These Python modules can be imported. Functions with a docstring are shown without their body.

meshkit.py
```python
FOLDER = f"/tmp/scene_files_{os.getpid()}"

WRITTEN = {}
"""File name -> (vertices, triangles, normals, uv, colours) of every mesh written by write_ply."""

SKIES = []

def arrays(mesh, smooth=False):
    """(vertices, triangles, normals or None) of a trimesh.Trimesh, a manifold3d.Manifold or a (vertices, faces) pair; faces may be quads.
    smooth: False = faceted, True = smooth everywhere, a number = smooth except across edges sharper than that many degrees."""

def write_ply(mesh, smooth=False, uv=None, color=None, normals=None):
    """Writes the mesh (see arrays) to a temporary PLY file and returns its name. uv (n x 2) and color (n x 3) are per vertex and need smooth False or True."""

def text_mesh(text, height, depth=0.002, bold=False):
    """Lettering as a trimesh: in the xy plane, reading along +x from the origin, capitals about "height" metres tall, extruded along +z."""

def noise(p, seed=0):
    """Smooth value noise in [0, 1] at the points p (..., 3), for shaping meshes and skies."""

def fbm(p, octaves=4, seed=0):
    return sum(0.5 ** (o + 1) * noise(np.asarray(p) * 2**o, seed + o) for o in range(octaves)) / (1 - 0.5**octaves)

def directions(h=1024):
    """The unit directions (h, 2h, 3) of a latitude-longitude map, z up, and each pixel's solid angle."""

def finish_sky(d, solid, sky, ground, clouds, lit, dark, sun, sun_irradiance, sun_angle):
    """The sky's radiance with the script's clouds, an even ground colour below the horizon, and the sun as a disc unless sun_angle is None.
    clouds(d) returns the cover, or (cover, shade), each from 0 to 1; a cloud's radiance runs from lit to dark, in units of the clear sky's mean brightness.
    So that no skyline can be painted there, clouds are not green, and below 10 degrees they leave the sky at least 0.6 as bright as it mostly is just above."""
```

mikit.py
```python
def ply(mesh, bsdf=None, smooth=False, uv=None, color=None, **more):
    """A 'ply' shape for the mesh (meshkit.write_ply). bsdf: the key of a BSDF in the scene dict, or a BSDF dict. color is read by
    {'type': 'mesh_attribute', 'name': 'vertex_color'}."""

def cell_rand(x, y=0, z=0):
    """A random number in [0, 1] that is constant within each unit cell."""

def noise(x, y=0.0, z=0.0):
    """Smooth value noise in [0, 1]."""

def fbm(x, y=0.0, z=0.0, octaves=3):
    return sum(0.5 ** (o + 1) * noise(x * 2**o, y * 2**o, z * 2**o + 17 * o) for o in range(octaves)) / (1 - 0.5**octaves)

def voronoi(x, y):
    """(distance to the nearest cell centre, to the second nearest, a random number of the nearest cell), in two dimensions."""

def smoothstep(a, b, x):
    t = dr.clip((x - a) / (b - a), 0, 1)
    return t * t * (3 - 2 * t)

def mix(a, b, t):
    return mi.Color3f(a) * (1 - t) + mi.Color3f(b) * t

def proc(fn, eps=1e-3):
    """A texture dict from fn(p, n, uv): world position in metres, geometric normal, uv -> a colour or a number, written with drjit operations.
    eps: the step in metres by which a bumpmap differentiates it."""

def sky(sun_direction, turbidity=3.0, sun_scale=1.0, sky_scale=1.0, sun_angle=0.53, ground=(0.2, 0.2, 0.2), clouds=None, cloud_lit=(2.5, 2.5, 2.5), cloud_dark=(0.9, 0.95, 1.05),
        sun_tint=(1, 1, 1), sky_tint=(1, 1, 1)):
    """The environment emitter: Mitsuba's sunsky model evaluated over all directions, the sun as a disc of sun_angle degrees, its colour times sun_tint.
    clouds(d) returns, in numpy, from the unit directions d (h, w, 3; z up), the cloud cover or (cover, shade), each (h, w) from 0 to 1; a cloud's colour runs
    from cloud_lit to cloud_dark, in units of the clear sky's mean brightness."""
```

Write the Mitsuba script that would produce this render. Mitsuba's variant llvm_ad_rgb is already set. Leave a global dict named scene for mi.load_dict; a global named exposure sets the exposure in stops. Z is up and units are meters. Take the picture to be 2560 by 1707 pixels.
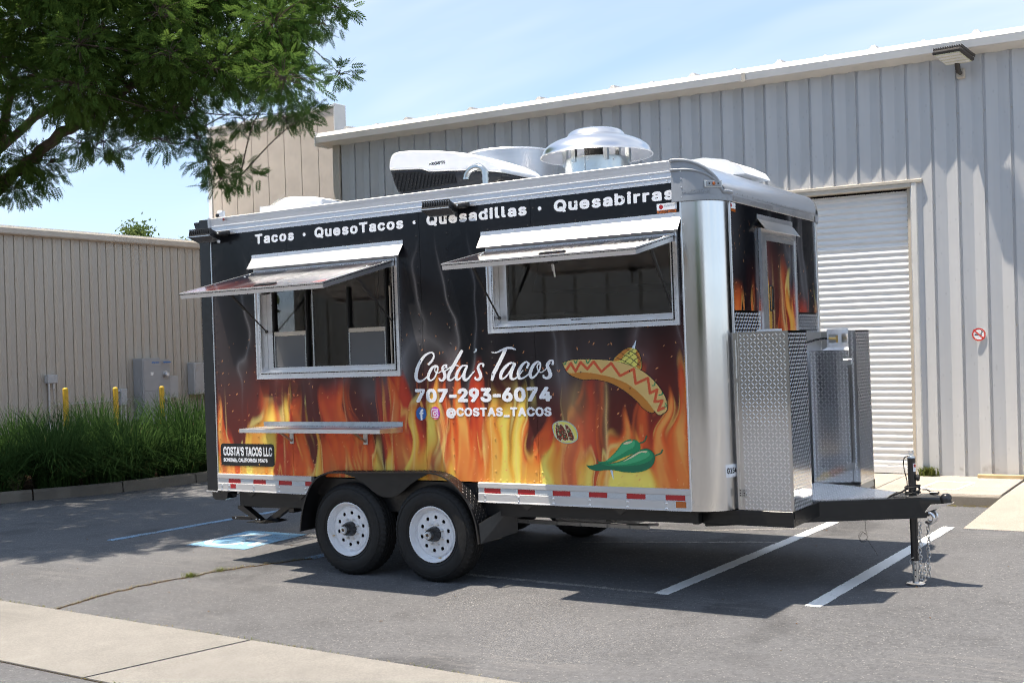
# Food trailer on a parking lot between metal warehouses, for Mitsuba 3 (mikit / meshkit helpers).
import math
import numpy as np
import trimesh
import drjit as dr
import mitsuba as mi
import mikit
import meshkit
from shapely.geometry import Polygon, Point, LineString, box as rect2
from shapely.ops import unary_union
from shapely import affinity

T = mi.ScalarTransform4f
V = np.array
scene, labels = {}, {}

# ------------------------------------------------------------------ camera, daylight, exposure
CAM = V([7.9711, -7.6437, 1.8106])
YAW, PITCH, ROLL, FOCAL = -0.5574, 0.0098, -0.0353, 2931.35
fwd = V([math.sin(YAW) * math.cos(PITCH), math.cos(YAW) * math.cos(PITCH), math.sin(PITCH)])
r0 = V([math.cos(YAW), -math.sin(YAW), 0.0])
u0 = np.cross(r0, fwd)
up = u0 * math.cos(ROLL) - r0 * math.sin(ROLL)
scene['camera'] = {'type': 'perspective', 'fov': 2 * math.degrees(math.atan(1280 / FOCAL)), 'fov_axis': 'x', 'near_clip': 0.05, 'far_clip': 2000.0,
                   'to_world': T().look_at(origin=CAM.tolist(), target=(CAM + fwd).tolist(), up=up.tolist())}
SUN = V([-0.245, -0.178, 0.953])


def cirrus(d):
    """Thin streaks of high cloud, drawn out along one direction."""
    h = np.maximum(d[..., 2], 0.03)
    x, y = d[..., 0] / (h + 0.12), d[..., 1] / (h + 0.12)
    a = math.radians(164)
    s, t = x * math.cos(a) + y * math.sin(a), -x * math.sin(a) + y * math.cos(a)
    t = t + 0.35 * meshkit.fbm(np.stack([s * 0.7, t * 0.7, 0 * s], -1), 3, 5)
    streak = meshkit.fbm(np.stack([s * 0.55, t * 2.6, 0 * s + 3], -1), 5, 11)
    patch = meshkit.fbm(np.stack([s * 0.5, t * 0.6, 0 * s + 9], -1), 3, 23)
    return np.clip((streak - 0.40) * 3.0, 0, 1) * np.clip((patch - 0.28) * 2.8, 0, 1) * 0.72 + 0.16 + 0.25 * np.exp(-d[..., 2] / 0.12)


scene['sky'] = mikit.sky(SUN.tolist(), turbidity=3.0, sky_scale=1.15, sun_scale=1.1, clouds=cirrus, cloud_lit=(2.0, 2.08, 2.15), cloud_dark=(1.2, 1.25, 1.3), sun_tint=(0.95, 1.0, 1.07), sky_tint=(1.0, 1.02, 1.0))
exposure = 2.32

# ------------------------------------------------------------------ helpers
RNG = np.random.default_rng(7)


def free(key):
    if key not in scene:
        return key
    i = 1
    while f'{key}_{i:03d}' in scene:
        i += 1
    return f'{key}_{i:03d}'


TAKEN = set()


def thing(name, label, category, group=None):
    """The key of a thing that is made of parts."""
    key, i = name, 0
    while key in TAKEN:
        i += 1
        key = f'{name}_{i:03d}'
    TAKEN.add(key)
    labels[key] = {'label': label, 'category': category}
    if group:
        labels[key]['group'] = group
    return key


def sub(parent, name):
    """The key of a part that is only the holder of sub-parts."""
    return thing_part(f'{parent}__{name}')


def thing_part(base):
    key, i = base, 0
    while key in TAKEN:
        i += 1
        key = f'{base}_{i:03d}'
    TAKEN.add(key)
    return key


def put(key, mesh, bsdf, smooth=False, label=None, kind=None, **more):
    key = free(key)
    scene[key] = mikit.ply(mesh, bsdf, smooth=smooth, **more)
    if label or kind:
        labels[key] = {}
        if label:
            labels[key]['label'] = label
        if kind:
            labels[key]['kind'] = kind
    return key


def put_same(key, shape, **more):
    key = free(key)
    scene[key] = {**shape, **more}
    return key


def whole(name, mesh, bsdf, label, category, smooth=False, group=None, **more):
    key = thing(name, label, category, group)
    scene[key] = mikit.ply(mesh, bsdf, smooth=smooth, **more)
    return key


def structure(name, mesh, bsdf, label, smooth=False, **more):
    TAKEN.add(name)
    scene[name] = mikit.ply(mesh, bsdf, smooth=smooth, **more)
    labels[name] = {'label': label, 'kind': 'structure'}
    return name


def cat(parts):
    return trimesh.util.concatenate([p for p in parts if p is not None])


def box(lo, hi, bevel=0.0):
    lo, hi = np.minimum(lo, hi).astype(float), np.maximum(lo, hi).astype(float)
    b = min(bevel, 0.45 * float((hi - lo).min()))
    if b <= 0:
        m = trimesh.creation.box(hi - lo)
        m.apply_translation((lo + hi) / 2)
        return m
    pts = []
    for sx in (0, 1):
        for sy in (0, 1):
            for sz in (0, 1):
                c = V([(lo, hi)[sx][0], (lo, hi)[sy][1], (lo, hi)[sz][2]])
                n = V([1 - 2 * sx, 1 - 2 * sy, 1 - 2 * sz]) * b
                for k in range(3):
                    q = c + n
                    q[k] = c[k]
                    pts.append(q)
    return trimesh.convex.convex_hull(V(pts))


def hull(pts):
    return trimesh.convex.convex_hull(V(pts, dtype=float))


def tube(points, radius, sides=8, closed=False, caps=True):
    p = V(points, dtype=float)
    n = len(p)
    t = np.gradient(p, axis=0) if not closed else np.roll(p, -1, 0) - np.roll(p, 1, 0)
    t /= np.linalg.norm(t, axis=1, keepdims=True) + 1e-12
    ref = V([0, 0, 1.0]) if abs(t[0][2]) < 0.9 else V([1.0, 0, 0])
    a = np.cross(t[0], ref)
    a /= np.linalg.norm(a)
    A = []
    for i in range(n):
        a = a - t[i] * (a @ t[i])
        a /= np.linalg.norm(a) + 1e-12
        A.append(a)
    A = V(A)
    B = np.cross(t, A)
    ang = np.arange(sides) * 2 * np.pi / sides
    r = np.broadcast_to(radius, (n,))
    v = (p[:, None] + r[:, None, None] * (np.cos(ang)[None, :, None] * A[:, None] + np.sin(ang)[None, :, None] * B[:, None])).reshape(-1, 3)
    f = []
    for i in range(n if closed else n - 1):
        for j in range(sides):
            a0, a1 = i * sides + j, i * sides + (j + 1) % sides
            b0, b1 = ((i + 1) % n) * sides + j, ((i + 1) % n) * sides + (j + 1) % sides
            f += [[a0, b0, b1], [a0, b1, a1]]
    v = list(v)
    if caps and not closed:
        for i, flip in ((0, False), (n - 1, True)):
            v.append(p[i])
            for j in range(sides):
                tri = [len(v) - 1, i * sides + j, i * sides + (j + 1) % sides]
                f.append(tri[::-1] if flip else tri)
    m = trimesh.Trimesh(V(v), V(f), process=False)
    m.fix_normals() if False else None
    return trimesh.Trimesh(m.vertices, m.faces[:, ::-1], process=False)


def cyl(a, b, r, sides=16, r2=None):
    return tube([a, b], [r, r if r2 is None else r2], sides)


def lathe(profile, centre=(0, 0, 0), axis='z', sides=48):
    """profile: (radius, height) pairs, turned about the axis through centre."""
    m = trimesh.creation.revolve(V(profile, dtype=float), sections=sides)
    if axis == '-y':
        m.apply_transform(trimesh.transformations.rotation_matrix(math.pi / 2, [1, 0, 0]))
    elif axis == 'y':
        m.apply_transform(trimesh.transformations.rotation_matrix(-math.pi / 2, [1, 0, 0]))
    elif axis == 'x':
        m.apply_transform(trimesh.transformations.rotation_matrix(math.pi / 2, [0, 1, 0]))
    m.apply_translation(centre)
    return m


def extr(poly, depth):
    """A flat shape (shapely) raised along +z."""
    return cat([trimesh.creation.extrude_polygon(g, depth, engine='earcut') for g in getattr(poly, 'geoms', [poly]) if g.area > 1e-9])


def xz(poly, y, depth):
    """A shape drawn in (x, z), its front at y facing -y, reaching back depth."""
    m = extr(poly, depth)
    v = m.vertices.copy()
    m.vertices = np.c_[v[:, 0], y + v[:, 2], v[:, 1]]
    return trimesh.Trimesh(m.vertices, m.faces[:, ::-1], process=False)


def yz(poly, x, depth):
    """A shape drawn in (y, z), its front at x facing +x, reaching back depth."""
    m = extr(poly, depth)
    v = m.vertices.copy()
    m.vertices = np.c_[x - depth + v[:, 2], v[:, 0], v[:, 1]]
    return trimesh.Trimesh(m.vertices, m.faces, process=False)


def xy(poly, z, depth):
    m = extr(poly, depth)
    m.apply_translation([0, 0, z])
    return m


def spline(pts, n=10, closed=False):
    """Catmull-Rom through the points (any dimension)."""
    p = V(pts, dtype=float)
    ext = np.vstack([p[-1:], p, p[:2]]) if closed else np.vstack([2 * p[0] - p[1], p, 2 * p[-1] - p[-2]])
    out = []
    for i in range(1, len(ext) - 2):
        a, b, c, d = ext[i - 1:i + 3]
        t = np.linspace(0, 1, n, endpoint=False)[:, None]
        out.append(0.5 * ((2 * b) + (c - a) * t + (2 * a - 5 * b + 4 * c - d) * t**2 + (3 * b - a - 3 * c + d) * t**3))
    if not closed:
        out.append(p[-1:])
    return np.vstack(out)


LETTERS = {}


def text_poly(text, weight=0.0):
    """Lettering as a flat shape with capitals 1 high."""
    key = (text, weight)
    if key not in LETTERS:
        m = meshkit.text_mesh(text, 1.0, 0.1, bold=True)
        top = m.triangles[m.face_normals[:, 2] > 0.9][:, :, :2]
        s = unary_union([Polygon(t).buffer(1e-4) for t in top])
        LETTERS[key] = s.buffer(weight).simplify(0.006)
    return LETTERS[key]


def fit_text(text, x0, x1, z0, cap, weight=0.0, slant=0.0):
    """Lettering stretched from x0 to x1, its baseline at z0, capitals cap high."""
    s = text_poly(text, weight)
    a, b, c, d = s.bounds
    k = (x1 - x0) / (c - a)
    return affinity.affine_transform(s, [k, slant * cap, 0, cap / (1 + 2 * weight), x0 - a * k, z0 + weight * cap / (1 + 2 * weight)])


def spaced_text(text, x0, x1, z0, cap, weight, gap):
    """As fit_text, letter by letter with the same gap (in capitals) between all letters."""
    at, parts = 0.0, []
    for ch in text:
        s = text_poly(ch, weight)
        a, _, c, _ = s.bounds
        parts.append(affinity.translate(s, at - a, 0))
        at += c - a + gap
    s = unary_union(parts)
    a, b, c, d = s.bounds
    k = (x1 - x0) / (c - a)
    return affinity.affine_transform(s, [k, 0, 0, cap / (1 + 2 * weight), x0 - a * k, z0 + weight * cap / (1 + 2 * weight)])


def tread(origin, u, v, w, h, pitch=0.0262):
    """The raised lozenges of diamond plate on the rectangle origin + [0,w]u + [0,h]v; they rise along u x v."""
    o, u, v = V(origin, dtype=float), V(u, dtype=float), V(v, dtype=float)
    n = np.cross(u, v)
    i, j = np.meshgrid(np.arange(int(w / pitch)), np.arange(int(h / pitch)), indexing='ij')
    odd = ((i + j) % 2).ravel()
    cx, cy = ((i + 0.5) * pitch).ravel(), ((j + 0.5) * pitch).ravel()
    a = np.where(odd, np.pi / 4, -np.pi / 4)
    L, W, H = 0.0150, 0.0046, 0.0022
    shape = V([[-L, 0, 0.0], [0, -W, 0], [L, 0, 0], [0, W, 0], [-L * 0.62, 0, H], [L * 0.62, 0, H]])
    loc = np.stack([cx[:, None] + np.cos(a)[:, None] * shape[:, 0] - np.sin(a)[:, None] * shape[:, 1],
                    cy[:, None] + np.sin(a)[:, None] * shape[:, 0] + np.cos(a)[:, None] * shape[:, 1], np.broadcast_to(shape[:, 2], (len(a), 6))], -1)
    ok = ((loc[:, :, 0].min(1) > 0) & (loc[:, :, 0].max(1) < w) & (loc[:, :, 1].min(1) > 0) & (loc[:, :, 1].max(1) < h))
    loc = loc[ok]
    P = o + loc[..., :1] * u + loc[..., 1:2] * v + loc[..., 2:] * n
    tri = V([[0, 1, 4], [1, 5, 4], [1, 2, 5], [2, 3, 5], [3, 4, 5], [3, 0, 4]])
    f = (np.arange(len(P))[:, None, None] * 6 + tri).reshape(-1, 3)
    return trimesh.Trimesh(P.reshape(-1, 3), f, process=False)


def domes(points, normal, r=0.0042):
    """Rivet heads."""
    n = V(normal, dtype=float)
    a = np.cross(n, [0.3, 0.5, 0.81])
    a /= np.linalg.norm(a)
    b = np.cross(n, a)
    ang = np.arange(6) * np.pi / 3
    ring = np.cos(ang)[:, None] * a + np.sin(ang)[:, None] * b
    shape = np.vstack([ring * r, ring * r * 0.6 + n * r * 0.55, n[None] * r * 0.72])
    tri = []
    for k in range(6):
        m = (k + 1) % 6
        tri += [[k, m, 6 + m], [k, 6 + m, 6 + k], [6 + k, 6 + m, 12]]
    p = V(points, dtype=float)
    return trimesh.Trimesh((p[:, None] + shape).reshape(-1, 3), (np.arange(len(p))[:, None, None] * 13 + V(tri)).reshape(-1, 3), process=False)


# ------------------------------------------------------------------ materials
def rgb(c):
    return {'type': 'rgb', 'value': [float(x) for x in c]} if isinstance(c, (tuple, list)) else c


def mat(name, color, rough=0.5, metal=0.0, spec=0.5, bump=None, bump_scale=1.0, **more):
    b = {'type': 'principled', 'base_color': rgb(color), 'roughness': rough, 'metallic': metal, 'specular': spec, **more}
    if bump is not None:
        b = {'type': 'bumpmap', 'height': bump, 'scale': bump_scale, 'bsdf': b}
    scene[name] = {'type': 'twosided', 'bsdf': b}
    return name


def grain(base, amount, f, seed=0.0, f2=None):
    """A plain colour with a fine, even grain and slight large patches."""
    base = mi.Color3f(*base)

    def fn(p, n, uv):
        a = mikit.fbm(p.x * f + seed, p.y * f, p.z * f, 3) - 0.5
        b = mikit.fbm(p.x * 0.8 + seed, p.y * 0.8, p.z * 0.8, 3) - 0.5
        return base * (1 + amount * 2 * a + amount * 0.9 * b)
    return mikit.proc(fn)

def asphalt_color(p, n, uv):
    s1 = mikit.cell_rand(p.x * 95, p.y * 95, 1.0)
    s2 = mikit.cell_rand(p.x * 41 + 7, p.y * 41, 2.0)
    d, _, r = mikit.voronoi(p.x * 60, p.y * 60)
    stone = mikit.smoothstep(0.86, 0.97, r) * mikit.smoothstep(0.42, 0.25, d)
    big = mikit.fbm(p.x * 0.45 + 3, p.y * 0.45, 1.0, 4)
    mid = mikit.fbm(p.x * 2.7, p.y * 2.7, 5.0, 3)
    v = 0.98 + 0.20 * (s1 - 0.5) + 0.20 * (s2 - 0.5) + 0.34 * (big - 0.5) + 0.20 * (mid - 0.5)
    col = mi.Color3f(0.104, 0.105, 0.110) * v
    col = mikit.mix(col, (0.30, 0.285, 0.265), stone * 0.45)
    oil = mikit.smoothstep(0.66, 0.80, mikit.fbm(p.x * 1.3 + 11, p.y * 0.9, 8.0, 4))
    drip = mikit.smoothstep(0.24, 0.10, mikit.voronoi(p.x * 0.9 + 3.3, p.y * 1.1 + 0.7)[0]) * mikit.smoothstep(0.35, 0.65, mikit.fbm(p.x * 6, p.y * 6, 4.0, 3))
    col = col * (1 - 0.30 * oil) * (1 - 0.12 * drip)
    # chalky scuffs left by tyres and by an old stencil
    scuff = mikit.smoothstep(0.52, 0.72, mikit.fbm(p.x * 3.0, p.y * 26.0, 3.0, 3)) * mikit.smoothstep(0.60, 0.74, mikit.fbm(p.x * 0.7 + 5, p.y * 1.1 + 2, 2.0, 2))
    return mikit.mix(col, (0.22, 0.21, 0.20), scuff * 0.18)


def asphalt_bump(p, n, uv):
    return mikit.noise(p.x * 110, p.y * 110, 0.0) * 0.5 + mikit.noise(p.x * 45, p.y * 45, 3.0) * 0.5


mat('asphalt', mikit.proc(asphalt_color), 0.85, spec=0.3, bump=mikit.proc(asphalt_bump, 2e-3), bump_scale=0.0035)


def concrete(base, seed, dirt):
    base = mi.Color3f(*base)

    def fn(p, n, uv):
        s = mikit.cell_rand(p.x * 90 + seed, p.y * 90, p.z * 90)
        a = mikit.fbm(p.x * 1.1 + seed, p.y * 1.1, p.z * 2, 4) - 0.5
        b = mikit.fbm(p.x * 7 + seed, p.y * 7, p.z * 7, 3) - 0.5
        st = mikit.smoothstep(0.54, 0.72, mikit.fbm(p.x * 0.8 + seed, p.y * 3.0, p.z + seed, 4))
        return mikit.mix(base * (1 + 0.24 * a + 0.18 * b + 0.16 * (s - 0.5)), base * 0.62, st * dirt)
    return mikit.proc(fn)


mat('concrete_swale', concrete((0.208, 0.198, 0.182), 1.0, 0.55), 0.85, spec=0.3, bump=mikit.proc(asphalt_bump, 2e-3), bump_scale=0.0012)
mat('concrete_walk', concrete((0.32, 0.29, 0.25), 5.0, 0.2), 0.85, spec=0.3, bump=mikit.proc(asphalt_bump, 2e-3), bump_scale=0.001)
mat('concrete_kerb', concrete((0.22, 0.195, 0.165), 9.0, 0.6), 0.9, spec=0.3, bump=mikit.proc(asphalt_bump, 2e-3), bump_scale=0.004)


def worn_paint(col, under, wear):
    col, under = mi.Color3f(*col), mi.Color3f(*under)

    def fn(p, n, uv):
        w = mikit.fbm(p.x * 9, p.y * 9, 2.0, 4) * 0.6 + mikit.cell_rand(p.x * 95, p.y * 95, 4.0) * 0.4
        return mikit.mix(col * (0.95 + 0.1 * mikit.noise(p.x * 3, p.y * 3, 1.0)), under, mikit.smoothstep(wear, wear + 0.22, w))
    return mikit.proc(fn)


mat('line_white', worn_paint((0.74, 0.74, 0.72), (0.16, 0.155, 0.15), 0.72), 0.7, spec=0.3)
mat('line_blue', worn_paint((0.21, 0.33, 0.47), (0.13, 0.13, 0.13), 0.48), 0.75, spec=0.3)
mat('symbol_blue', worn_paint((0.19, 0.37, 0.54), (0.18, 0.20, 0.22), 0.56), 0.75, spec=0.3)
mat('line_faint', worn_paint((0.26, 0.25, 0.24), (0.12, 0.115, 0.11), 0.40), 0.85, spec=0.3)
mat('dirt', grain((0.11, 0.075, 0.045), 0.8, 40.0), 0.95, spec=0.1)
mat('joint_dirt', grain((0.040, 0.032, 0.025), 0.8, 40.0), 0.95, spec=0.1)
mat('mulch', grain((0.075, 0.045, 0.03), 0.9, 25.0), 0.95, spec=0.1, bump=mikit.proc(lambda p, n, uv: mikit.fbm(p.x * 18, p.y * 18, 0.0, 3), 5e-3), bump_scale=0.06)


def siding(base, seed):
    base = mi.Color3f(*base)

    def fn(p, n, uv):
        a = mikit.fbm(p.x * 1.2 + seed, p.y * 1.2, p.z * 0.5, 3) - 0.5
        run = mikit.fbm(p.x * 22 + seed, p.y * 22, p.z * 0.6, 3) - 0.5
        sp = mikit.smoothstep(0.985, 1.0, mikit.cell_rand(p.x * 60, p.y * 60, p.z * 30))
        low = mikit.smoothstep(0.55, 0.75, mikit.fbm(p.x * 6 + seed, p.y * 6, p.z * 5, 4)) * mikit.smoothstep(0.45, 0.15, p.z)
        return mikit.mix(base * (1 + 0.07 * a + 0.09 * run - 0.10 * sp), (0.20, 0.17, 0.13), low * 0.5)
    return mikit.proc(fn)


mat('siding_grey', siding((0.51, 0.512, 0.515), 2.0), 0.45, spec=0.45)
mat('siding_tan', siding((0.445, 0.405, 0.340), 8.0), 0.45, spec=0.45)
mat('wall_tan', grain((0.47, 0.405, 0.33), 0.09, 3.0, 4.0), 0.7, spec=0.3)
mat('trim_white', grain((0.66, 0.64, 0.60), 0.07, 5.0, 1.0), 0.4)
mat('trim_tan', grain((0.50, 0.45, 0.375), 0.08, 5.0, 2.0), 0.45)
mat('door_white', grain((0.72, 0.72, 0.71), 0.05, 6.0, 3.0), 0.38)
mat('rib_shade_grey', (0.30, 0.30, 0.30), 0.5)  # darker than the white roof: the shade on the rib ends, put into the colour
mat('roof_white', (0.7, 0.69, 0.66), 0.5)
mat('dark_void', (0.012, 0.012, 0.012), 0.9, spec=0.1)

# ------------------------------------------------------------------ the ground
structure('parking_lot', box((-220, -220, -0.5), (220, 220, 0.0)), 'asphalt', 'weathered grey asphalt of the parking lot')


def strip(pts, w, z, depth=0.004, rough=0.0, seed=1):
    """A flat band along pts, with an optionally ragged edge."""
    p = V(pts, dtype=float)
    n = max(2, int(np.linalg.norm(np.diff(p, axis=0), axis=1).sum() / 0.03)) if rough else len(p)
    if rough:
        s = np.r_[0, np.cumsum(np.linalg.norm(np.diff(p, axis=0), axis=1))]
        q = np.linspace(0, s[-1], n)
        p = np.c_[np.interp(q, s, p[:, 0]), np.interp(q, s, p[:, 1])]
    t = np.gradient(p, axis=0)
    t /= np.linalg.norm(t, axis=1, keepdims=True)
    m = np.c_[-t[:, 1], t[:, 0]]
    g = np.random.default_rng(seed)
    a = w / 2 + rough * g.uniform(-1, 1, (len(p), 1))
    b = w / 2 + rough * g.uniform(-1, 1, (len(p), 1))
    return xy(Polygon(np.vstack([p + m * a, (p - m * b)[::-1]])).buffer(0), z, depth)


LINE = 0.11
put('parking_lot__stall_line', strip([(5.40, 0.255), (5.52, 4.065)], LINE, 0.0005, rough=0.004, seed=1), 'line_white', label='bright white stall line under the trailer tongue')
put('parking_lot__stall_line', strip([(4.27, 0.24), (4.42, 4.04)], LINE, 0.0005, rough=0.004, seed=2), 'line_white', label='white stall line running under the trailer front')
put('parking_lot__stall_line', strip([(-2.16, 0.52), (-1.95, 3.9)], LINE, 0.0005, rough=0.004, seed=3), 'line_blue', label='faded blue stall line behind the trailer')
put('parking_lot__stall_line', strip([(0.66, 0.45), (0.80, 4.0)], LINE, 0.0005, rough=0.006, seed=4), 'line_blue', label='faded blue stall line in the shade beside the wheels')
for k, pts in enumerate(([(2.3, 0.36), (4.25, 0.26)], [(2.6, 2.1), (4.3, 2.7)], [(2.9, 2.9), (4.3, 3.55)])):
    put('parking_lot__faded_line', strip(pts, 0.055, 0.0004, 0.002, rough=0.012, seed=20 + k), 'line_faint', label='worn diagonal line under the trailer')
sym = Polygon([(-1.10, 0.60), (-0.30, 0.60), (-0.36, 1.55), (-1.16, 1.55)])
symbol = sub('parking_lot', 'parking_symbol')
put(symbol + '__blue_field', xy(sym, 0.0005, 0.004), 'symbol_blue', label='pale blue painted parking square')
arc = LineString([(-0.82 + 0.25 * math.cos(a), 1.0 + 0.30 * math.sin(a)) for a in np.linspace(math.radians(80), math.radians(330), 30)]).buffer(0.035)
seat = LineString([(-0.75, 1.42), (-0.70, 1.08), (-0.48, 1.06), (-0.40, 0.78)]).buffer(0.036, cap_style=2)
put(symbol + '__white_figure', xy(unary_union([arc, seat]).intersection(sym), 0.0052, 0.003), 'line_white', label='white wheelchair mark')

# the crack across the lot, its filling of dirt and dry grass
crack = spline([(0.30, -1.97), (0.23, -1.55), (0.20, -1.10), (0.27, -0.68), (0.34, -0.32), (0.45, -0.02), (0.57, 0.24), (0.68, 0.47), (0.74, 0.9)], 16)
crack = crack + np.c_[meshkit.noise(np.c_[crack * 9, crack[:, :1] * 0], 3) - 0.5, crack[:, :1] * 0] * 0.05
put('parking_lot__crack', strip(crack, 0.030, 0.0005, 0.002, rough=0.010, seed=6), 'dirt', label='dirt filled crack across the asphalt')
put('parking_lot__crack', strip(crack, 0.011, 0.0030, 0.002, rough=0.005, seed=7), 'joint_dirt')
hair = spline([(3.95, -2.6), (3.82, -2.35), (3.92, -2.14)], 8)


def blades(roots, height, width, lean, seed, segs=2, bend=0.6, spread=None):
    """Grass blades: thin tapering ribbons that rise from roots (n, 3) and bend over."""
    g = np.random.default_rng(seed)
    n = len(roots)
    az = g.uniform(0, 2 * np.pi, n) if spread is None else spread
    H = height * g.uniform(0.55, 1.1, n)
    L = lean * g.uniform(0.3, 1.2, n)
    out, faces = [], []
    d = np.c_[np.cos(az), np.sin(az), 0 * az]
    s = np.c_[-np.sin(az), np.cos(az), 0 * az]
    tw = g.uniform(-0.7, 0.7, n)[:, None]
    s = s * np.cos(tw) + d * np.sin(tw)
    for k in range(segs + 1):
        t = k / segs
        c = roots + d * (L * t ** (1.0 + bend))[:, None] + V([0, 0, 1.0]) * (H * (t - bend * 0.55 * t**2.6))[:, None]
        w = width * (1 - 0.93 * t ** 1.7) / 2
        out += [c - s * w, c + s * w]
    P = np.stack(out, 1)
    tri = []
    for k in range(segs):
        a = 2 * k
        tri += [[a, a + 1, a + 3], [a, a + 3, a + 2]]
    f = (np.arange(n)[:, None, None] * (2 * segs + 2) + V(tri)).reshape(-1, 3)
    return trimesh.Trimesh(P.reshape(-1, 3), f, process=False)


def leafy(name, color, trans=0.55, rough=0.5):
    scene[name] = {'type': 'principledthin', 'base_color': rgb(color), 'roughness': rough, 'diff_trans': trans, 'spec_trans': 0.0, 'eta': 1.4}
    return name


def leaf_tone(a, b, f=3.0, seed=0.0):
    a, b = mi.Color3f(*a), mi.Color3f(*b)
    return mikit.proc(lambda p, n, uv: mikit.mix(a, b, mikit.cell_rand(p.x * f + seed, p.y * f, p.z * f) * 0.6 + 0.4 * mikit.noise(p.x * 0.9 + seed, p.y * 0.9, p.z * 0.9)))


leafy('blade_green', leaf_tone((0.022, 0.056, 0.013), (0.080, 0.140, 0.042), 9.0), 0.6, 0.42)
leafy('blade_dry', leaf_tone((0.30, 0.22, 0.10), (0.22, 0.20, 0.07), 20.0), 0.5)
leafy('weed_green', leaf_tone((0.10, 0.14, 0.03), (0.17, 0.17, 0.06), 30.0), 0.5)
leafy('tree_leaf', leaf_tone((0.055, 0.118, 0.026), (0.125, 0.195, 0.042), 7.0), 1.05, 0.40)
leafy('far_leaf', leaf_tone((0.10, 0.16, 0.05), (0.20, 0.25, 0.09), 1.5), 0.8, 0.5)
leafy('shrub_leaf', leaf_tone((0.06, 0.10, 0.03), (0.13, 0.15, 0.05), 20.0), 0.6, 0.5)

g = np.random.default_rng(12)
pick = g.integers(0, len(crack), 420)
roots = np.c_[crack[pick] + g.normal(0, 0.012, (420, 2)), np.full(420, 0.002)]
put('parking_lot__dry_grass', blades(roots, 0.030, 0.004, 0.035, 3), 'blade_dry', kind='stuff', label='dry grass blades in the crack')
tuft = np.r_[np.c_[g.normal(0.285, 0.03, 90), g.normal(-0.62, 0.03, 90), np.full(90, 0.002)], np.c_[g.normal(0.335, 0.02, 40), g.normal(-0.34, 0.03, 40), np.full(40, 0.002)]]
put('parking_lot__green_tuft', blades(tuft, 0.055, 0.005, 0.05, 4), 'weed_green', kind='stuff', label='small green grass tuft in the crack')

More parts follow.
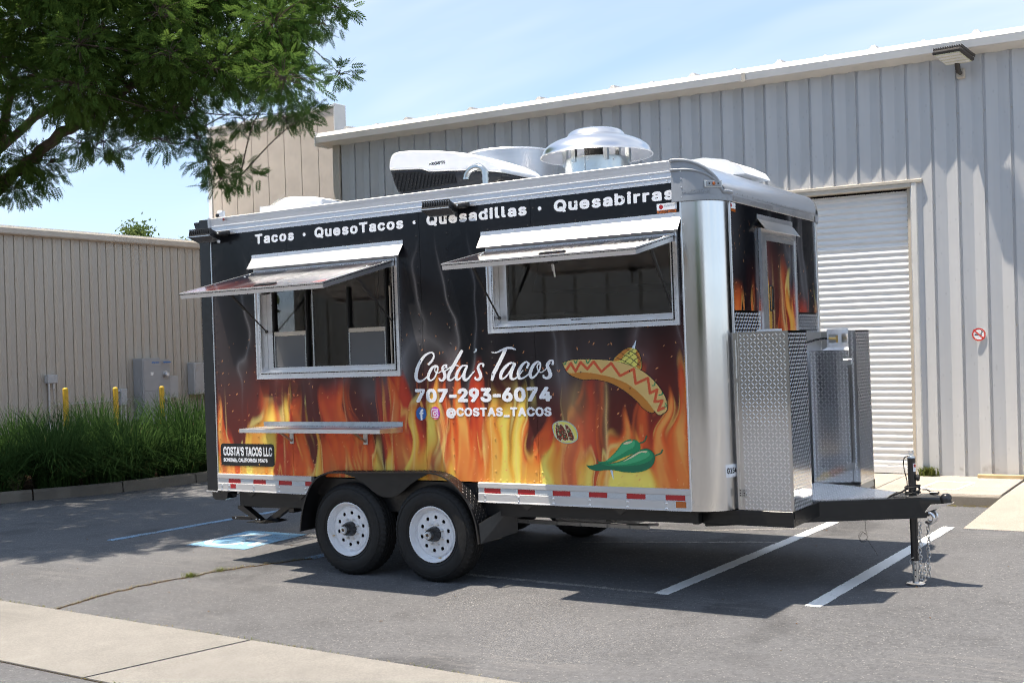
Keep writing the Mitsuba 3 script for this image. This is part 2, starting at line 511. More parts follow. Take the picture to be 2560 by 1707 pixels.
# the concrete swale in front: cast slabs with open joints
TOP = lambda x: -1.965 - 0.047 * (x - 0.0)       # noqa: E731
BOT = lambda x: -3.09 - 0.045 * (x - 0.0)        # noqa: E731
structure('drainage_swale', xy(Polygon([(-40, TOP(-40)), (40, TOP(40)), (40, BOT(40)), (-40, BOT(-40))]), 0.0004, 0.003), 'joint_dirt', 'pale concrete drainage swale across the foreground')
cuts = [-28, -20, -13.0, -9.9, -6.8, -3.75, -0.68, 2.43, 5.5, 8.6, 11.7, 15, 22, 30]
for a, b in zip(cuts[:-1], cuts[1:]):
    e = 0.012
    sl = Polygon([(a + e, TOP(a) - 0.02), (b - e, TOP(b) - 0.02), (b - 0.26 - e, BOT(b) + 0.02), (a - 0.26 + e, BOT(a) + 0.02)])
    put('drainage_swale__slab', xy(sl, 0.0034, 0.007), 'concrete_swale')
n = 700
gx = g.uniform(-8, 7, n)
edge = np.where(g.random(n) < 0.75, TOP(gx) - 0.008, BOT(gx) + 0.01)
clump = meshkit.noise(np.c_[gx * 3.0, 0 * gx, 0 * gx], 5) > 0.55
put('drainage_swale__edge_grass', blades(np.c_[gx, edge + g.normal(0, 0.012, n), 0 * gx + 0.002][clump], 0.030, 0.005, 0.03, 8), 'weed_green', kind='stuff', label='thin weeds along the swale edge')
n = 900
gx = g.uniform(-8, 8, n)
edge = np.where(g.random(n) < 0.6, TOP(gx), BOT(gx)) + g.normal(0, 0.012, n)
put('drainage_swale__edge_debris', blades(np.c_[gx, edge, 0 * gx + 0.003], 0.012, 0.006, 0.03, 9), 'blade_dry', kind='stuff', label='dry crumbs along the swale edge')

# loose bits on the asphalt
n = 70
lx, ly = g.uniform(-3, 7.5, n), g.uniform(-2.8, 4.0, n)
quads = []
for x, y in zip(lx, ly):
    a, r = g.uniform(0, 6.28), g.uniform(0.006, 0.016)
    c, s = math.cos(a), math.sin(a)
    quads.append(trimesh.Trimesh(V([[x - r * c, y - r * s, 0.004], [x + 0.4 * r * s, y - 0.4 * r * c, 0.010], [x + r * c, y + r * s, 0.005], [x - 0.4 * r * s, y + 0.4 * r * c, 0.008]]), V([[0, 1, 2], [0, 2, 3]]), process=False))
leafy('litter', leaf_tone((0.20, 0.09, 0.04), (0.12, 0.09, 0.05), 25.0), 0.3)
TAKEN.add('leaf_litter')
scene['leaf_litter'] = mikit.ply(cat(quads), 'litter')
labels['leaf_litter'] = {'label': 'scattered small dry leaf bits on the asphalt', 'category': 'leaf litter', 'kind': 'stuff'}

# pavement along the grey warehouse, its kerb face, and the ramp at the right
KY = 5.56
structure('pavement', box((-5.2, KY + 0.16, -0.1), (5.735, 7.60, 0.085)), 'joint_dirt', 'raised pale concrete pavement along the grey warehouse')
for a, b in ((-5.2, -1.2), (-1.2, 1.55), (1.55, 4.33), (4.33, 5.72)):
    put('pavement__slab', box((a + 0.006, KY + 0.165, 0.0), (b - 0.006, 7.60, 0.112), 0.004), 'concrete_walk')
for a, b in ((-5.2, -1.2), (-1.2, 1.55), (1.55, 4.33), (4.33, 5.74)):
    put('pavement__kerb_stone', box((a + 0.004, KY, -0.1), (b - 0.004, KY + 0.155, 0.112), 0.012), 'concrete_kerb')
ramp = V([[5.66, 4.02, 0.003], [14.0, 3.9, 0.003], [14.0, 5.72, 0.113], [5.752, 5.72, 0.113], [5.66, 4.02, -0.2], [14, 3.9, -0.2], [14, 5.72, -0.2], [5.752, 5.72, -0.2]])
structure('kerb_ramp', hull(ramp), 'concrete_walk', 'pale concrete ramp sloping down to the asphalt at the right')
put('kerb_ramp__landing', box((5.75, 5.73, -0.1), (14.0, 7.60, 0.113), 0.004), 'concrete_walk')
frame = Polygon([(4.78, 6.04), (5.21, 6.04), (5.27, 6.76), (4.83, 6.84)])
put('pavement__access_cover', xy(frame.buffer(-0.03), 0.1125, 0.004), 'concrete_walk', label='flat utility cover set in the pavement')
put('pavement__cover_outline', xy(frame.difference(frame.buffer(-0.03)), 0.1125, 0.005), 'line_white', label='white painted frame round the utility cover')
n = 260
px = g.uniform(3.4, 5.7, n)
put('pavement__kerb_litter', blades(np.c_[px, KY - 0.02 + g.normal(0, 0.02, n), 0 * px + 0.003], 0.02, 0.012, 0.04, 19), 'blade_dry', kind='stuff', label='dry leaves along the kerb foot')

# planter at the left: mulch, curved kerb of cast stones
kerb = spline([(-8.6, -6.0), (-7.9, -2.5), (-7.2, 0.3), (-6.54, 2.25), (-6.14, 2.99), (-5.85, 3.74), (-5.66, 4.97), (-5.62, 6.4), (-5.62, 8.0)], 12)
structure('planter_bed', xy(Polygon(np.vstack([kerb + V([-0.14, 0]), [[-20.3, 8.0], [-20.3, -6.0]]])), -0.05, 0.13), 'mulch', 'brown mulch of the planter bed')
structure('side_bed', xy(Polygon([(-20.3, 8.0), (-5.2, 8.0), (-5.2, 20), (-20.3, 20)]), -0.05, 0.10), 'mulch', 'bare soil strip before the tan warehouses')
kk = spline(kerb[::1], 1)
s = np.r_[0, np.cumsum(np.linalg.norm(np.diff(kk, axis=0), axis=1))]
TAKEN.add('planter_kerb')
at = 0.3
first = True
while at + 1.25 < s[-1]:
    q = np.linspace(at + 0.006, at + 1.22, 7)
    p = np.c_[np.interp(q, s, kk[:, 0]), np.interp(q, s, kk[:, 1])]
    t = np.gradient(p, axis=0)
    t /= np.linalg.norm(t, axis=1, keepdims=True)
    m = np.c_[t[:, 1], -t[:, 0]]
    sec = [(0.015, -0.1), (0.0, 0.12), (-0.02, 0.145), (-0.15, 0.145), (-0.16, 0.13), (-0.16, -0.1)]
    v = np.concatenate([np.c_[p + m * a, np.full(7, z)] for a, z in sec])
    f = []
    k = len(sec)
    for i in range(6):
        for j in range(k):
            j2 = (j + 1) % k
            f += [[j * 7 + i, j * 7 + i + 1, j2 * 7 + i + 1], [j * 7 + i, j2 * 7 + i + 1, j2 * 7 + i]]
    for i in (0, 6):
        f += [[0 * 7 + i, j * 7 + i, (j + 1) * 7 + i] for j in range(1, k - 1)]
    v[:, 2] += 0.004 * math.sin(at * 7)
    put('planter_kerb__stone', trimesh.Trimesh(v, V(f), process=False), 'concrete_kerb')
    at += 1.235
labels['planter_kerb'] = {'label': 'low curved grey concrete kerb stones edging the planter', 'kind': 'structure'}
# ------------------------------------------------------------------ buildings
FOOT = 0.3048
PROFILE = [(0.0, 0.0), (0.130, 0.034), (0.136, 0.034), (0.266, 0.0), (0.270, 0.030), (0.301, 0.030), (FOOT, 0.0)]


def siding_strip(height):
    """One foot of ribbed metal siding in local coordinates: x across, y into the wall, z up from 0."""
    p = V(PROFILE)
    n = len(p)
    v = np.vstack([np.c_[p, np.zeros(n)], np.c_[p, np.full(n, height)]])
    f = []
    for i in range(n - 1):
        f += [[i, i + 1, n + i + 1], [i, n + i + 1, n + i]]
    return trimesh.Trimesh(v, V(f), process=False)


# grey warehouse along the pavement, leaning with the fall of the lot
WY = 7.40
TB = T().translate([4.5, WY, 0.1]).rotate([0, 1, 0], 0.75).translate([-4.5, -WY, -0.1])
wh = thing('grey_warehouse', 'long light grey ribbed metal warehouse with a white roll-up door behind the trailer', 'warehouse')
W0, W1, DX0, DX1, DTOP, EAVE = -4.80, 14.0, 1.42, 4.45, 3.70, 5.36
BX0, BX1, BTOP = 6.20, 12.6, 4.05         # added open bay, out of view, painted black inside for the trailer's front to mirror
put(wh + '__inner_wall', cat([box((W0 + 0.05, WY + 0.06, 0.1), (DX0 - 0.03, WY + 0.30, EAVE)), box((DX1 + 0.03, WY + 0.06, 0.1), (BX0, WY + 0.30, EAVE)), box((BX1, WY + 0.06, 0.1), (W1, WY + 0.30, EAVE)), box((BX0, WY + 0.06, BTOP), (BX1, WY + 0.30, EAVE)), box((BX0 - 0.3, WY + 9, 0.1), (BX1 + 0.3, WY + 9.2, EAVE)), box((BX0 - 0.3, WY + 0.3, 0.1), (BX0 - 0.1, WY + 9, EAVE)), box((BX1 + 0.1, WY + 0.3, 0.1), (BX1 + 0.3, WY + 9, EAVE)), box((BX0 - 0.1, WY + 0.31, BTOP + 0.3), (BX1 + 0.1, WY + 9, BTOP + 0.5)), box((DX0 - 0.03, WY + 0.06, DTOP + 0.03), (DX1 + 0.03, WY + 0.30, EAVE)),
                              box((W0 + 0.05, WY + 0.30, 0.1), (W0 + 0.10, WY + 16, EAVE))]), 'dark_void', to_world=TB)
shapes = {}
wall = sub(wh, 'wall')
k = 0
x = 4.77 - 31 * FOOT
while x < W1:
    z0 = 0.115
    if DX0 - 0.1 < x + FOOT * 0.5 < DX1 + 0.02:
        z0 = DTOP + 0.05
    if BX0 < x + FOOT * 0.5 < BX1:
        z0 = BTOP + 0.02
    if x > W0 - 0.02:
        h = EAVE - z0
        if z0 not in shapes:
            shapes[z0] = mikit.ply(siding_strip(h), 'siding_grey')
        put_same(wall + '__panel', shapes[z0], to_world=TB @ T().translate([x, WY, z0]))
    x += FOOT
heads = []
for zz in (0.42, 1.95, 3.45, 4.55):
    for q in np.arange(W0 + 0.3, W1 - 0.2, FOOT):
        qx = 4.77 + round((q - 4.77) / FOOT) * FOOT + 0.285
        if not (DX0 - 0.1 < qx < DX1 + 0.05 and zz < DTOP) and not (BX0 - 0.1 < qx < BX1 + 0.1):
            heads.append((qx, WY + 0.02, zz))
put(wall + '__screw', domes(heads, (0, -1, 0), 0.010), 'trim_tan', kind='stuff', label='screw heads in the ribs', to_world=TB)
put(wh + '__corner_trim', box((W0 - 0.045, WY - 0.03, 0.11), (W0 + 0.09, WY + 0.14, EAVE - 0.01), 0.006), 'trim_tan', to_world=TB)
put(wh + '__end_wall', box((W0 - 0.03, WY + 0.145, 0.1), (W0 + 0.04, WY + 16, EAVE + 0.1)), 'siding_grey', to_world=TB)
put(wh + '__base_trim', box((W0, WY - 0.012, 0.112), (DX0 - 0.13, WY + 0.05, 0.135)), 'trim_tan', to_world=TB)
# gutter along the eave
gut = Polygon([(WY + 0.10, 5.225), (WY - 0.215, 5.262), (WY - 0.240, 5.272), (WY - 0.252, 5.365), (WY - 0.246, 5.372), (WY - 0.165, 5.446), (WY - 0.14, 5.446), (WY - 0.13, 5.38), (WY + 0.10, 5.38)])
gm = []
for a, b in ((W0 - 0.22, 2.42), (2.424, W1)):
    m = extr(gut, b - a)
    v = m.vertices.copy()
    m.vertices = np.c_[a + v[:, 2], v[:, 0], v[:, 1]]
    gk = put(wh + '__gutter', m, 'trim_white', to_world=TB)
put(wh + '__gutter__end_cap', box((W0 - 0.235, WY - 0.26, 5.22), (W0 - 0.222, WY + 0.10, 5.452)), 'trim_white', to_world=TB)
put(wh + '__gutter_strap', cat([box((2.40, WY - 0.2595, 5.25), (2.45, WY - 0.2525, 5.37))]), 'trim_tan', to_world=TB)
roof = put(wh + '__roof', hull([(W0 - 0.2, WY - 0.12, 5.395), (W1, WY - 0.12, 5.395), (W0 - 0.2, WY + 16, 6.4), (W1, WY + 16, 6.4), (W0 - 0.2, WY - 0.12, 5.43), (W1, WY - 0.12, 5.43), (W0 - 0.2, WY + 16, 6.44), (W1, WY + 16, 6.44)]), 'roof_white', to_world=TB)
rib = None
for k in range(31):
    x = W0 + 0.35 + 0.61 * k
    big = k % 2 == 0
    w, h = (0.055, 0.056) if big else (0.034, 0.030)
    pts = [(x - w, WY - 0.15, 5.447), (x + w, WY - 0.15, 5.447), (x - w * 0.35, WY - 0.12, 5.447 + h), (x + w * 0.35, WY - 0.12, 5.447 + h), (x - w, WY + 3.0, 5.64), (x + w, WY + 3.0, 5.64), (x - w * 0.35, WY + 3.0, 5.64 + h), (x + w * 0.35, WY + 3.0, 5.64 + h)]
    put(roof + '__rib', hull(pts), 'rib_shade_grey', to_world=TB)
# roll-up door
door = sub(wh, 'roll_up_door')
put(door + '__backing', box((DX0 - 0.02, WY + 0.20, 0.12), (DX1 + 0.02, WY + 0.24, DTOP + 0.1)), 'dark_void', to_world=TB)
pitch = 0.0805
sec = spline([(0.0, 0.0), (-0.010, 0.014), (-0.0145, 0.034), (-0.009, 0.056), (-0.001, 0.070), (0.0, pitch)], 4)
nn = len(sec)
v = np.vstack([np.c_[np.full(nn, DX0 + 0.05), sec], np.c_[np.full(nn, DX1 - 0.05), sec]])
f = []
for i in range(nn - 1):
    f += [[i, nn + i, nn + i + 1], [i, nn + i + 1, i + 1]]
slat = mikit.ply(trimesh.Trimesh(v, V(f), process=False), 'door_white', smooth=True)
for i in range(43):
    put_same(door + '__slat', slat, to_world=TB @ T().translate([0, WY + 0.13, 0.21 + i * pitch]))
put(door + '__bottom_bar', box((DX0 + 0.05, WY + 0.10, 0.115), (DX1 - 0.05, WY + 0.15, 0.208), 0.006), 'door_white', to_world=TB)
for a in (DX0 - 0.055, DX1 - 0.035):
    put(door + '__guide_rail', box((a, WY + 0.055, 0.115), (a + 0.085, WY + 0.19, DTOP), 0.004), 'trim_tan', to_world=TB)
for a in (DX0 - 0.095, DX1 + 0.032):
    put(wh + '__door_jamb', box((a, WY - 0.022, 0.115), (a + 0.062, WY + 0.07, DTOP + 0.05), 0.004), 'trim_white', to_world=TB)
put(wh + '__door_header', hull([(DX0 - 0.2, WY - 0.03, DTOP + 0.052), (DX1 + 0.16, WY - 0.03, DTOP + 0.052), (DX0 - 0.2, WY + 0.05, DTOP + 0.052), (DX1 + 0.16, WY + 0.05, DTOP + 0.052), (DX0 - 0.2, WY + 0.05, DTOP + 0.105), (DX1 + 0.16, WY + 0.05, DTOP + 0.105), (DX0 - 0.2, WY - 0.03, DTOP + 0.085), (DX1 + 0.16, WY - 0.03, DTOP + 0.085)]), 'trim_tan', to_world=TB)
put(wh + '__header_soffit', box((DX0 - 0.03, WY - 0.02, DTOP), (DX1 + 0.03, WY + 0.20, DTOP + 0.05)), 'trim_tan', to_world=TB)

# tan building far behind
tb = thing('tan_building', 'tall plain tan building with panel joints behind the trailer and the warehouse', 'building')
TX0, TX1, TYY, TZ = -20.85, -15.38, 20.0, 9.62
put(tb + '__core', box((TX0 + 0.06, TYY + 0.06, 0), (TX1 - 0.05, TYY + 0.55, TZ - 0.10)), 'dark_void')
put(tb + '__core', box((TX0 + 0.06, TYY + 0.551, 0), (TX1 - 0.55, TYY + 11, TZ - 0.60)), 'wall_tan')
x = -20.27 - 0.70
edges = [TX0 + 0.17] + [e for e in (-20.27 + 0.70 * i for i in range(8)) if TX0 + 0.3 < e < TX1 - 0.15] + [TX1 - 0.02]
for a, b in zip(edges[:-1], edges[1:]):
    put(tb + '__wall_panel', box((a + 0.009, TYY, 0), (b - 0.009, TYY + 0.058, TZ - 0.12), 0.006), 'wall_tan')
put(tb + '__corner_trim', box((TX0 - 0.02, TYY - 0.012, 0), (TX0 + 0.14, TYY + 0.3, TZ - 0.1), 0.01), 'trim_white')
put(tb + '__corner_pier', box((TX1 - 0.018, TYY - 0.02, 0), (TX1 + 0.03, TYY + 0.52, TZ + 0.02), 0.01), 'trim_white')
put(tb + '__parapet_cap', box((TX0 - 0.05, TYY - 0.05, TZ - 0.118), (TX1 - 0.02, TYY + 0.52, TZ - 0.03), 0.01), 'trim_white')

# tan ribbed warehouse at the left, seen along its side
lw = thing('tan_warehouse', 'low tan ribbed metal warehouse at the left behind the ornamental grass', 'warehouse')
LX = -20.32
put(lw + '__inner_wall', box((LX - 12, 6.5, 0), (LX - 0.06, 19.9, 5.50)), 'siding_tan')
lshape = mikit.ply(siding_strip(5.50), 'siding_tan')
lwall = sub(lw, 'wall')
TURN = T().rotate([0, 0, 1], 90)
y = 11.977 - 17 * FOOT - 0.28
while y < 19.6:
    put_same(lwall + '__panel', lshape, to_world=T().translate([LX, y, 0.0]) @ TURN)
    y += FOOT
gl = Polygon([(LX - 0.1, 5.47), (LX + 0.13, 5.50), (LX + 0.15, 5.53), (LX + 0.16, 5.66), (LX + 0.13, 5.70), (LX - 0.1, 5.66)])
m = extr(gl, 13.4)
v = m.vertices.copy()
m.vertices = np.c_[v[:, 0], 6.5 + v[:, 2], v[:, 1]]
put(lw + '__gutter', trimesh.Trimesh(m.vertices, m.faces[:, ::-1], process=False), 'trim_tan')
put(lw + '__roof', hull([(LX + 0.05, 6.4, 5.66), (LX + 0.05, 20, 5.66), (LX - 12, 6.4, 6.3), (LX - 12, 20, 6.3), (LX + 0.05, 6.4, 5.745), (LX + 0.05, 20, 5.745), (LX - 12, 6.4, 6.4), (LX - 12, 20, 6.4)]), 'roof_white')

# the building and trees across the street, which the glossy panels mirror
ow = thing('opposite_warehouse', 'ribbed tan warehouse across the street, behind the camera', 'warehouse')
OY = -27.0
oshape = mikit.ply(trimesh.Trimesh(siding_strip(1.0).vertices * V([4, 4, 6.6]), siding_strip(1.0).faces), 'siding_tan')
put(ow + '__core', box((-24, OY - 9, 0), (30, OY - 0.2, 6.8)), 'wall_tan')
for k in range(44):
    put_same(ow + '__panel', oshape, to_world=T().translate([-23.4 + (k + 1) * 1.2192, OY, 0]) @ T().rotate([0, 0, 1], 180))
put(ow + '__gutter', box((-24.2, OY + 0.02, 6.6), (30.2, OY + 0.25, 6.9), 0.02), 'trim_white')

# ------------------------------------------------------------------ wall lamp, sign and small things along the grey wall
mat('black_plastic', grain((0.020, 0.020, 0.021), 0.2, 30.0), 0.45)
mat('bronze_paint', (0.055, 0.048, 0.042), 0.45)
scene['lens_cover'] = {'type': 'principled', 'base_color': rgb((0.62, 0.60, 0.42)), 'roughness': 0.25, 'specular': 0.6}
lamp = thing('wall_floodlight', 'dark flat floodlight fixed high on the grey wall under the gutter', 'floodlight')
LP = T().translate([5.17, WY - 0.06, 5.02])
head = LP @ T().translate([-0.02, -0.30, 0.115]).rotate([0, 0, 1], -20).rotate([0, 1, 0], 4).rotate([1, 0, 0], -16)
put(lamp + '__housing', box((-0.19, -0.17, 0.0), (0.19, 0.17, 0.055), 0.02), 'bronze_paint', to_world=head)
put(lamp + '__lens', box((-0.165, -0.145, -0.008), (0.165, 0.145, 0.002), 0.003), 'lens_cover', to_world=head)
for q in range(4):
    put(lamp + '__led_bar', box((-0.155, -0.13 + q * 0.07, -0.011), (0.155, -0.085 + q * 0.07, -0.0082), 0.001), 'door_white', to_world=head)
put(lamp + '__fin', cat([box((-0.18 + 0.03 * i, -0.16, 0.054), (-0.172 + 0.03 * i, 0.16, 0.085)) for i in range(13)]), 'bronze_paint', kind='stuff', label='cooling fins on the lamp', to_world=head)
put(lamp + '__arm', cat([cyl((0, -0.18, 0.11), (0, -0.10, -0.02), 0.032), cyl((0, -0.12, -0.01), (0, 0.06, -0.01), 0.026)]), 'bronze_paint', smooth=40, to_world=LP)
put(lamp + '__wall_box', box((-0.05, 0.0, -0.07), (0.05, 0.065, 0.05), 0.012), 'trim_tan', to_world=LP)

sign = thing('no_smoking_sign', 'round red and white no smoking sticker on the grey wall', 'sign')
mat('sign_white', (0.78, 0.78, 0.77), 0.35)
mat('sign_red', (0.62, 0.045, 0.035), 0.35)
mat('ink_black', (0.012, 0.012, 0.012), 0.35)
SX, SZ, SY = 5.235, 1.845, WY - 0.010
disc = Point(SX, SZ).buffer(0.078, 32)
put(sign + '__disc', xz(disc, SY, 0.004), 'sign_white', to_world=TB)
slash = LineString([(SX - 0.055, SZ + 0.052), (SX + 0.055, SZ - 0.052)]).buffer(0.008)
put(sign + '__ring', xz(unary_union([disc.difference(Point(SX, SZ).buffer(0.062, 32)), slash]), SY - 0.0022, 0.002), 'sign_red', to_world=TB)
cig = unary_union([rect2(SX - 0.048, SZ - 0.010, SX + 0.036, SZ + 0.006), LineString([(SX + 0.025, SZ + 0.014), (SX + 0.042, SZ + 0.028), (SX + 0.030, SZ + 0.044)]).buffer(0.004)])
put(sign + '__cigarette', xz(cig.difference(slash.buffer(0.003)), SY - 0.0012, 0.001), 'ink_black', to_world=TB)

g = np.random.default_rng(31)
n = 130
wr = np.c_[g.normal(4.62, 0.05, n), g.normal(7.36, 0.03, n), np.full(n, 0.112)]
weed = thing('wall_weed', 'small yellow-green weed growing at the foot of the grey wall', 'weed')
put(weed + '__stems', blades(wr, 0.17, 0.016, 0.10, 4, 3), 'weed_green')
mat('raw_wood', grain((0.50, 0.37, 0.20), 0.25, 9.0), 0.75)
whole('timber_board', box((5.20, 7.27, 0.112), (7.2, 7.36, 0.152), 0.003), 'raw_wood', 'raw pale timber lying along the foot of the grey wall', 'timber')

# ------------------------------------------------------------------ bollards and electrical boxes by the tan warehouse
mat('bollard_yellow', grain((0.62, 0.40, 0.035), 0.25, 4.0), 0.5)
mat('cabinet_grey', grain((0.33, 0.34, 0.345), 0.08, 4.0), 0.45)
mat('box_grey', grain((0.42, 0.43, 0.43), 0.08, 4.0), 0.45)
mat('galvanised', grain((0.60, 0.61, 0.62), 0.2, 12.0), 0.42, metal=0.9)
for bx, by, bz, lab in ((LX + 1.35, 12.77, 1.31, 'leftmost yellow pipe bollard before the tan wall'), (LX + 1.35, 14.42, 1.25, 'middle yellow pipe bollard beside the grey junction box'), (LX + 1.35, 16.08, 1.21, 'right yellow pipe bollard before the meter cabinet')):
    b = thing('bollard', lab, 'bollard', 'yellow pipe bollards')
    put(b + '__pipe', cyl((bx, by, 0), (bx, by, bz - 0.05), 0.072, 20), 'bollard_yellow', smooth=40)
    put(b + '__cap', lathe([(0.072, 0), (0.066, 0.025), (0.045, 0.043), (0.0, 0.05)], (bx, by, bz - 0.052), sides=20), 'bollard_yellow', smooth=40)
F0 = LX + 0.03
cab = thing('meter_cabinet', 'big grey electrical meter cabinet against the tan wall', 'cabinet')
put(cab + '__main_body', box((F0, 16.17, 0.05), (F0 + 0.42, 16.86, 2.04), 0.01), 'cabinet_grey')
put(cab + '__meter_body', box((F0, 16.87, 0.05), (F0 + 0.36, 17.28, 1.99), 0.01), 'cabinet_grey')
put(cab + '__door', box((F0 + 0.421, 16.21, 1.06), (F0 + 0.435, 16.82, 1.99), 0.004), 'cabinet_grey')
put(cab + '__door', box((F0 + 0.421, 16.21, 0.12), (F0 + 0.435, 16.82, 1.04), 0.004), 'cabinet_grey')
put(cab + '__side_panel', box((F0 + 0.10, 16.158, 0.90), (F0 + 0.30, 16.169, 1.70), 0.002), 'cabinet_grey')
mat('blue_label', (0.06, 0.16, 0.42), 0.4)
for y0, y1 in ((16.52, 16.78), (16.95, 17.25)):
    put(cab + '__blue_label', box((F0 + (0.436 if y0 < 17 else 0.361), y0, 1.885), (F0 + (0.438 if y0 < 17 else 0.363), y1, 1.925)), 'blue_label')
put(cab + '__white_label', box((F0 + 0.436, 16.46, 1.52), (F0 + 0.438, 16.56, 1.62)), 'sign_white')
for zz in (1.53, 0.78):
    me = put(cab + '__meter', lathe([(0.0, 0.10), (0.07, 0.09), (0.085, 0.07), (0.088, 0.0), (0.11, 0.0), (0.11, -0.02)], (F0 + 0.38, 17.09, zz), 'x', 24), 'galvanised', smooth=40)
    put(me + '__dial', box((F0 + 0.478, 17.04, zz - 0.03), (F0 + 0.484, 17.14, zz + 0.03)), 'sign_white')
sb = thing('service_box', 'light grey box mounted right beside the meter cabinet', 'electrical box')
put(sb + '__body', box((F0, 17.31, 0.80), (F0 + 0.22, 17.72, 1.47), 0.01), 'box_grey')
put(sb + '__pipe', cyl((F0 + 0.1, 17.5, 0), (F0 + 0.1, 17.5, 0.8), 0.022), 'galvanised', smooth=40)
db = thing('disconnect_box', 'pale grey electrical box on the tan wall nearest the trailer', 'electrical box')
put(db + '__body', box((F0, 18.30, 0.86), (F0 + 0.30, 19.05, 1.86), 0.012), 'box_grey')
put(db + '__lid_edge', box((F0 + 0.301, 18.34, 0.90), (F0 + 0.312, 19.01, 1.82), 0.004), 'box_grey')
put(db + '__pipe', cyl((F0 + 0.12, 18.75, 0), (F0 + 0.12, 18.75, 0.84), 0.03), 'galvanised', smooth=40)
jb = thing('junction_box', 'small square grey junction box on a pipe left of all bollards', 'electrical box')
put(jb + '__body', box((F0, 13.10, 1.42), (F0 + 0.16, 13.42, 1.66), 0.01), 'box_grey')
put(jb + '__pipe', cyl((F0 + 0.08, 13.18, 0), (F0 + 0.08, 13.18, 1.42), 0.032), 'galvanised', smooth=40)
put(jb + '__hub', cyl((F0 + 0.08, 13.33, 1.27), (F0 + 0.08, 13.33, 1.42), 0.035), 'galvanised', smooth=40)
put(jb + '__conduit', tube(np.vstack([[(F0 + 0.08, 13.33, 1.28), (F0 + 0.08, 13.34, 0.92)], spline([(F0 + 0.08, 13.36, 0.86), (F0 + 0.08, 13.42, 0.82), (F0 + 0.06, 13.6, 0.81)], 4), [(F0 + 0.05, 16.0, 0.84)]]), 0.013, 6), 'galvanised', smooth=40)
j2 = thing('pipe_box', 'small grey box on two pipes right of the middle bollard', 'electrical box')
put(j2 + '__body', box((F0, 15.58, 0.68), (F0 + 0.16, 15.80, 1.16), 0.01), 'box_grey')
for q in (15.62, 15.75):
    put(j2 + '__pipe', cyl((F0 + 0.1, q, 0), (F0 + 0.1, q, 0.68), 0.035), 'galvanised', smooth=40)
put(j2 + '__elbow', cyl((F0 + 0.1, 15.44, 1.10), (F0 + 0.1, 15.58, 1.10), 0.035), 'galvanised', smooth=40)
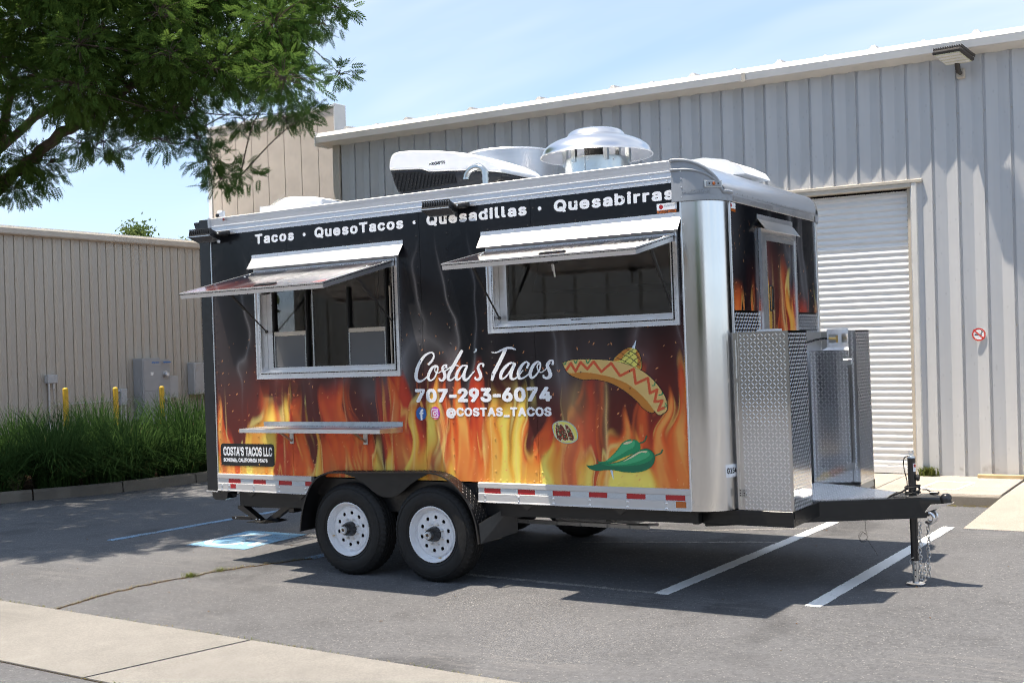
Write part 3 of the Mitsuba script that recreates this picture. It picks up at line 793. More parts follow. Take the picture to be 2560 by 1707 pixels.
CLUMPS = '''-2.09,1.34,5.70,0.40;-2.52,2.59,6.22,0.50;-4.29,2.46,5.66,0.35;-4.08,3.40,6.58,0.35;-2.55,1.66,5.40,0.39;-1.23,2.26,5.66,0.45;-5.32,2.31,6.39,0.42;-3.72,3.07,6.54,0.45;-1.89,2.14,5.30,0.44;-5.44,1.59,5.01,0.30;-1.81,2.86,6.28,0.47;-2.52,3.70,6.76,0.48;-3.72,2.03,5.29,0.49;-2.70,0.75,5.34,0.41;-4.14,0.89,5.23,0.42;-4.03,3.36,7.14,0.30;-4.53,3.05,5.20,0.30;-2.33,3.35,5.82,0.46;-3.90,2.80,4.99,0.30;-3.20,0.62,5.97,0.37;-3.74,1.76,5.84,0.45;-3.17,2.43,6.04,0.35;-3.39,2.78,5.58,0.38;-2.35,1.74,4.68,0.30;-3.53,1.28,5.46,0.35;-5.69,1.58,6.72,0.30;-2.07,4.06,6.60,0.30;-2.49,0.87,5.98,0.35;-4.84,1.82,5.87,0.50;-1.94,3.66,6.34,0.30;-4.13,1.89,5.10,0.36;-4.61,3.34,6.25,0.40;-1.93,1.33,5.22,0.36;-1.27,3.12,6.43,0.30;-5.88,1.97,6.10,0.34;-4.42,1.37,5.98,0.40;-3.30,2.65,5.16,0.47;-2.10,3.02,5.48,0.48;-2.68,3.90,6.00,0.34;-2.96,3.20,6.58,0.37;-4.14,0.57,6.28,0.30;-3.50,1.07,5.00,0.50;-2.78,1.75,4.79,0.30;-2.32,1.99,6.20,0.48;-2.60,2.90,5.38,0.46;-6.59,2.26,6.99,0.30;-2.84,0.82,4.92,0.39;-5.18,2.36,6.95,0.49;-5.23,1.26,6.05,0.30;-1.05,2.61,6.27,0.30;-4.27,2.68,6.64,0.47;-4.52,1.68,6.61,0.36;-2.24,1.17,6.20,0.30;-4.11,3.45,5.52,0.39;-2.90,1.73,6.34,0.46;-3.12,1.42,5.73,0.43;-0.91,2.03,4.92,0.43;-2.72,2.65,6.74,0.30;-6.24,2.12,5.24,0.30;-3.15,4.24,5.95,0.40;-1.45,2.69,5.67,0.30;-3.80,1.58,6.34,0.42;-3.33,3.09,5.94,0.34;-4.98,2.87,7.22,0.30;-2.95,1.93,5.46,0.36;-4.84,2.70,5.17,0.30;-3.55,3.53,6.64,0.43;-6.06,2.04,6.75,0.35;-1.71,1.78,5.13,0.42;-4.01,1.94,6.53,0.49;-1.18,3.33,6.06,0.20;-1.24,3.06,5.82,0.22;-1.26,3.42,5.28,0.17;-1.54,3.13,4.79,0.22;-1.69,2.80,4.76,0.20;-2.14,2.05,4.17,0.22;-1.83,2.25,4.00,0.20;-2.03,2.13,3.93,0.20;-2.21,2.01,4.43,0.22;-1.91,2.43,4.66,0.20;-2.52,1.69,4.40,0.20;-3.32,1.55,4.46,0.22;-3.56,1.40,4.45,0.20;-3.22,1.61,4.32,0.14;-5.44,2.23,4.42,0.28;-5.72,2.06,4.22,0.25;-5.13,2.19,4.51,0.20;-5.89,1.95,4.39,0.30;-5.17,1.81,4.50,0.25;-3.19,1.86,4.70,0.22;-3.56,2.61,7.41,0.62;-3.51,-0.84,7.81,0.47;-4.40,-1.78,5.68,0.48;-5.34,0.70,6.64,0.49;-6.46,4.48,8.17,0.52;-9.59,0.02,5.16,0.53;-9.15,1.11,7.64,0.55;-6.03,0.48,6.58,0.57;-7.56,2.00,5.07,0.50;-3.87,-0.58,5.87,0.57;-5.76,-1.18,4.99,0.65;-8.55,-0.76,6.70,0.45;-2.58,0.54,6.33,0.55;-3.91,1.29,7.05,0.54;-6.22,1.19,6.14,0.60;-7.65,-1.94,6.23,0.46;-8.72,1.60,6.08,0.60;-5.36,5.01,7.98,0.64;-5.74,-0.15,6.12,0.52;-4.97,2.56,7.59,0.57;-3.99,-1.43,6.81,0.51;-9.50,2.04,6.56,0.61;-8.84,3.30,6.16,0.59;-8.91,2.13,7.89,0.57;-5.14,-0.50,4.86,0.57;-8.49,2.87,6.49,0.62;-10.06,2.68,5.75,0.49;-4.97,-0.12,7.79,0.53;-6.57,-0.66,6.27,0.51;-3.99,-0.96,6.52,0.53;-7.43,-2.00,6.85,0.54;-4.75,-1.07,6.88,0.45;-8.12,1.80,6.26,0.61;-4.43,-0.48,7.83,0.62;-6.58,-1.30,8.11,0.49;-9.06,2.90,7.69,0.50;-5.79,3.28,7.51,0.61;-8.30,1.14,8.19,0.62;-6.01,0.75,7.84,0.51;-6.40,0.52,4.96,0.46;-6.04,0.00,5.17,0.56;-6.61,-2.10,6.17,0.62;-10.01,2.63,8.02,0.64;-4.45,4.01,7.44,0.46;-8.93,0.16,4.86,0.58;-5.64,4.11,8.12,0.51;-8.48,0.60,7.53,0.58;-4.27,-0.03,5.08,0.54;-3.00,0.19,7.35,0.59;-8.75,0.20,6.00,0.49;-4.99,2.78,7.92,0.49;-4.72,1.29,7.97,0.49;-8.38,-1.14,6.24,0.59;-9.37,3.77,6.85,0.62;-8.03,-0.93,6.56,0.62;-9.50,-0.30,4.98,0.65;-4.19,-1.35,7.65,0.54;-4.21,0.33,7.81,0.62;-3.42,2.21,7.46,0.63;-5.12,1.89,7.69,0.54;-9.18,1.25,8.06,0.59;-9.11,-0.47,5.99,0.64;-6.21,0.28,5.36,0.50;-6.05,-0.24,4.98,0.61;-6.91,-1.30,6.00,0.47;-3.77,-1.18,6.26,0.61;-6.02,-1.01,8.18,0.60;-7.24,2.34,6.70,0.52;-6.60,-2.07,5.77,0.54;-5.37,-2.13,8.03,0.58;-4.54,-1.82,6.43,0.49;-6.93,0.77,5.12,0.61;-3.35,4.50,7.79,0.64;-5.06,-0.80,5.36,0.65;-8.90,-0.69,4.66,0.47;-7.18,3.47,7.77,0.65;-7.55,2.37,6.05,0.54;-3.40,1.60,7.28,0.62;-7.11,0.93,4.93,0.58;-4.66,-0.14,7.50,0.64'''
OFFSCREEN = 90
# ------------------------------------------------------------------ plants
def fronds(pos, direc, length, seed):
    """Pinnate leaves: a stalk with five pairs of lance-shaped leaflets and one at its tip, each folded along its midrib."""
    g = np.random.default_rng(seed)
    n = len(pos)
    d = direc / np.linalg.norm(direc, axis=1, keepdims=True)
    nu = V([0, 0, 1.0]) + g.normal(0, 0.45, (n, 3))
    s = np.cross(nu, d)
    s /= np.linalg.norm(s, axis=1, keepdims=True) + 1e-9
    w = np.cross(d, s)
    base, tri = [], []

    def leaflet(x, side, ang, ln, wd):
        ca, sa = math.cos(ang), math.sin(ang) * side
        k = len(base)
        for t, o, z in ((0.0, 0.0, 0.0), (0.38, 0.5, 0.02), (1.0, 0.0, -0.03), (0.38, -0.5, 0.02)):
            px, py = x + ln * t * ca - wd * o * sa, ln * t * sa + wd * o * ca
            base.append((px, py, z * ln - 0.10 * px * px))
        tri.extend([[k, k + 1, k + 2], [k, k + 2, k + 3]])
    for q in range(5):
        t = 0.20 + 0.15 * q
        ln = 0.37 - 0.014 * abs(q - 2) * 2
        for side in (-1, 1):
            leaflet(t, side, 1.0 - 0.05 * q, ln, 0.135)
    leaflet(0.93, 1, 0.0, 0.30, 0.10)
    k = len(base)
    base += [(0, -0.006, 0), (0, 0.006, 0), (0.95, 0, -0.09)]
    tri.append([k, k + 1, k + 2])
    base_ = V(base)
    L = (length * g.uniform(0.75, 1.2, n))[:, None, None]
    P = pos[:, None] + L * (base_[None, :, :1] * d[:, None] + base_[None, :, 1:2] * s[:, None] + base_[None, :, 2:] * w[:, None])
    f = (np.arange(n)[:, None, None] * len(base) + V(tri)).reshape(-1, 3)
    return trimesh.Trimesh(P.reshape(-1, 3), f, process=False)


mat('bark', mikit.proc(lambda p, n, uv: mikit.mix((0.055, 0.040, 0.030), (0.15, 0.115, 0.09), mikit.fbm(p.x * 9, p.y * 9, p.z * 3, 4))), 0.9, spec=0.2,
    bump=mikit.proc(lambda p, n, uv: mikit.fbm(p.x * 22, p.y * 22, p.z * 6, 3), 4e-3), bump_scale=0.03)
tree = thing('shade_tree', 'broad green tree with feathery leaves overhanging the lot from the left', 'tree')
CROWN = V([float(q) for row in CLUMPS.split(';') for q in row.split(',')]).reshape(-1, 4)
FORK = V([-8.0, 1.55, 2.5])
put(tree + '__trunk', tube(spline([(-8.15, 1.45, 0.0), (-8.1, 1.5, 0.9), (-8.05, 1.5, 1.8), FORK], 5), np.linspace(0.21, 0.16, 16), 12), 'bark', smooth=60)
LIMBS = [([FORK, (-7.1, 1.85, 3.65), (-5.98, 2.01, 4.24), (-5.08, 1.98, 4.61), (-4.15, 1.97, 4.92), (-3.41, 2.07, 5.2), (-2.47, 2.3, 5.48), (-1.66, 2.81, 5.67)], 0.105),
         ([FORK, (-7.2, 1.9, 3.9), (-5.96, 2.02, 4.91), (-5.27, 1.74, 5.42), (-4.45, 1.66, 5.5), (-3.73, 1.75, 5.6)], 0.085),
         ([(-4.6, 1.97, 4.78), (-4.09, 2.01, 5.0), (-3.33, 2.01, 5.45), (-2.46, 2.31, 6.0), (-1.9, 2.7, 6.5)], 0.05),
         ([(-2.75, 2.2, 5.4), (-2.4, 2.1, 4.9), (-2.32, 2.05, 4.52), (-2.06, 2.1, 4.1), (-1.83, 2.25, 3.97)], 0.016),
         ([FORK, (-8.0, 2.4, 4.2), (-7.4, 3.6, 5.6), (-6.6, 4.6, 6.4), (-5.6, 5.4, 6.9)], 0.10),
         ([FORK, (-7.8, 1.0, 4.0), (-6.9, 0.2, 5.2), (-5.8, -0.5, 6.0), (-4.6, -0.9, 6.3)], 0.09),
         ([FORK, (-8.8, 1.6, 4.3), (-9.4, 2.2, 5.8), (-9.6, 2.6, 7.0)], 0.08),
         ([(-7.4, 1.75, 3.4), (-6.6, 1.6, 5.0), (-6.0, 1.8, 6.5), (-5.4, 2.2, 7.6)], 0.07)]
nodes = []
for pts, r in LIMBS:
    p = spline(pts, 6)
    p[1:-1] += np.random.default_rng(len(nodes)).normal(0, 0.02, (len(p) - 2, 3))
    put(tree + '__limb', tube(p, np.linspace(r, r * 0.28, len(p)), 8), 'bark', smooth=60)
    nodes.append(p)
nodes = np.vstack(nodes)
g = np.random.default_rng(77)
twigs, pos, direc, lens = [], [], [], []
for i, (cx_, cy_, cz_, r) in enumerate(CROWN):
    c = V([cx_, cy_, cz_])
    near = nodes[np.argmin(np.linalg.norm(nodes - c, axis=1) + 0.35 * np.maximum(0, nodes[:, 2] - c[2]))]
    mid = (near + c) / 2 + V([0, 0, 0.08]) + g.normal(0, 0.06, 3)
    twigs.append(tube(spline([near, mid, c], 4), np.linspace(0.009, 0.005, 9), 5))
    off = i >= OFFSCREEN
    r = r * (1.0 if off else 1.0)
    n = int((70 if off else 300) * (r / 0.45) ** 1.8)
    q = g.normal(0, 1, (n, 3))
    q /= np.linalg.norm(q, axis=1, keepdims=True)
    rad = r * g.uniform(0.05, 1.0, (n, 1)) ** 0.6
    stretch = V([1.15, 1.15, 0.8])
    o = q * rad * stretch
    pos.append(c + o)
    direc.append(q + 0.5 * g.normal(0, 1, (n, 3)) + V([0, 0, -0.22]))
    lens.append(np.full(n, 0.34 if off else 0.150))
    for k in range(0, n, 9):
        twigs.append(tube([c, c + o[k] * 0.5 + V([0, 0, 0.02]), c + o[k]], [0.006, 0.005, 0.003], 4, caps=False))
put(tree + '__twigs', cat(twigs), 'bark', kind='stuff', label='thin twigs inside the crown')
put(tree + '__crown', fronds(np.vstack(pos), np.vstack(direc), np.concatenate(lens), 5), 'tree_leaf', kind='stuff', label='feathery green leaves')


def cloud_tree(name, label, x, y, top, spread, trunk_h, n, leaf, material, seed, group=None):
    g = np.random.default_rng(seed)
    t = thing(name, label, 'tree', group)
    put(t + '__trunk', tube(spline([(x, y, 0), (x + 0.1, y, trunk_h * 0.6), (x, y + 0.1, top - spread * 0.5)], 5), np.linspace(0.2, 0.06, 11), 8), 'bark', smooth=60)
    limbs = []
    cs = []
    for k in range(14):
        q = g.normal(0, 1, 3)
        q /= np.linalg.norm(q)
        c = V([x, y, top - spread]) + q * V([1, 1, 0.85]) * spread * g.uniform(0.35, 0.95)
        cs.append(c)
        limbs.append(tube([(x, y, trunk_h * 0.8), (V([x, y, trunk_h]) + c) / 2 + V([0, 0, -0.1]), c], [0.07, 0.045, 0.02], 5))
    put(t + '__limbs', cat(limbs), 'bark')
    cs = V(cs)
    w = cs[g.integers(0, len(cs), n)] + g.normal(0, spread * 0.17, (n, 3))
    a = g.normal(0, 1, (n, 3))
    a /= np.linalg.norm(a, axis=1, keepdims=True)
    b = np.cross(a, g.normal(0, 1, (n, 3)))
    b /= np.linalg.norm(b, axis=1, keepdims=True)
    s = leaf * g.uniform(0.6, 1.3, (n, 1))
    P = np.stack([w - a * s, w - b * s * 0.45, w + a * s, w + b * s * 0.45], 1).reshape(-1, 3)
    f = (np.arange(n)[:, None, None] * 4 + V([[0, 1, 2], [0, 2, 3]])).reshape(-1, 3)
    put(t + '__crown', trimesh.Trimesh(P, f, process=False), material, kind='stuff', label='leafy crown')
    return t


cloud_tree('distant_tree', 'light green treetop showing over the tan warehouse roof, the left one', -30.4, 25.0, 7.55, 1.6, 4.0, 11000, 0.085, 'far_leaf', 3)
cloud_tree('distant_tree', 'light green treetop showing over the tan warehouse roof, next to the trailer', -28.3, 26.2, 7.3, 1.6, 4.0, 11000, 0.085, 'far_leaf', 4)
for k, (x, y, top) in enumerate(((-24, -22.0, 7.5), (15, -22.2, 7.5))):
    cloud_tree('street_tree', ('green tree across the street, behind the camera on the left', 'green tree across the street, behind the camera on the right')[k], x, y, top, 3.2, 2.6, 5000, 0.26, 'far_leaf', 40 + k, 'trees across the street')

# ornamental grass
GR = [(-6.80, 3.35, 1.38, 1150, 'wide grass clump spilling over the kerb, the nearest of all'), (-6.45, 4.45, 1.30, 900, 'grass clump over the kerb right of the nearest one'), (-6.60, 5.85, 1.46, 1000, 'tall grass clump standing against the trailer rear'),
      (-7.95, 2.35, 1.25, 800, 'grass clump cut by the left edge of the photo, front row'), (-8.0, 4.2, 1.34, 800, 'grass clump in the second row before the left pipe bollard'), (-7.9, 5.4, 1.36, 800, 'grass clump in the second row before the middle bollard'),
      (-7.8, 7.0, 1.50, 800, 'tall grass clump in the second row before the meter cabinet'), (-9.4, 3.1, 1.36, 700, 'grass clump at the far left of the back row'), (-9.5, 4.6, 1.38, 700, 'back row grass clump below the junction box'), (-9.3, 6.0, 1.42, 700, 'back row grass clump below the pipe box'),
      (-9.1, 7.5, 1.46, 700, 'back row grass clump below the service box'), (-10.9, 3.9, 1.36, 600, 'rearmost grass clump at the far left'), (-10.8, 5.5, 1.40, 600, 'rearmost grass clump right of the far left one'), (-10.6, 7.1, 1.44, 600, 'rearmost grass clump behind the back row'),
      (-6.35, 3.85, 0.95, 500, 'small arching grass clump right at the kerb between two taller ones'), (-6.2, 5.1, 0.95, 500, 'small arching grass clump at the kerb near the trailer'), (-7.25, 2.75, 1.0, 500, 'small arching grass clump at the kerb at the far left'),
      (-6.9, 7.6, 1.44, 800, 'grass clump half hidden by the rear corner of the trailer')]
for k, (x, y, h, n, lab) in enumerate(GR):
    h *= 1.07
    t = thing('ornamental_grass', lab, 'grass clump', 'arching ornamental grass clumps')
    g = np.random.default_rng(200 + k)
    a = g.uniform(0, 2 * np.pi, n)
    rr = 0.30 * np.sqrt(g.random(n))
    roots = np.c_[x + rr * np.cos(a), y + rr * np.sin(a), np.full(n, 0.08)]
    out = a + g.normal(0, 0.7, n)
    n = int(n * 0.62)
    roots, out = roots[:n], out[:n]
    half = n * 2 // 5
    put(t + '__blades', cat([blades(roots[:half], h, 0.024, 0.62, 300 + k, 5, 0.45, out[:half]), blades(roots[half:], h * 0.90, 0.026, 1.45, 400 + k, 6, 1.25, out[half:])]), 'blade_green')
    dry = g.integers(0, n, 34)
    put(t + '__dry_blades', blades(roots[dry], h * 0.7, 0.010, 0.75, 500 + k, 5, 1.2, out[dry]), 'blade_dry')
for k, (x, y, h, lab) in enumerate(((-7.72, 3.15, 0.42, 'low leafy shrub sprig at the far left of the kerb'), (-7.45, 3.0, 0.30, 'smaller leafy sprig right of the first one by the kerb'))):
    t = thing('shrub_sprig', lab, 'shrub')
    g = np.random.default_rng(600 + k)
    x, y = (-7.05, 2.35) if k == 0 else (-6.72, 2.62)
    stems, w = [], []
    for q in range(9):
        tip = V([x + g.normal(0, 0.10), y + g.normal(0, 0.10), h * g.uniform(0.6, 1.1) + 0.08])
        stems.append(tube([(x, y, 0.06), (V([x, y, 0.06]) + tip) / 2, tip], [0.006, 0.005, 0.003], 4))
        w.append(V([x, y, 0.06]) + (tip - V([x, y, 0.06])) * g.uniform(0.15, 1, (26, 1)) + g.normal(0, 0.022, (26, 3)))
    w = np.vstack(w)
    put(t + '__stems', cat(stems), 'bark')
    n = len(w)
    a = g.normal(0, 1, (n, 3))
    a /= np.linalg.norm(a, axis=1, keepdims=True)
    b = np.cross(a, g.normal(0, 1, (n, 3)))
    b /= np.linalg.norm(b, axis=1, keepdims=True)
    P = np.stack([w - a * 0.022, w - b * 0.010, w + a * 0.022, w + b * 0.010], 1).reshape(-1, 3)
    put(t + '__leaves', trimesh.Trimesh(P, (np.arange(n)[:, None, None] * 4 + V([[0, 1, 2], [0, 2, 3]])).reshape(-1, 3), process=False), 'shrub_leaf', kind='stuff', label='small leaves')
# ------------------------------------------------------------------ the food trailer: materials
WRAP_LOW = 0.812
def ridge(v):
    return 1 - dr.abs(2 * v - 1)

def sat(v):
    return dr.clip(v, 0, 1)

def flame_print(u, h, heat):
    """The colours printed on the vinyl: u along the panel, h above its lower edge, heat = how high the flames reach, all in metres."""
    w1 = u + 0.34 * (mikit.fbm(u * 1.7, h * 1.3, 3.0) - 0.5) + 0.12 * (mikit.noise(u * 5.0, h * 3.0, 9.0) - 0.5)
    w2 = u + 0.30 * (mikit.fbm(u * 2.3, h * 1.6, 21.0) - 0.5) + 0.10 * (mikit.noise(u * 7.0, h * 4.0, 5.0) - 0.5)
    # smoke
    soot = mi.Color3f(0.0050, 0.0060, 0.0085)
    haze1 = mikit.fbm(w1 * 1.6, h * 0.55, 31.0)
    col = mikit.mix(soot, (0.060, 0.045, 0.046), mikit.smoothstep(0.42, 0.78, haze1) * mikit.smoothstep(2.2, 0.9, h))
    wisp = ridge(mikit.noise(w1 * 2.1, h * 0.5, 41.0)) ** 8 * mikit.smoothstep(0.35, 0.8, mikit.noise(u * 2.3, h * 1.4, 44.0))
    wisp2 = ridge(mikit.noise(w2 * 4.4, h * 0.6, 47.0)) ** 10 * mikit.smoothstep(0.25, 0.65, mikit.noise(u * 2.9, h * 1.1, 49.0))
    fade = mikit.smoothstep(2.05, 1.4, h) * (0.55 + 0.45 * mikit.smoothstep(0.55, 0.95, h))
    col = mikit.mix(col, (0.20, 0.195, 0.205), sat(wisp * 0.70 + wisp2 * 0.55) * fade)
    # dark red glow
    glow = mikit.smoothstep(0.25, 0.80, mikit.fbm(w1 * 1.6, h * 0.8, 61.0) + 0.6 * (heat * 0.75 - h))
    col = mikit.mix(col, (0.13, 0.022, 0.016), glow * 0.85)
    fire = mi.Float(0.0)
    ceil_ = heat * (0.72 + 0.62 * mikit.noise(w1 * 3.2, 0.5, 19.0))
    base = mikit.noise(u * 1.3, 0.3, 17.0) * 0.35 + 0.82
    # sheets of pointed tongues: a streaky field cut at a level that rises with height
    for k, (f, s, reach, c0, c1, soft) in enumerate(((4.4, 0.70, 1.20, (0.30, 0.030, 0.016), (0.62, 0.070, 0.028), 0.20),
                                                     (7.2, 0.85, 1.02, (0.62, 0.060, 0.026), (0.80, 0.150, 0.035), 0.14),
                                                     (10.0, 1.1, 0.90, (0.78, 0.130, 0.028), (0.88, 0.42, 0.10), 0.12),
                                                     (8.4, 1.3, 0.88, (0.86, 0.46, 0.06), (0.90, 0.80, 0.16), 0.15))):
        w = (w1, w2)[k % 2]
        n1 = mikit.noise(w * f, h * s, 80.0 + 7 * k)
        n2 = mikit.noise(w * f * 2.3 + 0.6 * n1, h * s * 1.7, 83.0 + 7 * k)
        v = 0.68 * n1 + 0.32 * n2
        level = (0.30, 0.36, 0.38, 0.40)[k] + (0.56, 0.48, 0.46, 0.44)[k] * sat(h / (heat * reach * base * 1.30)) ** 0.9
        body = mikit.smoothstep(level, level + soft, v)
        body = body * mikit.smoothstep(ceil_, ceil_ * 0.72, h)
        fire = dr.maximum(fire, body)
        inner = mikit.smoothstep(level + 0.05, level + soft + 0.22, v + 0.20 * (n2 - 0.5))
        col = mikit.mix(col, mikit.mix(c0, c1, inner), body * (0.9, 0.9, 0.88, 0.85)[k])
        if k in (1, 2, 3):
            gap = mikit.noise(w * (4.6, 6.4, 9.0)[k - 1] + 0.9 * n1, h * 0.8, 200.0 + k) * 0.75 + 0.25 * mikit.noise(w * 17.0, h * 2.0, 210.0 + k)
            col = mikit.mix(col, ((0.20, 0.020, 0.014), (0.50, 0.040, 0.020), (0.74, 0.14, 0.03))[k - 1], mikit.smoothstep(0.52, 0.66, gap) * (0.75, 0.62, 0.50)[k - 1] * fire)
        rim = mikit.smoothstep(0.05, 0.0, dr.abs(v - level - 0.035)) * mikit.smoothstep(0.35, 0.7, mikit.noise(u * 6.0, h * 4.0, 90.0 + k))
        rim = rim * mikit.smoothstep(heat * 1.0, heat * 0.7, h)
        col = mikit.mix(col, ((0.60, 0.10, 0.03), (0.80, 0.25, 0.05), (0.86, 0.50, 0.12), (0.88, 0.76, 0.25))[k], rim * 0.55)
    # a few thin bright strands
    for k, (w, f) in enumerate(((u + 0.35 * (w1 - u), 4.2), (u + 0.35 * (w2 - u), 3.3))):
        strand = ridge(mikit.noise(w * f, h * 0.22, 120.0 + k)) ** 40 * mikit.smoothstep(heat, heat * 0.5, h) * mikit.smoothstep(0.4, 0.65, mikit.noise(u * 2.2, h * 2.0, 125.0 + k))
        col = mikit.mix(col, (0.88, 0.60, 0.25), sat(strand * 0.7))
    # sparks
    for k, (g, r, part) in enumerate(((0.16, 0.0048, 0.62), (0.11, 0.0032, 0.62))):
        iu, ih = dr.floor(u / g), dr.floor(h / g)
        du = u - (iu + 0.2 + 0.6 * mikit.cell_rand(iu, ih, 11 + k)) * g
        dh = h - (ih + 0.2 + 0.6 * mikit.cell_rand(iu, ih, 21 + k)) * g
        a = 0.3 + 2.0 * mikit.cell_rand(iu, ih, 31 + k)
        ca, sa = dr.cos(a), dr.sin(a)
        e = (du * ca + dh * sa) ** 2 / (2.8 * r) ** 2 + (dh * ca - du * sa) ** 2 / r**2
        on = mikit.smoothstep(part - 0.05, part, mikit.cell_rand(iu, ih, 41 + k)) * mikit.smoothstep(1.5, 0.9, h)
        col = mikit.mix(col, (0.85, 0.34, 0.14), sat(1.2 - e) * on * 0.85)
    return col


mat('side_print', mikit.proc(lambda p, n, uv: flame_print(p.x, p.z - WRAP_LOW, 0.86 + 0.22 * mikit.smoothstep(3.7, 4.4, p.x))), 0.20, spec=0.35)
mat('front_print', mikit.proc(lambda p, n, uv: flame_print(p.y + 6.3, p.z - 1.36, mi.Float(1.0))), 0.16, spec=0.35)
mat('door_print', mikit.proc(lambda p, n, uv: flame_print(p.y + 9.1, p.z - 1.55, mi.Float(1.0))), 0.16, spec=0.35)
mat('hatch_print', mikit.proc(lambda p, n, uv: flame_print(p.x, 1.79 + 1.03 * p.y, mi.Float(0.86))), 0.12, spec=0.5, clearcoat=0.8, clearcoat_gloss=0.97)


def brushed(c, f=(3, 3, 60), amount=0.10, seed=0.0):
    c = mi.Color3f(*c)
    return mikit.proc(lambda p, n, uv: c * (1 + amount * (mikit.fbm(p.x * f[0] + seed, p.y * f[1], p.z * f[2], 3) - 0.5) * 2))


def rough_tex(r, amount, f, seed=0.0):
    return mikit.proc(lambda p, n, uv: r + amount * (mikit.fbm(p.x * f + seed, p.y * f, p.z * f, 3) - 0.5))


mat('aluminium', brushed((0.80, 0.80, 0.81), (2, 40, 40)), rough_tex(0.34, 0.14, 8.0), metal=0.92)
mat('aluminium_rail', brushed((0.74, 0.74, 0.75), (1.5, 60, 60), 0.14), rough_tex(0.40, 0.16, 6.0), metal=0.75)
mat('aluminium_bright', brushed((0.90, 0.90, 0.91), (1.2, 60, 60), 0.04), 0.36, metal=0.9)
mat('aluminium_corner', brushed((0.78, 0.77, 0.75), (2, 2, 1.2), 0.10, 4.0), rough_tex(0.17, 0.10, 3.0), metal=1.0)
mat('cast_grey', grain((0.30, 0.32, 0.345), 0.06, 6.0), 0.38, spec=0.6)
mat('skirt_white', grain((0.56, 0.555, 0.55), 0.06, 6.0), 0.34, metal=0.25)
mat('diamond_plate', brushed((0.62, 0.62, 0.62), (6, 6, 6), 0.07), 0.10, metal=1.0)
mat('diamond_lug', (0.92, 0.92, 0.92), 0.26, metal=1.0)
mat('black_plate', grain((0.010, 0.010, 0.011), 0.2, 9.0), 0.22, spec=0.6, clearcoat=0.5)
mat('frame_black', grain((0.0085, 0.0085, 0.009), 0.3, 14.0), 0.36, spec=0.5)
mat('rear_black', grain((0.010, 0.011, 0.013), 0.25, 5.0), 0.30, spec=0.5)
mat('rubber', grain((0.014, 0.0138, 0.0136), 0.25, 30.0), 0.62, spec=0.35)
mat('seal_black', (0.012, 0.012, 0.012), 0.6)
mat('wheel_white', grain((0.74, 0.75, 0.77), 0.05, 10.0), 0.28, clearcoat=0.4)
mat('chrome', (0.86, 0.86, 0.87), 0.13, metal=1.0)
mat('zinc', grain((0.72, 0.72, 0.71), 0.2, 30.0), 0.28, metal=1.0)
mat('steel_dull', brushed((0.52, 0.52, 0.51), (30, 4, 30), 0.15), 0.36, metal=1.0)
mat('galv_bright', brushed((0.62, 0.65, 0.64), (5, 5, 5), 0.10), rough_tex(0.22, 0.12, 6.0), metal=1.0)
mat('spun_aluminium', brushed((0.88, 0.88, 0.89), (8, 8, 50), 0.04), 0.24, metal=1.0)
mat('drum_metal', brushed((0.60, 0.61, 0.63), (3, 3, 40), 0.06), 0.38, metal=0.9)
mat('vent_white', (0.80, 0.80, 0.79), 0.4)
mat('cover_white', (0.80, 0.81, 0.82), 0.30, clearcoat=0.4)
mat('tank_white', (0.76, 0.765, 0.77), 0.32)
mat('tape_red', grain((0.40, 0.012, 0.016), 0.12, 60.0), 0.25, clearcoat=0.6)
mat('tape_white', grain((0.50, 0.53, 0.55), 0.10, 120.0), 0.28, clearcoat=0.4)
mat('lamp_amber', (0.42, 0.10, 0.010), 0.2, clearcoat=0.8)
mat('lamp_red', (0.20, 0.012, 0.010), 0.2, clearcoat=0.8)
mat('letter_white', (0.86, 0.87, 0.89), 0.3, spec=0.5)
mat('interior_wall', grain((0.20, 0.195, 0.185), 0.08, 4.0), 0.5)
mat('interior_steel', (0.30, 0.30, 0.30), 0.35, metal=0.9)
mat('insect_screen', grain((0.105, 0.108, 0.112), 0.08, 300.0), 0.6)
mat('brass', (0.70, 0.50, 0.20), 0.25, metal=1.0)
scene['window_glass'] = {'type': 'thindielectric', 'int_ior': 1.62, 'specular_transmittance': rgb((0.40, 0.40, 0.40))}
scene['led_glass'] = {'type': 'principled', 'base_color': rgb((0.10, 0.10, 0.11)), 'roughness': 0.12, 'specular': 0.6}

# ------------------------------------------------------------------ the food trailer: body
FT = thing('food_trailer', 'black food trailer wrapped in printed flames with two open serving hatches, parked across stall lines', 'food trailer')
L, RC, W = 4.65, 0.246, 2.50
XF = L + RC
Z0, ZT, ZR, ZC = 0.656, 3.135, 2.978, 2.835
WIN = [(0.605, 2.095, 1.71, 2.590), (3.062, 4.568, 2.012, 2.590)]
holes = [rect2(a, c, b, d) for a, b, c, d in WIN]
side = rect2(0.0, WRAP_LOW, L - 0.004, ZR).difference(unary_union(holes))
cols = [0.012, 0.923, 2.36, 3.41, L - 0.006]
panel = sub(FT, 'side_panel')
for a, b in zip(cols[:-1], cols[1:]):
    put(panel + '__sheet', xz(side.intersection(rect2(a + 0.0015, 0, b - 0.0015, 4)), 0.0, 0.02), 'side_print')
put(FT + '__wall_core', xz(side, 0.0205, 0.03), 'frame_black')
put(FT + '__far_wall', box((-0.10, W - 0.05, Z0), (L, W, ZR)), 'rear_black')
put(FT + '__far_wall_lining', box((-0.02, W - 0.056, 0.82), (L, W - 0.0505, ZR)), 'interior_wall')
put(FT + '__floor', box((-0.10, 0.03, Z0), (L + 0.05, W - 0.06, 0.80)), 'frame_black')
put(FT + '__ceiling', box((0.0, 0.03, 3.040), (L - 0.08, W - 0.06, 3.085)), 'interior_wall')
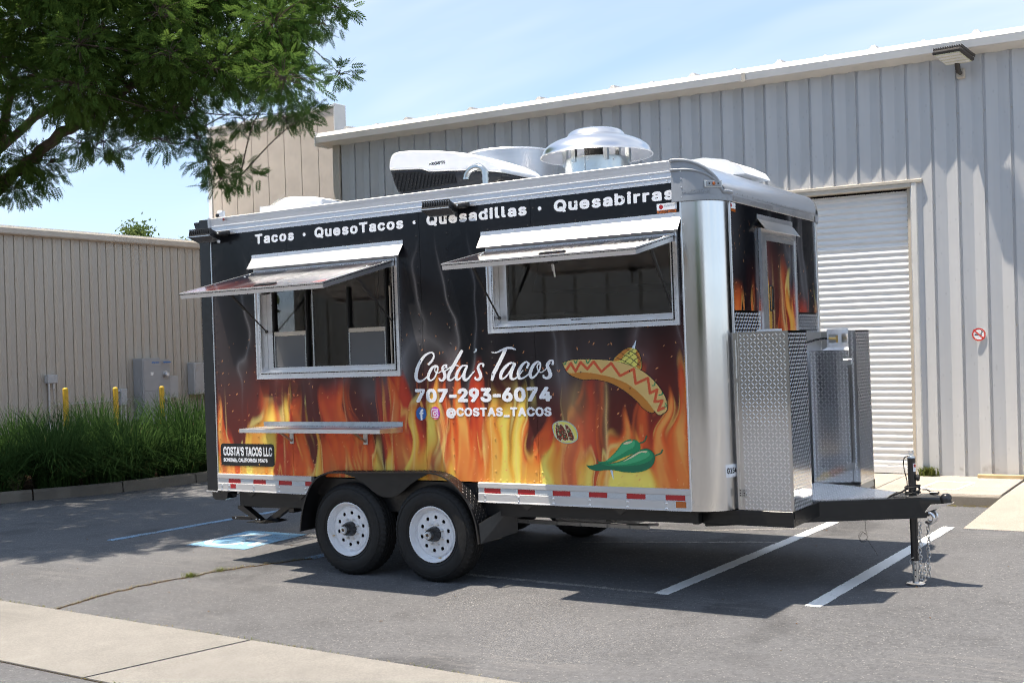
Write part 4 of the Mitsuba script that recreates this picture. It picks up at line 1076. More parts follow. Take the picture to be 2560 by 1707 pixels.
put(FT + '__roof_sheet', box((0.0, 0.035, 3.087), (4.60, W - 0.035, 3.112)), 'aluminium')
put(FT + '__rear_wall', box((-0.10, 0.03, Z0), (-0.03, W - 0.06, 3.10)), 'rear_black')
put(FT + '__rear_frame', cat([box((-0.14, -0.006, Z0 - 0.003), (0.0, 0.10, 3.128), 0.006), box((-0.14, W - 0.10, Z0 - 0.003), (0.0, W + 0.006, 3.128), 0.006), box((-0.14, 0.101, 2.9), (-0.101, W - 0.101, 3.128), 0.006)]), 'rear_black')
put(FT + '__rear_gutter', box((-0.205, -0.004, 3.085), (-0.141, W, 3.112), 0.004), 'rear_black')
put(FT + '__rear_gutter_bracket', hull([(-0.20, 0.0, 3.085), (-0.141, 0.0, 3.085), (-0.141, 0.0, 2.90), (-0.20, 0.02, 3.085), (-0.141, 0.02, 3.085), (-0.141, 0.02, 2.90)]), 'rear_black')
put(FT + '__edge_trim', box((0.0005, -0.010, Z0), (0.0115, 0.02, ZR), 0.003), 'aluminium')
put(FT + '__rear_sill', box((-0.15, -0.008, 0.640), (-0.002, 0.05, 0.652), 0.002), 'aluminium')


def along_x(profile, x0, x1):
    m = extr(Polygon(profile), x1 - x0)
    v = m.vertices.copy()
    m.vertices = np.c_[x0 + v[:, 2], v[:, 0], v[:, 1]]
    return m


rail = [(0.03, 3.135), (0.010, 3.135), (0.002, 3.128), (0.010, 3.062), (-0.004, 3.057), (-0.004, 3.050), (0.003, 3.046), (0.003, 3.016), (-0.007, 3.011), (-0.007, 3.006), (-0.003, 3.001), (-0.003, 2.972), (0.03, 2.979)]
put(FT + '__roof_rail', along_x(rail, 0.002, 4.598), 'aluminium_rail', smooth=20)
put(FT + '__roof_rail', along_x([(W - a, b) for a, b in rail][::-1], 0.002, 4.598), 'aluminium_rail', smooth=20)
put(FT + '__rail_end_cap', box((-0.004, -0.024, 2.985), (0.0015, 0.03, 3.138), 0.002), 'aluminium')
FL0, FL1 = 1.108, 2.868
sk = [(0.02, 0.812), (-0.014, 0.812), (-0.020, 0.806), (-0.020, 0.772), (-0.013, 0.768), (-0.013, 0.728), (-0.019, 0.724), (-0.019, 0.668), (-0.024, 0.662), (-0.024, 0.656), (0.02, 0.656)]
for a, b in ((0.012, 0.86), (0.8605, FL0 + 0.03), (FL1 - 0.01, L - 0.002)):
    put(FT + '__skirt_rail', along_x(sk, a, b), 'skirt_white', smooth=20)
reds = [0.145, 0.451, 0.758, 1.063] + [2.913 + 0.3082 * i for i in range(6)]
for a in reds:
    b = a + 0.150
    if a > 1.0 and a < 1.1:
        b = FL0 + 0.03
    put(FT + '__red_reflector', box((a, -0.0142, 0.7295), (b, -0.0132, 0.7665)), 'tape_red')
    if b + 0.153 < L:
        if not 0.9 < a < 1.1:
            put(FT + '__white_reflector', box((b + 0.002, -0.0142, 0.7295), (min(b + 0.155, L - 0.01), -0.0132, 0.7665)), 'tape_white')
put(FT + '__red_reflector', box((0.172, -0.0202, 0.683), (0.238, -0.0192, 0.722)), 'tape_red', label='small square red reflector under the tape')
put(FT + '__amber_reflector', box((4.535, -0.0225, 0.680), (4.612, -0.0192, 0.724), 0.001), 'lamp_amber', label='small amber reflector at the front lower corner')
bolts = [(0.064, z) for z in (0.706, 0.670)] + [(0.152, z) for z in (0.706, 0.670)]
for x in [0.458, 0.765, 1.071] + [2.919 + 0.3082 * i for i in range(6)]:
    bolts += [(x, 0.708), (x, 0.672)]
put(FT + '__skirt_bolt', domes([(x, -0.019, z) for x, z in bolts], (0, -1, 0), 0.011), 'chrome', smooth=True, kind='stuff', label='round bolt heads on the skirt')
riv = [(x, -0.003, 2.988) for x in np.arange(0.30, 4.60, 0.0625)] + [(x, 0.003, 3.030) for x in np.arange(0.22, 4.6, 0.42)]
put(FT + '__rail_rivet', domes(riv, (0, -1, 0), 0.0085), 'chrome', smooth=True, kind='stuff', label='rivet rows on the roof rail')
riv = []
for x in (0.045, 0.52, 0.923 - 0.03, 0.923 + 0.03, 1.40, 1.85, 2.36 - 0.03, 2.63, 3.02, 3.41 - 0.028, 3.41 + 0.028, 3.80, 4.20, 4.615):
    step = 0.075 if x < 0.1 or x > 4.6 else 0.125
    for z in np.arange(0.90, 2.95, step):
        if not any(a - 0.05 < x < b + 0.05 and c - 0.05 < z < d + 0.17 for a, b, c, d in WIN):
            riv.append((x, -0.0003, z))
riv += [(x, -0.0003, 0.830) for x in np.arange(0.06, 4.62, 0.060) if not 1.15 < x < 2.85]
put(FT + '__panel_rivet', domes(riv, (0, -1, 0), 0.0085), 'side_print', smooth=True, kind='stuff', label='small rivets printed over with the wrap')

# front: rounded corner posts, nose roof, cast corner caps
arc = [(L + RC * math.sin(a), RC - RC * math.cos(a)) for a in np.linspace(0, math.pi / 2, 19)]


def loft(path, z0, z1):
    n = len(path)
    p = V(path)
    v = np.vstack([np.c_[p, np.broadcast_to(z0, n)], np.c_[p, np.broadcast_to(z1, n)]])
    f = []
    for i in range(n - 1):
        f += [[i, i + 1, n + i + 1], [i, n + i + 1, n + i]]
    return trimesh.Trimesh(v, V(f), process=False)


put(FT + '__corner_post', loft([(L - 0.001, -0.004)] + [(x + 0.003, y - 0.003) for x, y in arc] + [(XF + 0.003, 0.275)], 0.655, ZC + 0.003), 'aluminium_corner', smooth=40, label='rounded brushed metal corner post')
put(FT + '__corner_post', loft([(XF + 0.003, W - 0.275)] + [(x + 0.003, W - y + 0.003) for x, y in arc][::-1] + [(L, W)], 0.655, ZC + 0.003), 'aluminium_corner', smooth=40)
put(FT + '__post_edge_trim', box((L - 0.012, -0.013, 0.655), (L + 0.002, 0.01, ZC), 0.003), 'aluminium')
put(FT + '__post_edge_trim', box((XF - 0.004, 0.262, 0.655), (XF + 0.012, 0.280, ZC), 0.003), 'aluminium')
put(FT + '__post_edge_trim', box((XF - 0.004, W - 0.280, 0.655), (XF + 0.012, W - 0.262, ZC), 0.003), 'aluminium')
put(FT + '__post_rivet', domes([(L + 0.012, -0.0085, z) for z in np.arange(0.72, 2.82, 0.15)], (0, -1, 0), 0.006), 'zinc', smooth=True, kind='stuff', label='rivets down the corner post')


def nose(x):
    t = np.clip((x - 4.60) / (XF - 4.60), 0, 1)
    return 2.885 + 0.236 * np.sqrt(np.maximum(0, 1 - t**2.2))


xs = 4.60 + (XF - 4.60) * np.sin(np.linspace(0, np.pi / 2, 22))
ys = []
for x in xs:
    c = max(0.0, x - L)
    inset = RC - math.sqrt(max(0.0, RC**2 - c**2))
    ys.append(inset)
ny = 14
v, f = [], []
for x, i in zip(xs, ys):
    for t in np.linspace(0, 1, ny):
        v.append((x, i + (W - 2 * i) * t, float(nose(x))))
for i in range(len(xs) - 1):
    for j in range(ny - 1):
        a = i * ny + j
        f += [[a, a + ny, a + ny + 1], [a, a + ny + 1, a + 1]]
put(FT + '__nose_roof', trimesh.Trimesh(V(v), V(f), process=False), 'spun_aluminium', smooth=60, label='rounded shiny metal nose of the roof')
put(FT + '__front_rail', box((XF - 0.01, 0.27, 2.838), (XF + 0.006, W - 0.27, 2.888), 0.003), 'aluminium')
put(FT + '__nose_rivet', domes([(XF + 0.001, y, 2.905) for y in np.arange(0.34, W - 0.3, 0.105)] + [(XF + 0.006, y, 2.862) for y in np.arange(0.38, W - 0.3, 0.16)], (1, 0, 0), 0.006), 'steel_dull', smooth=True, kind='stuff', label='rivet row along the nose')
for flip in (False, True):
    path = [(4.585, -0.016), (4.62, -0.018), (L, -0.018)] + [(L + (RC + 0.018) * math.sin(a), RC - (RC + 0.018) * math.cos(a)) for a in np.linspace(0, math.pi / 2, 15)] + [(XF + 0.018, 0.29)]
    top = [float(nose(min(max(x, 4.60), XF - 0.0002))) + 0.004 for x, y in path]
    top[-1] = 2.90
    if flip:
        q = [(x, W - y) for x, y in path][::-1]
        put(FT + '__corner_cap', loft(q, ZC - 0.004, top[::-1]), 'cast_grey', smooth=40)
        continue
    cap = put(FT + '__corner_cap', loft(path, ZC - 0.004, top), 'cast_grey', smooth=40, label='grey cast corner cap with raised ribs')
    rim = V([(x, y - 0.006 if x < L else y, t) for (x, y), t in zip(path, top)])
    put(cap + '__upper_rib', tube(spline(rim, 3), 0.013, 8), 'cast_grey', smooth=60)
    low = []
    for k, ((x, y), t) in enumerate(zip(path, top)):
        low.append((x, y - 0.008 if x < L else y, ZC + (t - ZC) * (0.765 if k < 3 else 0.765 + 0.23 * ((k - 3) / (len(path) - 4)) ** 1.5)))
    put(cap + '__lower_rib', tube(spline(low[:-1], 3), 0.011, 8), 'cast_grey', smooth=60)
    put(cap + '__rivet', domes([(L + 0.012, -0.019, z) for z in (2.86, 2.93, 2.99, 3.045)] + [(x, y - 0.003, 2.852) for x, y in [(L + 0.055, -0.009), (L + 0.105, 0.008)]], (0, -1, 0), 0.007), 'chrome', smooth=True, kind='stuff', label='rivets on the cap')
    put(cap + '__base_band', loft([(x + (0.004 if x > L else 0), y - 0.004) for x, y in path], ZC - 0.003, ZC + 0.035), 'cast_grey', smooth=40)
    # clearance lamp in a recess of the cap
    a0 = math.radians(52)
    c = V([L + (RC + 0.020) * math.sin(a0), RC - (RC + 0.020) * math.cos(a0), 2.945])
    M = T(np.r_[np.c_[[math.cos(a0), math.sin(a0), 0], [0, 0, 1], [math.sin(a0), -math.cos(a0), 0], c], [[0, 0, 0, 1]]].tolist())
    cl = sub(FT, 'clearance_lamp')
    put(cl + '__bezel', box((-0.070, -0.026, -0.01), (0.070, 0.026, 0.004), 0.003), 'steel_dull', to_world=M)
    put(cl + '__base', box((-0.058, -0.019, 0.0042), (0.058, 0.019, 0.009), 0.003), 'cast_grey', to_world=M)
    put(cl + '__lens', lathe([(0.0, 0.012), (0.009, 0.010), (0.012, 0.004), (0.012, 0)], (0, 0, 0.009), sides=20), 'lamp_amber', smooth=40, to_world=M)
    for q in (-0.035, 0.035):
        put(cl + '__screw', lathe([(0.0, 0.002), (0.006, 0.001), (0.006, 0)], (q, 0, 0.009), sides=12), 'ink_black', to_world=M)
    emb = fit_text('MORGAN', 0.0, 0.165, 0, 0.028, 0.02, 0.18)
    star = unary_union([LineString([(-0.035, 0.014), (-0.010, 0.014)]).buffer(0.003), LineString([(-0.022, 0.003), (-0.018, 0.026)]).buffer(0.003)])
    m = extr(unary_union([emb, star]), 0.0035)
    vv = m.vertices.copy()
    s = vv[:, 0] + 0.052
    ang = np.clip(s, 0, None) / (RC + 0.018)
    r = RC + 0.018 + vv[:, 2] + 0.001
    m.vertices = np.c_[L + r * np.sin(ang), RC - r * np.cos(ang), 2.882 + vv[:, 1]]
    put(cap + '__embossed_name', m, 'cast_grey')
# front wall
put(FT + '__front_wall', yz(rect2(0.272, 0.66, W - 0.272, 2.886), XF, 0.05), 'front_print')
put(FT + '__front_wall_core', box((XF - 0.09, 0.26, 0.66), (XF - 0.0505, W - 0.26, 2.88)), 'interior_wall')
for a, b in ((0.283, 0.835), (1.662, W - 0.283)):
    pl = put(FT + '__lower_front_plate', box((XF - 0.001, a, 0.66), (XF + 0.004, b, 2.06)), 'diamond_plate', label='diamond tread plate beside the front door')
    put(pl + '__tread_lugs', tread((XF + 0.004, a, 0.66), (0, 1, 0), (0, 0, 1), b - a, 1.40), 'diamond_lug', kind='stuff', label='raised lozenges')
fd = sub(FT, 'front_door')
D0, D1, DZ = 0.842, 1.655, 2.685
put(fd + '__frame', yz(rect2(D0, 0.68, D1, DZ).difference(rect2(D0 + 0.075, 0.66, D1 - 0.022, DZ - 0.05)), XF + 0.026, 0.024), 'aluminium')
put(fd + '__inner_frame', yz(rect2(D0 + 0.076, 0.70, D1 - 0.023, DZ - 0.051).difference(rect2(D0 + 0.135, 0.66, D1 - 0.036, DZ - 0.085)), XF + 0.018, 0.016), 'aluminium')
put(fd + '__panel', yz(rect2(D0 + 0.136, 1.87, D1 - 0.037, DZ - 0.086), XF + 0.010, 0.008), 'door_print')
put(fd + '__kick_plate', yz(rect2(D0 + 0.136, 0.70, D1 - 0.037, 1.868), XF + 0.010, 0.008), 'diamond_plate')
put(fd + '__latch', box((XF + 0.0105, 1.02, 2.06), (XF + 0.018, 1.085, 2.26), 0.003), 'black_plastic')
put(fd + '__latch_ring', yz(rect2(1.030, 2.075, 1.075, 2.245).buffer(0.004).difference(rect2(1.038, 2.085, 1.067, 2.235)), XF + 0.025, 0.007), 'chrome')
fa = sub(FT, 'door_drip_cap')
put(fa + '__flange', box((XF + 0.001, D0 - 0.006, 2.755), (XF + 0.006, D1 - 0.016, 2.790)), 'aluminium')
put(fa + '__hood', hull([(XF + 0.004, D0 - 0.006, 2.756), (XF + 0.004, D1 - 0.016, 2.756), (XF + 0.068, D0 - 0.006, 2.668), (XF + 0.068, D1 - 0.016, 2.668), (XF + 0.001, D0 - 0.006, 2.754), (XF + 0.001, D1 - 0.016, 2.754), (XF + 0.065, D0 - 0.006, 2.666), (XF + 0.065, D1 - 0.016, 2.666)]), 'chrome')
# ------------------------------------------------------------------ the food trailer: windows, hatches, drip caps
OUT = [(0.555, 2.140, 1.660, 2.636), (3.012, 4.613, 1.970, 2.636)]
HATCH = [(0.585, 2.125, -0.925, 2.392), (3.030, 4.600, -0.660, 2.476)]
NAMES = ['left serving window, the taller one with two insect screens', 'right serving window, wide and low with one dark pane']
for k in range(2):
    a, b, c, d = OUT[k]
    i0, i1, iz0, iz1 = WIN[k]
    wd = sub(FT, 'serving_window')
    flange = rect2(a, c, b, d).difference(rect2(i0 + 0.001, iz0 + 0.001, i1 - 0.001, iz1 - 0.001))
    put(wd + '__flange', xz(flange, -0.020, 0.019), 'aluminium', label=NAMES[k])
    put(wd + '__outer_lip', xz(rect2(a - 0.004, c - 0.004, b + 0.004, d + 0.002).difference(rect2(a + 0.009, c + 0.009, b - 0.009, d - 0.009)), -0.030, 0.028), 'aluminium')
    put(wd + '__inner_lip', xz(rect2(i0 - 0.002, iz0 - 0.002, i1 + 0.002, iz1 + 0.002).difference(rect2(i0 + 0.006, iz0 + 0.006, i1 - 0.006, iz1 - 0.006)), -0.028, 0.02), 'aluminium')
    put(wd + '__seal', xz(rect2(i0 - 0.010, iz0 - 0.010, i1 + 0.010, iz1 + 0.010).difference(rect2(i0 - 0.003, iz0 - 0.003, i1 + 0.003, iz1 + 0.003)), -0.024, 0.01), 'seal_black')
    t = 0.008
    put(wd + '__reveal', cat([box((i0, -0.007, iz0), (i0 + t, 0.13, iz1)), box((i1 - t, -0.007, iz0), (i1, 0.13, iz1)), box((i0 + t, -0.007, iz0), (i1 - t, 0.13, iz0 + t)), box((i0 + t, -0.007, iz1 - t), (i1 - t, 0.13, iz1))]), 'aluminium')
    scr = [(x, -0.0202, z) for x in np.linspace(i0, i1, 10) for z in ((c + iz0) / 2,)] + [(x, -0.0202, z) for x in ((b + i1) / 2,) for z in np.linspace(c + 0.1, d - 0.08, 7)]
    put(wd + '__screw', domes(scr, (0, -1, 0), 0.005), 'steel_dull', smooth=True, kind='stuff', label='screws round the frame')
    # sliding sash: bottom and side tracks, mullions, panes
    yb = 0.070
    put(wd + '__sash', xz(rect2(i0 + 0.010, iz0 + 0.010, i1 - 0.010, iz1 - 0.010).difference(rect2(i0 + 0.075, iz0 + 0.045, i1 - 0.030, iz1 - 0.035)), yb - 0.012, 0.03), 'aluminium')
    put(wd + '__track_lip', box((i0 + 0.012, 0.020, iz0 + 0.0085), (i1 - 0.012, 0.026, iz0 + 0.026)), 'aluminium')
    if k == 0:
        for x in (0.690, 1.078, 1.545, 1.955):
            put(wd + '__mullion', box((x - 0.012, yb - 0.020, iz0 + 0.046), (x + 0.004, yb + 0.008, iz1 - 0.036 if x > 1.9 or x < 0.8 else 2.42), 0.002), 'seal_black')
        for x0, x1 in ((0.698, 1.066), (1.551, 1.942)):
            put(wd + '__insect_screen', box((x0, yb - 0.0165, iz0 + 0.047), (x1, yb - 0.0155, 2.068)), 'insect_screen', label='grey insect screen with a pale top bar')
            put(wd + '__screen_bar', box((x0, yb - 0.022, 2.032), (x1, yb - 0.0142, 2.068), 0.002), 'trim_tan')
            put(wd + '__screen_edge', cat([box((x0 - 0.001, yb - 0.021, iz0 + 0.047), (x0 + 0.008, yb - 0.0142, 2.031)), box((x1 - 0.008, yb - 0.021, iz0 + 0.047), (x1, yb - 0.0142, 2.031))]), 'steel_dull')
        put(wd + '__mullion', box((1.125, yb + 0.004, iz0 + 0.046), (1.137, yb + 0.012, iz1 - 0.036)), 'steel_dull')
        put(wd + '__mullion', box((1.985, yb - 0.010, iz0 + 0.046), (1.993, yb + 0.0, 2.40)), 'trim_tan')
        panes = [(i0 + 0.07, 1.13), (1.132, i1 - 0.026)]
    else:
        panes = [(i0 + 0.07, 3.82), (3.822, i1 - 0.026)]
    for x0, x1 in panes:
        q = trimesh.Trimesh(V([(x0, yb + 0.010, iz0 + 0.042), (x1, yb + 0.010, iz0 + 0.042), (x1, yb + 0.010, iz1 - 0.032), (x0, yb + 0.010, iz1 - 0.032)]), V([[0, 1, 2], [0, 2, 3]]), process=False)
        put(wd + '__pane', q, 'window_glass')
    if k == 1:
        put(wd + '__slide_latch', box((3.72, 0.018, iz0 + 0.027), (3.80, 0.034, iz0 + 0.034)), 'seal_black')

    # the hatch, hinged above the opening and propped out flat
    x0, x1, yo, zo = HATCH[k]
    yh, zh = -0.036, 2.604
    dv = V([0, yo - yh, zo - zh])
    ln = float(np.linalg.norm(dv))
    dv /= ln
    nv = np.cross(V([1.0, 0, 0]), dv)
    nv = nv if nv[2] > 0 else -nv
    HM = T(np.vstack([np.c_[[1, 0, 0], dv, nv, [0, yh, zh]], [[0, 0, 0, 1]]]).tolist())
    ht = sub(FT, 'serving_hatch')
    put(ht + '__skin', box((x0 + 0.016, 0.012, -0.004), (x1 - 0.016, ln - 0.016, 0.0)), 'hatch_print', to_world=HM, label='glossy printed upper face of the open hatch')
    rim = rect2(x0, 0.0, x1, ln).difference(rect2(x0 + 0.014, 0.014, x1 - 0.014, ln - 0.014))
    put(ht + '__edge_trim', xy(rim, -0.008, 0.0105), 'aluminium', to_world=HM)
    put(ht + '__edge_seal', xy(rect2(x0 - 0.003, 0.0, x1 + 0.003, ln + 0.003).difference(rect2(x0 + 0.01, 0.01, x1 - 0.01, ln - 0.01)), -0.0135, 0.005), 'seal_black', to_world=HM)
    put(ht + '__frame', xy(rect2(x0 + 0.004, 0.004, x1 - 0.004, ln - 0.004).difference(rect2(x0 + 0.03, 0.03, x1 - 0.03, ln - 0.03)), -0.046, 0.032), 'aluminium', to_world=HM)
    put(ht + '__underside', box((x0 + 0.0305, 0.0305, -0.020), (x1 - 0.0305, ln - 0.0305, -0.0145)), 'trim_white', to_world=HM)
    put(ht + '__hinge', tube([(x0, yh + 0.004, zh + 0.006), (x1, yh + 0.004, zh + 0.006)], 0.009, 8), 'aluminium', smooth=60)
    put(ht + '__hinge_leaf', box((x0, -0.008, zh + 0.004), (x1, 0.001 - 0.004, 2.634)), 'aluminium')
    mid = x0 + (x1 - x0) * (0.56 if k == 0 else 0.56)
    lt = put(ht + '__latch', xy(rect2(mid - 0.085, ln - 0.135, mid + 0.085, ln - 0.075).buffer(0.008).difference(rect2(mid - 0.065, ln - 0.118, mid + 0.065, ln - 0.095)), 0.0005, 0.010), 'black_plastic', to_world=HM, label='black paddle latch on the hatch')
    put(ht + '__latch_paddle', box((mid - 0.060, ln - 0.116, 0.001), (mid + 0.060, ln - 0.097, 0.006), 0.002), 'rear_black', to_world=HM)
    put(ht + '__latch_case', box((mid - 0.03, ln - 0.12, -0.075), (mid + 0.03, ln - 0.07, -0.047), 0.004), 'black_plastic', to_world=HM)
    if k == 1:
        put(ht + '__key', cat([box((mid - 0.006, ln - 0.10, -0.17), (mid + 0.006, ln - 0.097, -0.076)), box((mid - 0.012, ln - 0.106, -0.125), (mid - 0.008, ln - 0.09, -0.076))]), 'zinc', to_world=HM)
    for q in (0.06, 0.19):
        put(ht + '__corner_stud', lathe([(0.0, 0.006), (0.008, 0.005), (0.011, 0.0)], (x0 + q * 0.5, 0.05 + q, 0.0), sides=12), 'chrome', smooth=60, to_world=HM)
        put(ht + '__corner_stud', lathe([(0.0, 0.006), (0.008, 0.005), (0.011, 0.0)], (x1 - q * 0.5, 0.05 + q, 0.0), sides=12), 'chrome', smooth=60, to_world=HM)
    # gas struts
    for s, xx in ((-1, x0 + 0.048), (1, x1 - 0.040)):
        top = V([xx, yh, zh]) + dv * (ln * 0.52) - nv * 0.03
        bot = V([xx + 0.012 * -s, 0.012, 2.075 if k == 0 else 2.085])
        m = bot + (top - bot) * 0.5
        st = sub(FT, 'gas_strut')
        put(st + '__rod', cyl(bot, m, 0.0065, 10), 'seal_black', smooth=60)
        put(st + '__cylinder', cyl(m, top, 0.0125, 12), 'black_plastic', smooth=60)
        put(st + '__ball_joint', lathe([(0.0, -0.016), (0.012, -0.010), (0.016, 0.0), (0.012, 0.010), (0.0, 0.016)], bot, sides=12), 'black_plastic', smooth=60)
        put(st + '__bracket', box(top + V([-0.012, -0.03, -0.006]), top + V([0.012, 0.03, 0.014]), 0.003), 'steel_dull')
    # drip cap above
    e0, e1 = ((0.511, 2.195), (2.955, 4.645))[k]
    dc = sub(FT, 'drip_cap')
    put(dc + '__flange', box((e0, -0.006, 2.728), (e1, -0.001, 2.760)), 'aluminium')
    pr = [(-0.004, 2.730), (-0.074, 2.634), (-0.070, 2.629), (-0.065, 2.636), (0.0 - 0.0015, 2.726)]
    put(dc + '__hood', along_x(pr, e0, e1), 'aluminium_bright')
    put(dc + '__screw', domes([(x, -0.006, 2.746) for x in np.linspace(e0 + 0.05, e1 - 0.05, 7)], (0, -1, 0), 0.006), 'steel_dull', smooth=True, kind='stuff', label='screws along the drip cap')

# inside, seen dimly through the glass
put(FT + '__interior_counter', box((0.3, 1.85, 0.85), (4.4, W - 0.06, 1.62), 0.01), 'interior_steel')
put(FT + '__interior_hood', hull([(2.6, 1.35, 2.35), (4.4, 1.35, 2.35), (2.6, W - 0.06, 2.35), (4.4, W - 0.06, 2.35), (2.6, 1.6, 2.85), (4.4, 1.6, 2.85), (2.6, W - 0.06, 2.85), (4.4, W - 0.06, 2.85)]), 'interior_steel')
put(FT + '__interior_fridge', box((0.6, 1.75, 0.85), (1.25, W - 0.07, 2.55), 0.02), 'interior_steel')
put(FT + '__interior_shelf', box((1.5, 2.1, 2.15), (2.5, W - 0.06, 2.18)), 'interior_steel')
put(FT + '__ceiling_lamp', lathe([(0.0, -0.05), (0.10, -0.045), (0.13, -0.01), (0.13, 0.0)], (3.95, 0.75, 3.039), sides=24), 'seal_black', smooth=40)
put(FT + '__interior_counter', box((0.45, 0.16, 0.85), (4.5, 0.62, 1.63), 0.01), 'interior_steel')

# folding shelf under the left window
sh = sub(FT, 'serving_shelf')
put(sh + '__back_flange', box((0.594, -0.007, 1.243), (2.133, -0.001, 1.282)), 'steel_dull')
put(sh + '__top', box((0.594, -0.306, 1.230), (2.133, -0.0075, 1.240), 0.001), 'aluminium')
put(sh + '__front_edge', box((0.594, -0.311, 1.206), (2.133, -0.3065, 1.2405), 0.002), 'aluminium')
for x in (0.5945, 2.128):
    put(sh + '__side_edge', hull([(x, -0.306, 1.206), (x + 0.004, -0.306, 1.206), (x, -0.306, 1.2295), (x + 0.004, -0.306, 1.2295), (x, -0.008, 1.195), (x + 0.004, -0.008, 1.195), (x, -0.008, 1.2295), (x + 0.004, -0.008, 1.2295)]), 'aluminium')
for x in (0.92, 1.74):
    put(sh + '__bracket_plate', box((x - 0.022, -0.012, 1.09), (x + 0.022, -0.001, 1.229), 0.002), 'steel_dull')
    put(sh + '__bracket_arm', tube([(x, -0.012, 1.115), (x, -0.19, 1.222)], 0.010, 6), 'steel_dull')

# ------------------------------------------------------------------ the food trailer: lettering and printed pictures
LY = -0.0028
for txt, x0, x1 in (('Tacos', 0.557, 1.016), ('QuesoTacos', 1.253, 2.204), ('Quesadillas', 2.439, 3.379), ('Quesabirras', 3.620, 4.596)):
    put(FT + '__menu_lettering', xz(spaced_text(txt, x0, x1, 2.857, 0.082, 0.044, 0.17), LY, 0.002), 'letter_white', label=f'white lettering reading {txt}')
for x in (1.135, 2.316, 3.495):
    put(FT + '__menu_dot', xz(Point(x, 2.893).buffer(0.0155, 16), LY, 0.002), 'letter_white')
put(FT + '__phone_number', xz(spaced_text('707-293-6074', 2.266, 3.541, 1.440, 0.104, 0.055, 0.09), LY, 0.002), 'letter_white', label='white phone number')
put(FT + '__handle_lettering', xz(spaced_text('@COSTAS_TACOS', 2.568, 3.536, 1.327, 0.065, 0.050, 0.075), LY, 0.002), 'letter_white', label='white social media handle')

ART1 = V([[0.0006384, -0.0000224, 2.1516559], [-0.0000096, -0.000532, 1.9318196]])     # artwork units -> panel metres
ART2 = V([[0.0008073, -0.0000292, 3.5426998], [-0.0000034, -0.0007237, 1.937514]])


def art(a, pts):
    p = V(pts, dtype=float)
    return np.c_[p, np.ones(len(p))] @ a.T


def brush(pts, w0, w1=None, n=10):
    """A pen stroke through the points, its width running from w0 over the middle (w0+w1)/2 to w1, or following a list of widths."""
    p = spline(pts, n)
    w = np.interp(np.linspace(0, 1, len(p)), np.linspace(0, 1, len(w0)), w0) if isinstance(w0, (list, tuple)) else np.linspace(w0, w0 if w1 is None else w1, len(p))
    return unary_union([LineString([p[i], p[i + 1]]).buffer(0.25 * (w[i] + w[i + 1]), 6) for i in range(len(p) - 1)])


S = [brush([(420, 345), (465, 300), (500, 230), (482, 178), (430, 175), (350, 225), (275, 330), (230, 450), (225, 560), (275, 605), (340, 580), (410, 520), (455, 440)], [34, 34, 26, 22, 30, 44, 52, 52, 42, 26, 20, 16]),
     brush([(560, 385), (520, 372), (465, 410), (420, 500), (415, 565), (450, 590), (505, 555), (548, 470), (560, 400), (525, 395), (510, 440), (550, 480), (620, 450), (665, 400)], [24, 30, 44, 44, 30, 22, 22, 22, 16, 14, 14, 14, 14]),
     brush([(690, 398), (690, 362), (645, 372), (630, 420), (660, 480), (668, 535), (640, 585), (600, 590), (585, 562)], [30, 24, 26, 40, 46, 40, 28, 24]),
     brush([(922, 160), (870, 250), (790, 390), (735, 490), (718, 560), (745, 588), (795, 565), (850, 500)], [44, 50, 50, 48, 42, 28, 20, 16]),
     brush([(640, 470), (700, 430), (770, 385), (830, 366), (878, 376)], [14, 18, 24, 26, 12]),
     brush([(985, 372), (930, 378), (875, 440), (842, 520), (845, 575), (885, 570), (940, 500), (1000, 380), (962, 480), (955, 560), (985, 585), (1035, 545), (1080, 490), (1110, 455)], [22, 30, 44, 46, 34, 20, 20, 40, 46, 42, 26, 18, 16]),
     brush([(1132, 124), (1137, 155), (1105, 178)], [10, 24, 14]),
     brush([(1240, 382), (1238, 350), (1190, 352), (1165, 405), (1188, 470), (1205, 530), (1175, 578), (1130, 572), (1124, 545)], [30, 24, 26, 42, 48, 42, 30, 24]),
     brush([(1362, 184), (1430, 188), (1510, 152), (1590, 124), (1650, 128), (1705, 148)], [10, 18, 28, 34, 34, 16]),
     brush([(1560, 150), (1495, 290), (1435, 410), (1390, 500), (1372, 578)], [50, 52, 54, 52, 40]),
     brush([(1690, 352), (1635, 342), (1560, 400), (1502, 490), (1495, 560), (1540, 562), (1610, 490), (1690, 360), (1650, 460), (1640, 550), (1680, 575), (1750, 525), (1810, 450)], [22, 30, 44, 48, 38, 22, 20, 42, 48, 42, 26, 18, 16]),
     brush([(1868, 410), (1888, 355), (1850, 330), (1790, 385), (1748, 480), (1755, 555), (1805, 562), (1880, 510), (1935, 440)], [34, 28, 24, 40, 50, 44, 24, 18, 16]),
     brush([(2050, 345), (2005, 332), (1945, 395), (1912, 490), (1930, 555), (1985, 525), (2040, 440), (2050, 365), (2012, 375), (2015, 440), (2060, 480), (2130, 430), (2185, 345)], [22, 30, 46, 46, 30, 22, 22, 18, 14, 14, 14, 14]),
     brush([(2222, 365), (2222, 315), (2175, 322), (2145, 380), (2172, 450), (2190, 520), (2155, 558), (2100, 552), (2096, 522)], [30, 24, 28, 44, 50, 44, 30, 24])]
script = affinity.affine_transform(unary_union(S), [ART1[0, 0], ART1[0, 1], ART1[1, 0], ART1[1, 1], ART1[0, 2], ART1[1, 2]])
put(FT + '__script_lettering', xz(script.simplify(0.0006), LY, 0.002), 'letter_white', label="white brush script with the name of the business")

